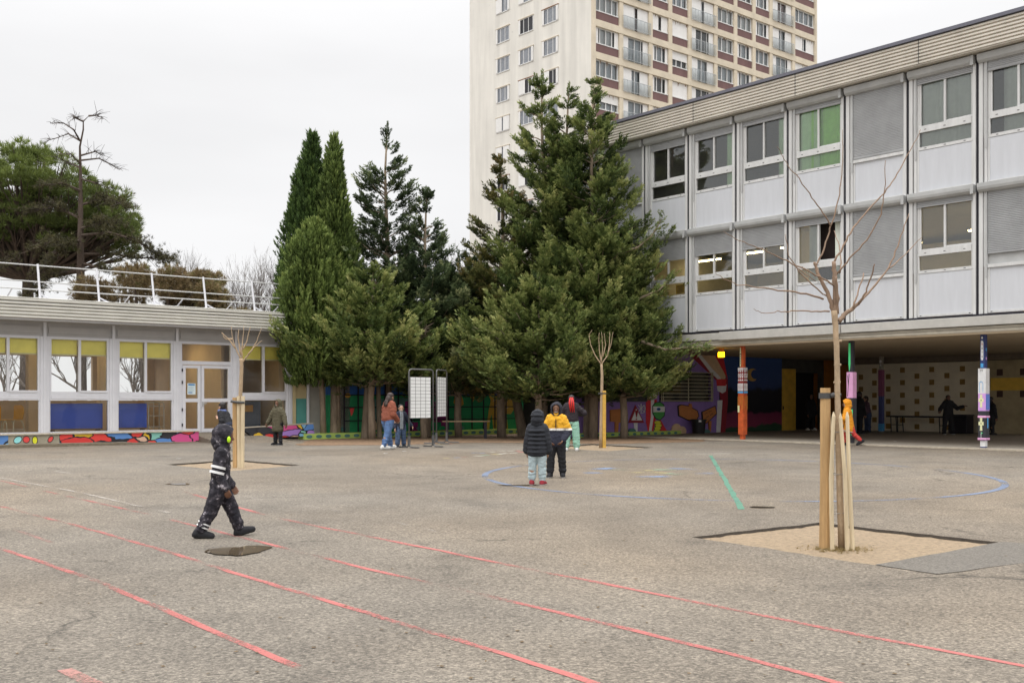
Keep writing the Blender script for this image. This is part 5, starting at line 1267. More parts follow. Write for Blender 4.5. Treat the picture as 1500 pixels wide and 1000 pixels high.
# ---- bare and background trees
def bare_tree(name, label, px, Y, ytop, ybase, seed, m, depth=5, spread=.5, r0=.1, trunk=.25, group=None, nchild=(2, 4), len0=None, z0=0):
    rd = random.Random(seed); base = Vector(((px-CX)/F*Y, Y, z0)); t = thing(name, label, 'tree', base, 0, group)
    H = EYE+(HY-ytop)/F*Y-z0; mb = MB(); tw_ = MB()
    def grow(p, d, L, r, k):
        pts = [p]; q = p.copy(); dd = d.copy(); n = 3
        for i in range(n):
            dd = (dd+Vector((rd.gauss(0, .12), rd.gauss(0, .12), rd.gauss(.05, .06)))).normalized(); q = q+dd*(L/n); pts.append(q)
        (mb if k >= depth-2 else tw_).tube(pts, [r*(1-.35*i/n) for i in range(n+1)], 6 if k > depth-2 else 3, cap=False)
        if k <= 0: return
        for c in range(rd.randint(*nchild)):
            s = rd.uniform(.45, 1); b = pts[min(n, int(s*n+.5))]
            nd = (dd+Vector((rd.gauss(0, spread), rd.gauss(0, spread), rd.gauss(.12, spread*.5)))).normalized()
            grow(b, nd, L*rd.uniform(.58, .8), r*.55, k-1)
    grow(Vector((0, 0, -.2)), Vector((0, 0, 1)), H*trunk+.2, r0, depth)
    zm = max([v[2] for v in tw_.v] or [H]); s = H/zm
    for b in (mb, tw_): b.v = [(x, y, z*s) for x, y, z in b.v]
    mb.build('trunk', m, t); tw_.build('crown', m, t)
    return t
for k, (px, ytop, Y) in enumerate(((262,348,62), (300,362,66), (330,372,58), (365,355,64), (398,362,60), (420,372,66))):
    bare_tree('bare_tree', ['bare grey tree just right of the brown bush', 'second bare tree beyond the roof railing, thinner crown', 'low bare tree in the middle of the row behind the railing', 'taller bare tree in the row behind the railing', 'bare tree half behind the tall cypress', 'bare tree mostly hidden by the tall cypress'][k],
              px, Y, ytop, 470, 60+k, TWIG if k % 2 else TWIG_D, depth=6, spread=.42, r0=.11, group='bare trees behind the roof railing')
bare_tree('bare_tree', 'bare twigs showing in the gap between the tall conifers', 660, 60, 352, 470, 71, TWIG, depth=6, spread=.4, r0=.1)
bare_tree('bare_tree', 'bare twigs beside the tower foot in the conifer gap', 700, 62, 366, 470, 72, TWIG, depth=6, spread=.4, r0=.1)
for k, (px, Y) in enumerate(((60, 47), (130, 49), (190, 46), (225, 50), (10, 52))):
    bare_tree('bare_tree', ['bare tree seen through the second window bay', 'bare tree seen through the third window bay', 'bare tree seen through the fourth window bay', 'bare tree seen through the window by the door', 'bare tree seen through the first window bay'][k], px, Y, 470, 560, 80+k, TWIG, depth=5, spread=.5, r0=.09, group='bare trees behind the low building')

def pine(label, px, Y, clumps, seed, m=L_PINE, trunk_px=None, ytr=470):
    rng = np.random.default_rng(seed); base = Vector(((trunk_px-CX)/F*Y, Y, 0)); t = thing('umbrella_pine', label, 'tree', base)
    P = []; D = []; S = []; T = []; mb = MB()
    fork = AT(trunk_px+3, 410, Y)-base
    mb.tube([(0, 0, -.1), (.05, 0, fork.z*.4), fork], [.42, .36, .28], 10)
    for (cx, cy, rx, ry, dy, tn) in clumps:
        c = AT(cx, cy, Y+dy)-base; a = rx/F*Y; b = ry/F*Y; n = int(75*max(.7, a*b))
        mid = fork.lerp(c, .55)+Vector((0, 0, -.3))
        mb.tube([fork, mid, c+Vector((0, 0, -b*.4))], [.16, .10, .04], 5, cap=False)
        for q in range(4): mb.tube([mid.lerp(c, .3), c+Vector((rng.normal()*a*.6, rng.normal()*a*.6, rng.normal()*b*.3))], [.05, .015], 4, cap=False)
        ct = tn+rng.normal()*.06
        for k in range(n):
            v = rng.normal(size=3); v /= np.linalg.norm(v); s = rng.uniform(.45, 1)**.6
            if v[2] < -.35: v[2] *= .3
            p = np.array(c)+np.array([v[0]*a, v[1]*a*1.1, v[2]*b])*s
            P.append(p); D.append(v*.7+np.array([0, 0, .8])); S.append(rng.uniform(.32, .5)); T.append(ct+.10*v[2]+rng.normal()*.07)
    mb.build('trunk', BARK_D, t, smooth=True); foliage('crown', P, D, S, T, 'tuft', m, t, rng=rng, flat=1)
rd = random.Random(5); cl = []
outline = [(-120,260),(-80,232),(-40,215),(0,207),(40,205),(75,212),(100,225),(125,248),(150,262),(175,272),(190,300),(190,335)]
for (x, y) in outline:
    cl.append((x-8, y+16, 24, 15, rd.uniform(-2, 2), .52))
for k in range(150):
    x = rd.uniform(-110, 190); top = np.interp(x, [p[0] for p in outline], [p[1] for p in outline]); y = rd.uniform(top+22, min(370, top+150))
    if y > 340 and rd.random() < .4: continue
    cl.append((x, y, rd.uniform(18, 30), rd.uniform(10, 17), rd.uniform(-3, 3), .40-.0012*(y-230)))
pine('broad umbrella pine with a dense green dome behind the roof railing', 40, 56, cl, 91, trunk_px=38)
# half dead cedar with bare top
t = thing('half_dead_cedar', 'half dead conifer with a bare crooked top beside the umbrella pine', 'tree', Vector(((120-CX)/F*52, 52, 0)))
b0 = t.location.copy(); mb = MB(); tw_ = MB(); rng = np.random.default_rng(5); rd = random.Random(15)
A = lambda x, y, d=0: AT(x, y, 52+d)-b0
mb.tube([Vector((0, 0, -.1)), A(118,440), A(118,340), A(118,260), A(117,215), A(122,190), A(122,178), A(130,170)], [.28, .24, .15, .085, .05, .04, .03, .012], 8)
brs = [[(122,178),(108,172),(110,171)], [(130,170),(142,169),(152,174)], [(117,206),(108,190),(92,180),(74,181)], [(117,206),(100,196),(84,202),(70,206)], [(118,228),(140,222),(150,228)], [(118,240),(104,226),(85,226)], [(118,235),(145,232),(160,240),(175,249)], [(118,246),(100,238),(82,230)], [(118,262),(140,268),(160,276)], [(118,280),(92,268),(60,272)],
       [(118,300),(150,292),(185,300)], [(118,320),(80,302),(40,312)], [(118,345),(160,340),(200,352),(228,372),(256,380)], [(118,360),(80,352),(30,372),(0,392)], [(118,372),(165,372),(205,378),(240,378)], [(118,385),(160,395),(200,400),(215,412)], [(118,395),(80,402),(40,430)], [(118,335),(150,325),(180,330)], [(118,352),(90,360),(60,400)]]
P = []; D = []; S = []; T = []
for k, br in enumerate(brs):
    W = [A(x, y, rd.uniform(-1.5, 1.5)*(i > 0)) for i, (x, y) in enumerate(br)]; r = .05 if k < 9 else .075
    mb.tube(W, [r*(1-.8*i/(len(W)-1)) for i in range(len(W))], 5, cap=False)
    for q in range(26 if k < 10 else 90):
        s = rd.uniform(.15, 1)*(len(W)-1); i = min(int(s), len(W)-2); p = W[i].lerp(W[i+1], s-i); d = (W[i+1]-W[i]).normalized()
        e = p+(d+Vector((rd.gauss(0, .7), rd.gauss(0, .7), rd.gauss(.05, .4)))).normalized()*rd.uniform(.2, .75 if k < 10 else 1.0)
        tw_.tube([p, p.lerp(e, .5)+Vector((0, 0, .04)), e], [.014, .01, .005], 3, cap=False)
        if k >= 9 and rd.random() < .92:
            for z in range(3): P.append(np.array(p.lerp(e, rd.uniform(.3, 1)))+rng.normal(size=3)*.08); D.append(np.array(d)*.4+rng.normal(size=3)*.6+np.array([0, 0, .4])); S.append(rd.uniform(.16, .3)); T.append(.5+rng.normal()*.25)
mb.build('trunk', BARK_D, t); tw_.build('twigs', TWIG_D, t); foliage('crown', P, D, S, T, 'tuft', L_CEDAR, t, rng=rng, flat=1)
# brown-leaved bushes behind the railing
def bush(label, px, Y, w, ytop, seed, m, n=2200, tint=.45):
    rng = np.random.default_rng(seed); b = Vector(((px-CX)/F*Y, Y, 0)); t = thing('brown_bush', label, 'bush', b, 0, 'bushes behind the low building'); H = EYE+(HY-ytop)/F*Y; Wm = w/F*Y
    lob = [(rng.uniform(-.75, .75)*Wm, rng.uniform(-1.5, 1.5), H*rng.uniform(.62, .97), rng.uniform(.3, .5)*Wm) for _ in range(9)]; P = []; D = []; S = []; T = []
    for k in range(n):
        l = lob[rng.integers(9)]; v = rng.normal(size=3); v /= np.linalg.norm(v); s = rng.uniform(.5, 1)
        z = min(l[2]+v[2]*s*min(l[3], H-l[2]), H); P.append([l[0]+v[0]*l[3]*s, l[1]+v[1]*l[3]*s, max(.3, z)]); D.append(v+np.array([0, 0, .4])); S.append(rng.uniform(.2, .34)); T.append(tint+rng.normal()*.2)
    mb = MB()
    for l in lob: mb.tube([(0, 0, 0), (l[0]*.5, l[1]*.5, H*.4), (l[0], l[1], l[2])], [.12, .08, .03], 5, cap=False)
    mb.build('stem', BARK_D, t); foliage('foliage', P, D, S, T, 'tuft', m, t, rng=rng, flat=1)
bush('russet leaved bush directly behind the third railing post', 215, 49, 62, 392, 101, L_BROWN)
bush('wide brown bush with some green behind the railing', 280, 50, 55, 397, 102, L_BROWN, tint=.55)
bush('small green brown bush at the railing end', 345, 51, 40, 428, 103, L_BROWN, n=1300, tint=.6)
bush('dull bush behind the railing under the half dead tree', 150, 50, 60, 405, 104, L_BROWN, n=1500, tint=.35)
# background greenery across the horizon line, so nothing ends in a bare edge

# ------------------------------------------------------------------ staked young trees
M_YBARK = mat('young_bark', (.38, .28, .18), .85, .22, 14, .5, 60, stretch=(1, 1, .5))
M_YTWIG = mat('young_twig', (.24, .165, .115), .85, .25, 12)
M_STAKE = mat('timber_stake', (.45, .285, .13), .8, .28, 10, .4, 30, stretch=(1.5, 1.5, .12))
M_SLAT = mat('chestnut_slat', (.58, .48, .32), .85, .22, 10, .4, 30, stretch=(1.5, 1.5, .15))
M_WIRE = mat('wire', (.25, .24, .22), .4, .1, metal=.5); M_STRAP = mat('rubber_strap', (.06, .06, .06), .6)
M_YSTAKE = mat('yellow_stake', (.55, .33, .06), .7, .2, 8)
def pxtube(mb, base, pts, Y, rad, n=6, dy=None, sub=3, jit=0, rd=random):
    W = [AT(x, y, Y+(dy[i] if dy else 0))-base for i, (x, y) in enumerate(pts)]
    q = []; rr = []
    for i in range(len(W)-1):
        for s in range(sub): q.append(W[i].lerp(W[i+1], s/sub)+(Vector((rd.uniform(-jit, jit), rd.uniform(-jit, jit), rd.uniform(-jit, jit))) if (s or i) else Vector())); rr.append(rad[i]+(rad[i+1]-rad[i])*s/sub)
    q.append(W[-1]); rr.append(rad[-1]); mb.tube(q, rr, n)
b = G(1228, 800); Y = b.y; t = thing('young_tree', 'bare young tree in the sand pit held by wire and slats', 'tree', b)
mb = MB(); pxtube(mb, b, [(1233,802),(1230,700),(1227,590),(1226,520),(1224,478),(1222,455)], Y, [.037,.033,.030,.028,.030,.034], 10, jit=.003)
for (x, y) in ((1228,620),(1226,560),(1228,500),(1229,660),(1227,535)): p = AT(x, y, Y)-b; mb.tube([p+Vector((-.035, 0, 0)), p+Vector((.036, 0, .006))], [.012, .012], 6)
mb.build('trunk', M_YBARK, t, smooth=True)
mb = MB(); rdy = random.Random(2)
LB = [([(1222,460),(1216,440),(1206,415),(1196,398),(1193,384)], [.032,.028,.024,.02,.016], 0),
      ([(1223,462),(1224,440),(1222,400),(1221,383)], [.036,.032,.03,.024], 0), ([(1226,460),(1227,430),(1225,405)], [.026,.02,.014], -.1),
      ([(1228,470),(1236,462),(1248,452),(1258,444)], [.034,.03,.026,.022], .05),
      ([(1258,444),(1275,425),(1302,393),(1315,360),(1325,330),(1331,313)], [.02,.014,.011,.009,.007,.005], .3), ([(1302,393),(1325,374),(1350,348)], [.009,.007,.004], .5),
      ([(1258,446),(1268,428),(1276,405),(1281,387)], [.013,.011,.009,.008], -.2), ([(1250,450),(1257,425),(1265,400)], [.012,.01,.008], .2),
      ([(1222,384),(1240,352),(1250,333),(1272,307),(1295,283),(1310,262),(1325,235),(1340,210),(1348,190)], [.014,.012,.011,.01,.009,.008,.007,.005,.004], .4),
      ([(1225,402),(1245,378),(1270,352),(1290,314),(1296,280),(1297,235)], [.012,.01,.009,.008,.006,.004], -.3),
      ([(1194,390),(1204,372),(1212,350),(1217,330),(1228,295),(1234,255),(1235,215),(1234,190)], [.012,.011,.01,.009,.008,.006,.005,.003], .1),
      ([(1217,331),(1205,312),(1190,290),(1170,262),(1155,243),(1145,225),(1138,215)], [.009,.008,.007,.006,.005,.004,.003], -.4),
      ([(1224,420),(1210,410),(1190,400),(1165,388),(1140,376),(1110,362),(1082,352),(1060,339)], [.012,.011,.01,.009,.008,.006,.005,.003], -.3), ([(1165,390),(1178,400),(1195,412)], [.007,.006,.005], 0),
      ([(1206,438),(1180,430),(1150,426),(1110,421),(1080,417),(1060,408),(1048,400)], [.013,.012,.01,.008,.006,.005,.003], -.2),
      ([(1215,456),(1190,456),(1160,456),(1140,456),(1120,459),(1104,452)], [.011,.009,.008,.006,.005,.003], -.4), ([(1150,343),(1155,375),(1176,404),(1205,430),(1220,440)], [.004,.006,.008,.009,.01], .2),
      ([(1230,400),(1232,380),(1228,355),(1222,338)], [.01,.008,.006,.005], .5)]
for pts, rad, d in LB: pxtube(mb, b, pts, Y, [r*.85 for r in rad], 5, dy=[d*i/(len(pts)-1) for i in range(len(pts))], sub=4, jit=.008, rd=rdy)
mb.build('crown', M_YTWIG, t, smooth=True)
o = thing('wooden_stake', 'thick round timber stake strapped to the near young tree', 'stake', G(1208, 799)); bb = o.location.copy()
mb = MB(); pxtube(mb, bb, [(1208,803),(1209,700),(1209,568)], bb.y, [.058,.055,.053], 14); mb.build('post', M_STAKE, o, smooth=False)
mb = MB(); mb.tube([Vector((0, 0, AT(1208,578,bb.y).z-bb.z-.04)), Vector((0, 0, AT(1208,578,bb.y).z-bb.z+.02))], .062, 14)
s = AT(1209,578,bb.y)-bb; e = AT(1232,579,Y)-bb; mb.tube([s+Vector((.05, -.02, -.01)), s.lerp(e, .5), e], [.022, .026, .022], 8); mb.build('strap', M_STRAP, o)
SL = [((1219,1217,1221),(800,700,603),'nearest the stake, left of the trunk'), ((1241,1238,1231),(800,700,605),'leaning across the trunk foot'), ((1249,1244,1241),(801,700,603),'on the right of the trunk, standing apart'), ((1214,1219,1214),(798,690,604),'half behind the thick stake')]
for k, (xs_, ys_, lab) in enumerate(SL):
    g0 = G(xs_[0], ys_[0]); dyk = (-.06, -.085, -.03, .05)[k]; g0 = Vector((g0.x*(g0.y+dyk)/g0.y, g0.y+dyk, g0.z)); o = thing('split_slat', 'pale split chestnut slat '+lab, 'slat', g0, 0, 'slats round the near young tree')
    mb = MB(); q = [AT(x, y, g0.y)-g0 for x, y in zip(xs_, ys_)]; q[0].z -= .05
    mb.tube(q[:2]+[q[2]-Vector((0, 0, .05)), q[2]], [.024, .022, .02, .006], 5); mb.build('slat', M_SLAT, o)
for z, lab in ((632,'topmost'), (694,'middle'), (751,'lowest')):
    o = thing('wire_tie', lab+' wire tie round the slats of the near tree', 'wire', AT(1230, z, Y), 0, 'wire ties of the near tree'); mb = MB()
    pts = [AT(1217, z, Y)-o.location+Vector((0, -.03, 0))]+[AT(x, z+dy, Y)-o.location+Vector((0, -.03-.0*x, 0)) for x, dy in ((1222, .5), (1231, 0), (1240, -.5), (1248, 1))]
    mb.tube(pts, .004, 5); mb.tube([p+Vector((0, .11, .008)) for p in pts], .004, 5); mb.build('wire', M_WIRE, o)
# dry grass at the foot
rng = np.random.default_rng(9); n = 420; P = np.stack([rng.normal(size=n)*.15, rng.normal(size=n)*.10, np.full(n, -.035)], 1)+np.array(G(1230, 800)); 
o = foliage('grass', P, np.stack([rng.normal(size=n)*.6, rng.normal(size=n)*.6, np.ones(n)*.6], 1), rng.uniform(.02, .055, n), rng.uniform(.2, .8, n), 'tuft', leaf_mat('dry_grass', [(0, (.16, .13, .05)), (1, (.38, .28, .13))]), None, rng=rng, flat=1); o['kind'] = 'stuff'
# left young tree
b = G(347, 681); Y = b.y; t = thing('young_tree', 'small bare sapling between three stakes before the low building', 'tree', b)
mb = MB(); pxtube(mb, b, [(348,684),(350,620),(353,560),(354,535),(353,525)], Y, [.05,.045,.042,.04,.04], 8)
mb.build('trunk', M_YBARK, t, smooth=True); mb = MB()
for pts in ([(353,527),(345,510),(341,497),(339,478)], [(354,528),(355,505),(357,477)], [(354,532),(363,520),(372,508),(378,495),(383,480)], [(355,512),(362,500),(367,478)], [(353,520),(349,500),(350,482)], [(345,510),(334,495),(325,487)], [(341,497),(330,496),(324,487)], [(363,520),(372,509),(384,499)]):
    pxtube(mb, b, pts, Y, [.020-.015*i/(len(pts)-1) for i in range(len(pts))], 5, jit=.01, rd=rdy)
mb.build('crown', M_YBARK, t, smooth=True)
for k, (x0, x1, yt, w, lab) in enumerate(((344.5,343.5,582,.05,'left and thickest'), (350,349,580,.04,'middle'), (354.5,356,580,.045,'right'))):
    g0 = G(x0, 683); o = thing('wooden_stake', lab+' rough stake of the small sapling', 'stake', g0, 0, 'stakes of the left sapling'); mb = MB()
    q = [AT(x0, 684, g0.y)-g0-Vector((0, 0, .05)), AT((x0+x1)/2, 630, g0.y)-g0, AT(x1, yt, g0.y)-g0]; mb.tube(q, [w*1.05, w, w*.9], 8); mb.build('post', M_SLAT if k else M_STAKE, o)
    if k == 0: mb = MB(); e = q[2]-Vector((0, 0, .08)); mb.tube([e+Vector((-.06, -.06, 0)), e+Vector((.06, -.07, -.02)), e+Vector((.22, -.02, -.03))], .03, 6); mb.build('strap', M_STRAP, o)
# middle young tree with a yellow post
b = G(880, 655); Y = b.y; t = thing('young_tree', 'thin bare sapling tied to a yellow post before the mural wall', 'tree', b)
mb = MB(); pxtube(mb, b, [(880,656),(881,600),(882,550),(881,533)], Y, [.05,.045,.04,.035], 8); mb.build('trunk', M_YBARK, t, smooth=True); mb = MB()
for pts in ([(881,534),(873,522),(865,505),(863,490),(867,483)], [(881,533),(878,515),(877,498),(878,487)], [(881,533),(883,510),(881,486)], [(881,534),(890,520),(895,505),(898,486)], [(890,520),(893,500),(893,486)], [(883,522),(887,505),(885,488)]):
    pxtube(mb, b, pts, Y, [.019-.014*i/(len(pts)-1) for i in range(len(pts))], 5, jit=.01, rd=rdy)
mb.build('crown', M_YBARK, t, smooth=True)
g0 = G(885, 655); o = thing('wooden_stake', 'square yellow post beside the thin sapling', 'stake', g0); h = AT(885, 572, g0.y).z; mb = MB(); mb.box(-.05, .05, -.05, .05, -.05, h); mb.build('post', M_YSTAKE, o, bevel=.01); mb = MB(); mb.box(-.17, .054, -.056, .056, h-.1, h-.06); mb.build('strap', M_STRAP, o)

# ------------------------------------------------------------------ furniture and small things
M_PFRAME = mat('dark_tube_frame', (.11, .11, .11), .4, .1, metal=.3); M_WPAN = mat('white_grid_panel', (.76, .77, .76), .5, .04, 2); M_GRID = mat('grid_line', (.08, .08, .09), .5)
def panel(px, py, wpx, yaw, label, y_top, Wm):
    g0 = G(px, py); o = thing('display_panel', label, 'display board', g0, yaw, 'white grid display panels'); H = AT(px, y_top, g0.y).z-g0.z
    w = Wm/2
    mb = MB(); mb.tube([(-w, 0, .05), (-w, 0, H-.08), (-w+.03, 0, H-.02), (-w+.09, 0, H), (w-.09, 0, H), (w-.03, 0, H-.02), (w, 0, H-.08), (w, 0, .05)], .022, 8); mb.build('frame', M_PFRAME, o, smooth=True)
    mb = MB(); mb.box(-w+.04, w-.11, -.015, .01, .85, H-.22, 0); z0, z1 = .85, H-.22
    for k in range(5): x = -w+.04+(2*w-.15)*k/4; x = min(max(x, -w+.043), w-.113); mb.box(x-.004, x+.004, -.019, -.0145, z0, z1, 1)
    for k in range(13): z = z0+(z1-z0)*k/12; mb.box(-w+.04, w-.11, -.0185, -.0142, z-.004, z+.004, 1)
    mb.build('panel', [M_WPAN, M_GRID], o)
    for s in (-1, 1):
        mb = MB(); mb.box(s*w-.03, s*w+.03, -.03, .03, .04, .34); mb.tube([(s*w, -.42, .02), (s*w, -.08, .02), (s*w, -.02, .09), (s*w, 0, .25)], .02, 8); mb.tube([(s*w, .42, .02), (s*w, .08, .02), (s*w, .02, .09), (s*w, 0, .25)], .02, 8); mb.build('foot', M_PFRAME, o)
panel(617, 655, 33, .80, 'front display panel, its white grid facing the yard', 541, .92)
panel(647, 649, 12, 1.28, 'display panel turned nearly edge on beside the front one', 542, .92)
# feet run fore and aft of the frame
g0 = G(683, 642); o = thing('bench_table', 'long low dark table with a thin wooden top behind the display panels', 'table', g0, .05)
z = AT(683, 616, g0.y).z; mb = MB(); mb.box(-.85, .85, -.3, .3, z-.035, z); mb.build('tabletop', mat('worn_wood', (.30, .22, .13), .7, .2, 6), o)
for s in (-1, 1):
    for d in (-1, 1): mb = MB(); mb.box(s*.68-.05, s*.68+.05, d*.22-.04, d*.22+.04, 0, z-.035); mb.build('leg', M_BLACK, o)
g0 = RW(-13.6, *[0]); tt, zz_ = pwall(1013, 637); g0 = RW(XW+.45, tt-.1, .03); o = thing('black_bucket', 'black plastic bucket below the painted wooden signs', 'bucket', g0)
mb = MB(); mb.tube([(0, 0, 0), (0, 0, .52)], [.24, .29], 24, cap=False); mb.tube([(0, 0, .50), (0, 0, .57)], [.325, .325], 24, cap=False); mb.tube([(0, 0, .02), (0, 0, .021)], [.235, .235], 24); mb.build('tub', mat('black_plastic', (.012, .012, .013), .45), o)
mb = MB(); mb.box(-.05, .05, -.335, -.30, .46, .54); mb.build('label_tag', W_P, o)
o = thing('wall_lamp', 'lit square yellow lamp under the soffit next to the orange pillar', 'lamp', AT(1056.5, 523, 37.6)); h = 3.2-o.location.z
mb = MB(); mb.box(-.10, .10, -.10, .10, 0, .18); mb.build('lamp_shade', M_YLAMP, o, bevel=.02); mb = MB(); mb.box(-.085, .085, -.085, .085, .18, h); mb.build('lamp_base', mat('amber_housing', (.5, .16, .01), .4), o)
# bench and box in the covered yard
g0 = RW(-8.55, 12.2, .03); o = thing('long_bench', 'long dark bench against the wall of squares', 'bench', g0, ROT_R)
mb = MB(); mb.box(-1.35, 1.35, -.25, .25, .62, .68); mb.build('seat', M_BLACK, o)
for x in (-1.15, -.85, 1.0, 1.25):
    mb = MB(); mb.tube([(x, -.2, .62), (x+.03, -.22, 0)], .02, 6); mb.tube([(x, .2, .62), (x+.03, .22, 0)], .02, 6); mb.tube([(x, -.2, .3), (x, .2, .3)], .015, 6); mb.build('leg', M_BLACK, o)
g0 = RW(-6.75, 12.2, .03); o = thing('dark_crate', 'dark closed chest beside the long bench', 'chest', g0, ROT_R); mb = MB(); mb.box(-.38, .38, -.3, .3, 0, .70); mb.build('body', M_BLACK, o, bevel=.02); mb = MB(); mb.box(-.40, .40, -.32, .32, .70, .76); mb.build('lid', mat('dark_lid', (.025, .025, .03), .5), o, bevel=.015)
rd = random.Random(8)
for k, (px, py, lab) in enumerate(((1080,645,'white paper scrap by the orange pillar'), (1311,648,'white paper scrap under the building edge'), (262,672,'pale scrap beside the sapling pit'), (592,661,'white scrap by the display panel feet'), (565,664,'white scrap before the girl in the brown jacket'))):
    g0 = G(px, py); g0.z += .035 if k in (1,) else 0; o = MB(); o.prism([(rd.uniform(.6, 1)*.07*math.cos(a), rd.uniform(.6, 1)*.05*math.sin(a), .004+.01*rd.random()) for a in (0, 1.2, 2.4, 3.6, 5)], (0, 0, .004)); s = o.build('paper_scrap', W_P); s.location = g0; tag(s, lab, 'litter', 'paper scraps on the yard')
# a few leaves and twigs on the asphalt
rng = np.random.default_rng(77); n = 260
pp = [G(rng.uniform(0, 1500), rng.uniform(650, 995)) for _ in range(n)]
P = np.array([[p.x, p.y, p.z+.008] for p in pp]); D = np.stack([rng.normal(size=n), rng.normal(size=n), rng.normal(size=n)*.1], 1)
V = []
for p, d in zip(P, unit(D)): s = rng.uniform(.015, .04); w = np.array([-d[1], d[0], .1])*s*.4; d = d*s; V += [p, p+d*.5+w, p+d, p+d*.5-w]
o = bpy.data.objects.new('debris', np_mesh('debris', np.array(V), 4, [mat('dry_leaf', (.11, .075, .04), .9, .4, 30)])); COL.objects.link(o); o['kind'] = 'stuff'
# ------------------------------------------------------------------ people
from mathutils import noise as mnoise
def caps(mb, p0, r0, p1, r1, n=12):
    p0, p1 = Vector(p0), Vector(p1); d = p1-p0; L = d.length
    if L < 1e-6: d = Vector((0, 0, 1))
    d = d.normalized(); pts = []; rr = []
    for a in (-80, -50, -20): pts.append(p0+d*r0*math.sin(R(a))); rr.append(r0*math.cos(R(a)))
    pts.append(p0); rr.append(r0)
    if L > 1e-6: pts.append(p1); rr.append(r1)
    for a in (20, 50, 80): pts.append(p1+d*r1*math.sin(R(a))); rr.append(r1*math.cos(R(a)))
    mb.tube(pts, rr, n)
def fuse(name, mb, voxel, smooth, mats, parent, cut=None, assign=None, label=None, crease=0):
    """one continuous surface from overlapping closed shapes"""
    me = mb.mesh(name, []); ob = bpy.data.objects.new('tmp', me); COL.objects.link(ob)
    r = ob.modifiers.new('r', 'REMESH'); r.mode = 'VOXEL'; r.voxel_size = voxel
    if smooth: s = ob.modifiers.new('s', 'SMOOTH'); s.factor = .5; s.iterations = smooth
    dg = bpy.context.evaluated_depsgraph_get(); new = bpy.data.meshes.new_from_object(ob.evaluated_get(dg))
    bpy.data.objects.remove(ob); bpy.data.meshes.remove(me)
    if cut:
        bm = bmesh.new(); bm.from_mesh(new)
        bmesh.ops.delete(bm, geom=[f for f in bm.faces if cut(f.calc_center_median())], context='FACES'); bm.to_mesh(new); bm.free()
    if crease:                                        # folds of loose cloth
        co = np.empty(len(new.vertices)*3); new.vertices.foreach_get('co', co); no_ = np.empty_like(co); new.vertices.foreach_get('normal', no_)
        co = co.reshape(-1, 3); no_ = no_.reshape(-1, 3)
        d = np.array([mnoise.noise(Vector((p[0]*11, p[1]*11, p[2]*19)))+.6*mnoise.noise(Vector((p[0]*26+5, p[1]*26, p[2]*34))) for p in co])
        new.vertices.foreach_set('co', (co+no_*(d*crease)[:, None]).ravel())
    new.name = name; new.materials.clear()
    for m in mats: new.materials.append(m)
    new.polygons.foreach_set('use_smooth', [True]*len(new.polygons))
    if assign: new.polygons.foreach_set('material_index', [assign(p.center) for p in new.polygons])
    else: new.polygons.foreach_set('material_index', [0]*len(new.polygons))
    new.update()
    o = bpy.data.objects.new(name, new); COL.objects.link(o); o.parent = parent
    if label: o['label'] = label
    return o
def skin(c): return mat('skin', c, .5, .08, 20)
SK_D, SK_M, SK_L = skin((.17, .082, .048)), skin((.30, .165, .10)), skin((.48, .29, .20))
EYE_M = mat('eye_dark', (.02, .015, .012), .3, 0); LIP = mat('lip', (.25, .08, .07), .5, 0); TEETH = mat('teeth', (.7, .68, .62), .4, 0)
H_BLK = mat('black_hair', (.018, .014, .013), .55, .3, 40, .5, 60, stretch=(1, 1, .15)); H_BRN = mat('dark_brown_hair', (.035, .020, .015), .5, .3, 40, .5, 60, stretch=(1, 1, .15)); H_RED = mat('red_braids', (.62, .025, .02), .5, .2, 40)
def cloth(name, c, v=.15, b=.35): return mat(name, c, .85, v, 14, b, 26)
def camo():
    m = cloth('dark_camouflage', (.012, .011, .016)); n, l, b = nodes_of(m)
    tc = n.new('ShaderNodeTexCoord'); a = n.new('ShaderNodeTexNoise'); a.inputs['Scale'].default_value = 15; a.inputs['Detail'].default_value = 6; a.inputs['Roughness'].default_value = .68; l.new(tc.outputs['Object'], a.inputs['Vector'])
    rp = n.new('ShaderNodeValToRGB'); l.new(a.outputs['Fac'], rp.inputs[0]); e = rp.color_ramp.elements; e[0].position = .44; e[0].color = (.010, .009, .014, 1); e[1].position = .66; e[1].color = (.40, .37, .40, 1)
    q = e.new(.54); q.color = (.030, .026, .034, 1); q = e.new(.61); q.color = (.07, .062, .072, 1)
    l.new(rp.outputs[0], b.inputs['Base Color']); return m
def banded(name, stops):                              # colour by height in the person's own coordinates
    m = cloth(name, stops[0][1]); n, l, b = nodes_of(m)
    tc = n.new('ShaderNodeTexCoord'); sp = n.new('ShaderNodeSeparateXYZ'); l.new(tc.outputs['Object'], sp.inputs[0])
    mr = n.new('ShaderNodeMapRange'); mr.inputs[1].default_value = 0; mr.inputs[2].default_value = 2; l.new(sp.outputs['Z'], mr.inputs[0])
    rp = n.new('ShaderNodeValToRGB'); rp.color_ramp.interpolation = 'CONSTANT'; l.new(mr.outputs[0], rp.inputs[0])
    e = rp.color_ramp.elements; e[0].position = 0; e[0].color = (*stops[0][1], 1); e[1].position = stops[1][0]/2; e[1].color = (*stops[1][1], 1)
    for z, c in stops[2:]: q = e.new(z/2); q.color = (*c, 1)
    l.new(rp.outputs[0], b.inputs['Base Color']); return m
def quilt(mb, rings, rx, ry, r):                      # stacked rolls of a puffer
    for z, cx, cy, k in rings:
        M = Matrix.Translation((cx, cy, z)) @ Matrix.Diagonal((rx*k, ry*k, r, 1)); mb.ellipsoid(M, 20, 10)

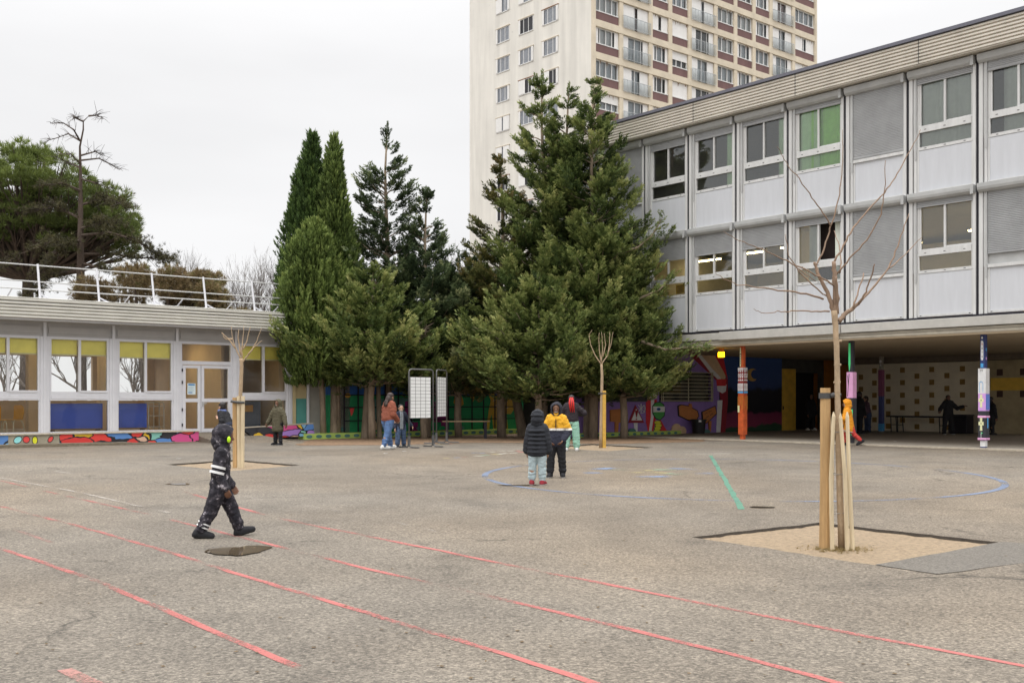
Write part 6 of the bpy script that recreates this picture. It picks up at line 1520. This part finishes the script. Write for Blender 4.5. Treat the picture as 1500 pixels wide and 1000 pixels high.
def person(label, px, py, H, yaw, pose, wear, far=False):
    """yaw: 0 = walking away from the camera (+Y), + turns left. Local axes: +Y ahead, +X to the person's right."""
    g0 = G(px, py) if not isinstance(px, Vector) else px
    t = thing('person', label, 'person', g0, yaw)
    k = H; hh = pose.get('hh', .165)*k                # head height
    lean = R(pose.get('lean', 2)); hipz = .0
    hw, sw = .052*k, .086*k*pose.get('broad', 1)
    thL, shL = pose.get('leg', .215)*k, (pose.get('leg', .215)-.008)*k
    J = {}
    hip = Vector((0, 0, 0))
    feet = []
    for s, nm in ((1, 'r'), (-1, 'l')):
        p, kn, ab, fp = pose['leg_'+nm]
        h = Vector((s*hw, 0, 0)); d1 = Vector((s*math.sin(R(ab)), math.sin(R(p)), -math.cos(R(p)))).normalized()
        q = p-kn; d2 = Vector((s*math.sin(R(ab))*.6, math.sin(R(q)), -math.cos(R(q)))).normalized()
        kn_ = h+d1*thL; an = kn_+d2*shL; toe = Vector((s*.12, math.cos(R(fp)), math.sin(R(fp)))).normalized()
        J['hip_'+nm], J['knee_'+nm], J['ank_'+nm], J['toe_'+nm] = h, kn_, an, toe
        heel = an-toe*.03*k; tip = an+toe*.10*k
        feet.append(min(heel.z-.042*k*math.cos(R(fp)), tip.z-.042*k*math.cos(R(fp))))
    dz = -min(feet)+pose.get('hop', 0)
    for q in list(J):
        if not q.startswith('toe'): J[q] = J[q]+Vector((0, 0, dz))
    off = pose.get('shift', (0, 0))
    hipc = Vector((0, 0, dz)); up = Vector((math.sin(R(pose.get('side', 0))), math.sin(lean), math.cos(lean))).normalized()
    tl = pose.get('tl', .300)*k
    sh = hipc+up*tl; neck = sh+up*.045*k
    hf = R(pose.get('nod', 0)); ht = R(pose.get('turn', 0))
    hup = Vector((0, math.sin(lean*.5+hf), math.cos(lean*.5+hf))).normalized()
    hc = neck+hup*(.50*hh)+Vector((0, math.sin(hf)*.02*k, 0))
    fwd = Vector((-math.sin(ht), math.cos(ht), 0)); fwd = (fwd-hup*fwd.dot(hup)).normalized(); rt = fwd.cross(hup)
    HM = Matrix(((rt.x, fwd.x, hup.x, hc.x), (rt.y, fwd.y, hup.y, hc.y), (rt.z, fwd.z, hup.z, hc.z), (0, 0, 0, 1)))
    tw = R(pose.get('twist', 0)); sx = Vector((math.cos(tw), math.sin(tw), 0))
    for s, nm in ((1, 'r'), (-1, 'l')):
        p, ab, el, inn = pose['arm_'+nm]
        S_ = sh+sx*(s*sw)+up*(-.02*k); d1 = Vector((s*math.sin(R(ab)), math.sin(R(p))*math.cos(R(ab)), -math.cos(R(p))*math.cos(R(ab)))).normalized()
        p2 = p+el; d2 = Vector((s*math.sin(R(ab-inn)), math.sin(R(p2))*math.cos(R(ab)), -math.cos(R(p2))*math.cos(R(ab)))).normalized()
        E = S_+d1*.165*k; W = E+d2*.145*k
        J['sho_'+nm], J['elb_'+nm], J['wri_'+nm], J['hd_'+nm] = S_, E, W, d2
    vx = .0085 if far else .0062
    # body: head, neck, trunk, limbs and hands as one surface
    mb = MB()
    def HE(c, r): mb.ellipsoid(HM @ Matrix.Translation(Vector(c)*hh) @ Matrix.Diagonal((r[0]*hh, r[1]*hh, r[2]*hh, 1)), 16, 10)
    HE((0, -.03, .10), (.355, .43, .39)); HE((0, .08, -.18), (.27, .30, .31)); HE((0, .13, -.36), (.16, .18, .12)); HE((0, .22, -.02), (.25, .17, .22))
    caps(mb, HM @ (Vector((0, .36, .03))*hh), .035*hh, HM @ (Vector((0, .43, -.10))*hh), .062*hh, 8)
    for s in (1, -1): HE((s*.36, -.03, -.04), (.05, .09, .13))
    HE((0, .36, -.235), (.10, .045, .035))
    caps(mb, neck-up*.05*k, .040*k, HM @ (Vector((0, -.06, -.25))*hh), .037*k)
    caps(mb, hipc+Vector((-hw*.8, 0, .02*k)), .070*k, hipc+Vector((hw*.8, 0, .02*k)), .070*k); caps(mb, hipc, .068*k, sh-up*.06*k, .060*k); caps(mb, sh+sx*(-sw*.75)-up*.06*k, .046*k, sh+sx*(sw*.75)-up*.06*k, .046*k)
    caps(mb, sh+sx*(-sw)-up*.02*k, .034*k, neck-up*.02*k, .032*k); caps(mb, sh+sx*sw-up*.02*k, .034*k, neck-up*.02*k, .032*k)
    for nm in 'rl':
        s = 1 if nm == 'r' else -1
        caps(mb, J['hip_'+nm], .066*k, J['knee_'+nm], .045*k); caps(mb, J['knee_'+nm], .043*k, J['knee_'+nm].lerp(J['ank_'+nm], .35)+Vector((0, -.008*k, 0)), .042*k); caps(mb, J['knee_'+nm].lerp(J['ank_'+nm], .3), .042*k, J['ank_'+nm], .026*k)
        tv = J['toe_'+nm]; caps(mb, J['ank_'+nm]-tv*.02*k-Vector((0, 0, .015*k)), .024*k, J['ank_'+nm]+tv*.085*k-Vector((0, 0, .02*k)), .018*k)
        caps(mb, J['sho_'+nm], .040*k, J['elb_'+nm], .030*k); caps(mb, J['elb_'+nm], .030*k, J['wri_'+nm], .020*k)
        d = J['hd_'+nm]; W = J['wri_'+nm]; a = d.orthogonal().normalized() if abs(d.z) < .3 else Vector((0, 1, 0)); a = (a-d*a.dot(d)).normalized(); nrm = d.cross(a)*s
        hs = .105*k                                   # hand: palm, four bent fingers, thumb from the side
        for q in range(4):
            b0 = W+d*hs*.08+a*(q-1.5)*hs*.10; b1 = W+d*hs*.48+a*(q-1.5)*hs*.135; caps(mb, b0, hs*.115, b1, hs*.10, 8)
            L = hs*(.44, .52, .48, .37)[q]; m1 = b1+(d*.92-nrm*.35).normalized()*L*.5; m2 = m1+(d*.6-nrm*.8).normalized()*L*.5
            caps(mb, b1, hs*.085, m1, hs*.075, 8); caps(mb, m1, hs*.075, m2, hs*.06, 8)
        th0 = W+d*hs*.18-a*hs*.2; th1 = th0+(d*.7-a*.75-nrm*.2).normalized()*hs*.26; caps(mb, th0, hs*.10, th1, hs*.085, 8); caps(mb, th1, hs*.085, th1+(d*.9-nrm*.4).normalized()*hs*.2, hs*.065, 8)
    eyes = [HM @ (Vector((s*.15, .385, .03))*hh) for s in (1, -1)]; mo = HM @ (Vector((0, .40, -.235))*hh); smile = pose.get('smile')
    HI = HM.inverted()
    def asg(c):
        for e in eyes:
            if (c-e).length < .055*hh: return 1
        q = HI @ c
        if q.y > .25*hh and abs(q.x) < (.13 if smile else .11)*hh and abs(q.z+.235*hh) < (.022 if smile else .03)*hh: return 3 if smile else 2
        return 0
    fuse('body', mb, vx, 2, [wear.get('skin', SK_M), EYE_M, LIP, TEETH], t, assign=asg)
    # trousers
    if 'legs' in wear:
        m, loose = wear['legs'][:2]; mb = MB(); caps(mb, hipc+Vector((-hw*.85, 0, .03*k)), .080*k, hipc+Vector((hw*.85, 0, .03*k)), .080*k)
        for nm in 'rl':
            an = J['knee_'+nm].lerp(J['ank_'+nm], wear['legs'][2] if len(wear['legs']) > 2 else .93)
            caps(mb, J['hip_'+nm], .078*k, J['knee_'+nm], .055*k*loose); caps(mb, J['knee_'+nm], .054*k*loose, an, .042*k*loose)
            for q in (.25, .55, .8): p = J['knee_'+nm].lerp(an, q); caps(mb, p+Vector((-.01*k, .006*k*(-1)**int(q*10), 0)), .050*k*loose*(1-.12*q), p+Vector((.01*k, 0, .006*k)), .049*k*loose*(1-.12*q))
        fuse('trousers', mb, vx*1.25, 2, [m], t, crease=.0085)
    # shoes
    sm, sole = wear.get('shoes', (cloth('black_shoe', (.012, .012, .014)), W_P))
    for nm in 'rl':
        tv = J['toe_'+nm]; A_ = J['ank_'+nm]; dn = tv.cross(Vector((1, 0, 0))).normalized(); dn = -dn if dn.z > 0 else dn
        mb = MB(); caps(mb, A_-tv*.015*k, .036*k, A_+dn*.012*k-tv*.02*k, .037*k); caps(mb, A_+dn*.020*k-tv*.03*k, .031*k, A_+dn*.022*k+tv*.105*k, .029*k); caps(mb, A_, .033*k, A_+dn*.016*k+tv*.08*k, .030*k)
        fl = .043*k
        def asg2(c, A_=A_, dn=dn): return 1 if (c-A_).dot(dn) > .031*k else 0
        fuse('shoe', mb, vx, 1, [sm, sole], t, assign=asg2)
    # jacket
    if 'jacket' in wear:
        m = wear['jacket']; hem = wear.get('hem', .04); puff = wear.get('puff', 0); fat = wear.get('fat', 1.0); mb = MB()
        bot = hipc-Vector((0, 0, hem*k-.05*k))
        caps(mb, bot+Vector((-hw*.75, 0, 0)), .088*k*fat, bot+Vector((hw*.75, 0, 0)), .088*k*fat)
        caps(mb, bot+Vector((-.03*k, 0, 0)), .092*k*fat, sh-up*.03*k+sx*-.035*k, .074*k*fat); caps(mb, bot+Vector((.03*k, 0, 0)), .092*k*fat, sh-up*.03*k+sx*.035*k, .074*k*fat)
        caps(mb, sh+sx*(-sw*.8)-up*.05*k, .068*k*fat, sh+sx*(sw*.8)-up*.05*k, .068*k*fat); caps(mb, sh-up*.03*k, .07*k, neck+up*wear.get('collar', .02)*k, .050*k); caps(mb, sh+sx*(-sw), .052*k, neck-up*.01*k, .050*k); caps(mb, sh+sx*sw, .052*k, neck-up*.01*k, .050*k)
        if puff:
            n = 6
            for q in range(n): c = bot.lerp(sh-up*.05*k, q/(n-1)); mb.ellipsoid(Matrix.Translation(c) @ Matrix.Diagonal((.128*k*fat, .104*k*fat, .034*k, 1)), 20, 8)
        for nm in 'rl':
            S_, E, W = J['sho_'+nm], J['elb_'+nm], J['wri_'+nm]; sf = wear.get('sleeve', 1)
            caps(mb, S_, .057*k*fat, E, .049*k*sf*fat); caps(mb, E, .049*k*sf*fat, W.lerp(E, .02), .040*k*sf)
            if puff:
                for a, b2, n in ((S_, E, 3), (E, W, 3)):
                    for q in range(n): p = a.lerp(b2, (q+.5)/n); caps(mb, p, .056*k*sf*fat, p+(b2-a).normalized()*.004, .056*k*sf*fat)
            else:
                for q in (.3, .6): p = S_.lerp(E, q); caps(mb, p+Vector((.004, .006, 0))*k, .053*k*sf*fat, p+Vector((-.004, -.004, .008))*k, .052*k*sf*fat)
                p = E; caps(mb, p, .052*k*sf*fat, p+Vector((0, 0, .01*k)), .051*k*sf*fat)
        zc = bot.z-.055*k
        fuse('jacket', mb, vx*1.2, 1 if puff else 2, [m] if not wear.get('open') else [m, wear['open']], t, cut=lambda c: c.z < zc and abs(c.x) < .17*k and c.z < hipc.z,
             assign=(lambda c: 1 if (c.y > .045*k and abs(c.x) < .04*k) else 0) if wear.get('open') else None, crease=.005 if puff else .0085)
    if 'hood' in wear:
        m = wear['hood']; mb = MB()
        def HE2(c, r): mb.ellipsoid(HM @ Matrix.Translation(Vector(c)*hh) @ Matrix.Diagonal((r[0]*hh, r[1]*hh, r[2]*hh, 1)), 18, 12)
        HE2((0, -.06, .08), (.50, .56, .52)); HE2((0, -.11, -.26), (.50, .52, .40)); HE2((0, -.07, -.48), (.51, .44, .30)); HE2((0, -.05, -.58), (.48, .41, .26)); HE2((0, 0, -.72), (.47, .35, .22))
        if puff_h(wear): HE2((0, -.08, .36), (.40, .48, .18)); HE2((0, -.10, .08), (.53, .58, .16)); HE2((0, -.10, -.2), (.50, .54, .15))
        if wear.get('face', True): fuse('hood', mb, vx*1.1, 2, [m], t, crease=.007, cut=lambda c: (lambda q: q.y > .16*hh and (q.x/(.39*hh))**2+((q.z+.06*hh)/(.46*hh))**2 < 1)(HI @ c))
        else: HE2((0, .2, -.02), (.36, .3, .44)); fuse('hood', mb, vx*1.1, 2, [m], t)
        if wear.get('face', True):
            mb = MB(); q = [HM @ (Vector((.36*math.cos(a), .26-.05*abs(math.sin(a)), -.06+.43*math.sin(a)))*hh) for a in np.linspace(0, 2*math.pi, 22)]; mb.tube(q, .055*hh, 8, cap=False); mb.build('hood_rim', wear.get('rim', m), t, smooth=True)
    if 'hair' in wear:
        m = wear['hair']; mb = MB()
        def HE3(c, r): mb.ellipsoid(HM @ Matrix.Translation(Vector(c)*hh) @ Matrix.Diagonal((r[0]*hh, r[1]*hh, r[2]*hh, 1)), 18, 12)
        HE3((0, -.09, .15), (.405, .44, .40)); HE3((0, -.14, -.05), (.39, .36, .36))
        for (c, r) in wear.get('locks', []): HE3(c, r)
        fuse('hair', mb, vx*1.1, 1, [m], t, cut=lambda c: (lambda q: q.y > .24*hh and q.z < .27*hh)(HI @ c))
    if 'cap' in wear:
        mb = MB(); mb.ellipsoid(HM @ Matrix.Translation(Vector((0, -.05, .22))*hh) @ Matrix.Diagonal((.42*hh, .48*hh, .33*hh, 1)), 18, 10); mb.build('hat', wear['cap'], t, smooth=True)
    if 'scarf' in wear:
        mb = MB(); q = [neck+Vector((.058*k*math.cos(a), .058*k*math.sin(a), .005*k)) for a in np.linspace(0, 2*math.pi, 14)]; mb.tube(q, .028*k, 8, cap=False); mb.build('scarf', wear['scarf'], t, smooth=True)
    return t, J, HM, hh, k
def puff_h(w): return w.get('puff', 0) > 0
BLK = cloth('black_cloth', (.014, .014, .017)); NAVY = cloth('navy_cloth', (.018, .022, .042)); S_WHITE = (cloth('white_shoe', (.62, .62, .6), .05), W_P); S_BLK = (cloth('black_trainer', (.016, .016, .019)), cloth('dark_sole', (.03, .03, .03)))
CAMO = camo(); BLUEJ = cloth('blue_jeans', (.075, .135, .27), .3); PALEJ = cloth('pale_jeans', (.36, .44, .46), .18); MINT = cloth('mint_trousers', (.28, .50, .39), .12); OLIVE = cloth('olive_parka', (.085, .075, .045), .2); RUST = cloth('rust_brown_jacket', (.21, .062, .035), .2)
YEL = (.66, .34, .02); BLKDK = cloth('shadow_black', (.008, .008, .010)); ORG = cloth('orange_coat', (.68, .27, .015), .1); LIME = mat('lime_plastic', (.5, .85, .02), .4, 0)
STAND = dict(leg_r=(0, 0, 3, 0), leg_l=(0, 2, 3, 0), arm_r=(5, 10, 12, 5), arm_l=(5, 10, 12, 5))
rz = lambda fx, fy: math.atan2(-fx, fy)
# 1 walking child in camouflage
t, J, HM, hh, k = person('child in dark camouflage tracksuit walking beside the puddle', 322, 786, 1.30, rz(.97, .22), dict(leg_r=(-19, 9, 2, -4), leg_l=(26, 6, 1, 14), arm_r=(-14, 5, 40, 8), arm_l=(-4, 5, 40, 16), lean=4, nod=6, hh=.178),
    dict(skin=SK_D, legs=(CAMO, 1.12, .86), jacket=CAMO, hem=.06, hood=CAMO, face=True, shoes=S_BLK, fat=.96, sleeve=1.02))
mb = MB(); c = HM @ (Vector((.43, .22, -.12))*hh); rt_ = (HM.to_3x3() @ Vector((1, .5, 0))).normalized(); mb.ellipsoid(Matrix.Translation(c+rt_*.012) @ rt_.to_track_quat('X', 'Z').to_matrix().to_4x4() @ Matrix.Diagonal((.016, .020, .036, 1)), 16, 10); o = mb.build('headphones', LIME, t, smooth=True)
mb = MB()
a, b2 = J['sho_r'], J['elb_r']; d = (b2-a).normalized()
for s in (.62, .9): p = a.lerp(b2, s); mb.tube([p, p+d*.028], .0645*k*.98, 14, cap=False)
mb.build('white_stripes', W_P, t, smooth=True); mb = MB()
mb.tube([J['ank_r'].lerp(J['knee_r'], .25), J['ank_r'].lerp(J['knee_r'], .31)], .0535*k, 14, cap=False); mb.tube([J['ank_r'].lerp(J['knee_r'], .40), J['ank_r'].lerp(J['knee_r'], .46)], .055*k, 14, cap=False)
mb.build('cuff_stripes', W_P, t, smooth=True)
# 2 running child behind the left stakes
person('running child in black coat and blue scarf behind the small sapling', 336, 659, 1.45, rz(-.90, .42), dict(leg_r=(30, 30, 3, 0), leg_l=(-42, 38, 3, -55), arm_r=(42, 22, 62, 10), arm_l=(-30, 20, 40, 5), lean=30, nod=-8),
       dict(skin=SK_L, legs=(NAVY, 1.05), jacket=BLK, hem=.06, puff=0, hair=H_BLK, scarf=cloth('blue_scarf', (.12, .16, .34)), shoes=(cloth('blue_trainer', (.04, .09, .28)), W_P), fat=1.05))
# 3 olive parka
person('smiling child in hooded olive parka standing before the teal wall', 407, 652, 1.42, rz(-.42, -.90), dict(leg_r=(-4, 2, 6, 0), leg_l=(3, 2, 5, 0), arm_r=(8, 26, 14, 4), arm_l=(-4, 24, 12, 2), lean=0, smile=True, turn=0),
       dict(skin=SK_D, legs=(BLK, .92), jacket=OLIVE, hem=.17, hood=OLIVE, fat=1.08, sleeve=1.1, shoes=(BLK, W_P)))
# 4 girl in brown jacket
person('girl with long dark hair in rust brown jacket and blue jeans', 568, 658, 1.63, rz(.70, .72), dict(leg_r=(-16, 6, 2, 0), leg_l=(17, 4, 2, 8), arm_r=(-6, 12, 58, 22), arm_l=(-4, 10, 58, 20), lean=7, nod=12, hh=.145, leg=.225),
       dict(skin=SK_M, legs=(BLUEJ, 1.0), jacket=RUST, hem=.0, fat=1.0, sleeve=1.15, shoes=S_WHITE, hair=H_BRN, locks=[((0, -.36, -.3), (.38, .24, .5)), ((-.05, -.48, -.75), (.34, .17, .45)), ((.28, -.15, -.4), (.15, .24, .5)), ((.12, -.52, -1.0), (.2, .13, .3)), ((-.25, -.45, -.95), (.14, .12, .28))]))
# 5 small boy
person('small boy in open navy coat and grey jumper facing the yard', 587, 655, 1.27, rz(.35, -.93), dict(leg_r=(8, 6, 6, 0), leg_l=(-6, 4, 6, 0), arm_r=(0, 16, 20, 8), arm_l=(-12, 34, 40, 10), lean=3, smile=True),
       dict(skin=SK_L, legs=(cloth('dark_jeans', (.06, .095, .17), .3), 1.05), jacket=NAVY, open=cloth('grey_jumper', (.22, .24, .26)), hem=.05, hair=H_BLK, shoes=(BLK, W_P), fat=.95))
# 6 black puffer
person('child in black quilted puffer hood seen from behind with red shoes', 787, 710, 1.31, rz(.22, .97), dict(leg_r=(1, 2, 3, 0), leg_l=(-1, 2, 3, 0), arm_r=(4, 11, 10, 6), arm_l=(2, 11, 8, 3), lean=2, nod=4, hh=.175),
       dict(skin=SK_M, legs=(PALEJ, 1.0, .84), jacket=cloth('black_puffer', (.018, .020, .026), .15, .2), hem=.08, puff=1, fat=1.10, sleeve=1.12, hood=cloth('black_hood', (.018, .020, .026), .15, .2), face=True, shoes=(cloth('red_shoe', (.24, .02, .03)), W_P)))
# 7 yellow jacket
z1 = .59*1.43
YJ = banded('yellow_navy_jacket', [(0, (.022, .024, .040)), (.615*1.43, (.70, .68, .64)), (.640*1.43, YEL)])
t, J, HM, hh, k = person('child in mustard and navy jacket with dark hood facing the camera', 815, 699, 1.43, rz(-.12, -.99), dict(leg_r=(2, 2, 5, 0), leg_l=(-2, 2, 5, 0), arm_r=(-4, 20, 38, 44), arm_l=(-4, 24, 38, 48), lean=0, smile=True, nod=4, hh=.155, leg=.222),
       dict(skin=SK_D, legs=(BLK, .98), jacket=YJ, hem=.07, hood=cloth('dark_hood', (.022, .021, .030)), fat=1.0, sleeve=1.1, shoes=(BLK, W_P)))
mb = MB(); mb.box(-.007, .007, .118, .150, .65*k, .765*k); mb.build('zip', BLK, t)
# 8 girl with red braids
t, J, HM, hh, k = person('girl with red braids in dark jacket and mint trousers, back turned', 837, 660, 1.58, rz(.06, 1), dict(leg_r=(2, 2, 7, 0), leg_l=(-2, 2, 7, 0), arm_r=(12, 50, 70, 70), arm_l=(20, 30, 80, 50), lean=2, hh=.14),
       dict(skin=SK_D, legs=(MINT, 1.2, .88), jacket=cloth('plum_black_jacket', (.022, .016, .020)), hem=-.02, fat=1.0, sleeve=1.05, shoes=S_WHITE, hair=H_BLK, locks=[((0, -.30, -.3), (.3, .18, .4))]))
mb = MB()
for q in range(8):
    x = (-.30+.6*q/7); p0 = HM @ (Vector((x*.5, -.48, .22))*hh); p1 = HM @ (Vector((x*.9, -.62, -.45))*hh); p2 = HM @ (Vector((x*.8+.1, -.66, -1.35-.25*math.sin(q*2)))*hh); mb.tube([p0, p1, p2], [.014, .016, .010], 6, q % 3 == 2)
mb.build('braids', [H_RED, H_BLK], t, smooth=True)
# 9 orange coat child running behind the near slats
person('child in orange hooded coat and red trousers running behind the slats', 1244, 652, 1.44, rz(-.96, .25), dict(leg_r=(28, 30, 3, 0), leg_l=(-24, 22, 3, -30), arm_r=(-12, 10, 60, 14), arm_l=(20, 10, 50, 14), lean=8, hh=.178),
       dict(skin=SK_D, legs=(cloth('red_trousers', (.50, .05, .04)), .92), jacket=ORG, hem=.15, hood=ORG, rim=cloth('fur_rim', (.35, .27, .2), .4), fat=1.2, sleeve=1.1, shoes=S_BLK))
# in the covered yard
def PV(px, py): v = G(px, py); v.z = .03; return v
person('adult in black with raised arms before the wall of squares', PV(1389, 637), 0, 1.62, rz(-.05, -1), dict(leg_r=(4, 4, 9, 0), leg_l=(-3, 3, 9, 0), arm_r=(8, 40, 60, 20), arm_l=(25, 40, 95, -35), lean=0, hh=.14), dict(skin=SK_D, legs=(BLK, 1.0), jacket=BLK, hem=.03, fat=1.0, hair=H_BLK, shoes=(BLK, W_P)), far=True)
person('person in dark coat half hidden by the flowered blue pillar', PV(1451, 638), 0, 1.50, rz(.9, .3), dict(STAND), dict(skin=SK_D, legs=(BLK, .95), jacket=BLKDK, hem=.2, hair=H_BLK, fat=1.1, shoes=S_BLK), far=True)
person('person in dark clothes and white shoes by the dark passage', PV(1187, 631), 0, 1.66, rz(.3, -.95), dict(STAND, leg_r=(0, 0, 8, 0), leg_l=(0, 2, 8, 0)), dict(skin=SK_D, legs=(BLKDK, 1.1), jacket=BLKDK, hem=.12, hood=BLKDK, fat=1.1, shoes=S_WHITE), far=True)
person('tall person in black behind the pink banded pillar', PV(1257, 636), 0, 1.72, rz(.9, .4), dict(STAND, lean=6), dict(skin=SK_D, legs=(BLKDK, 1.1), jacket=BLKDK, hem=.1, fat=1.1, hair=H_BLK, shoes=S_BLK), far=True)
person('person with grey sleeves leaning by the plum column', PV(1271, 634), 0, 1.55, rz(-.9, -.2), dict(STAND, lean=10, arm_r=(20, 12, 30, 5), arm_l=(22, 12, 30, 5)), dict(skin=SK_M, legs=(cloth('dull_jeans', (.04, .06, .12)), 1.0), jacket=cloth('grey_plum_top', (.10, .06, .085)), hem=.02, hair=H_BRN, fat=.95, shoes=S_BLK), far=True)
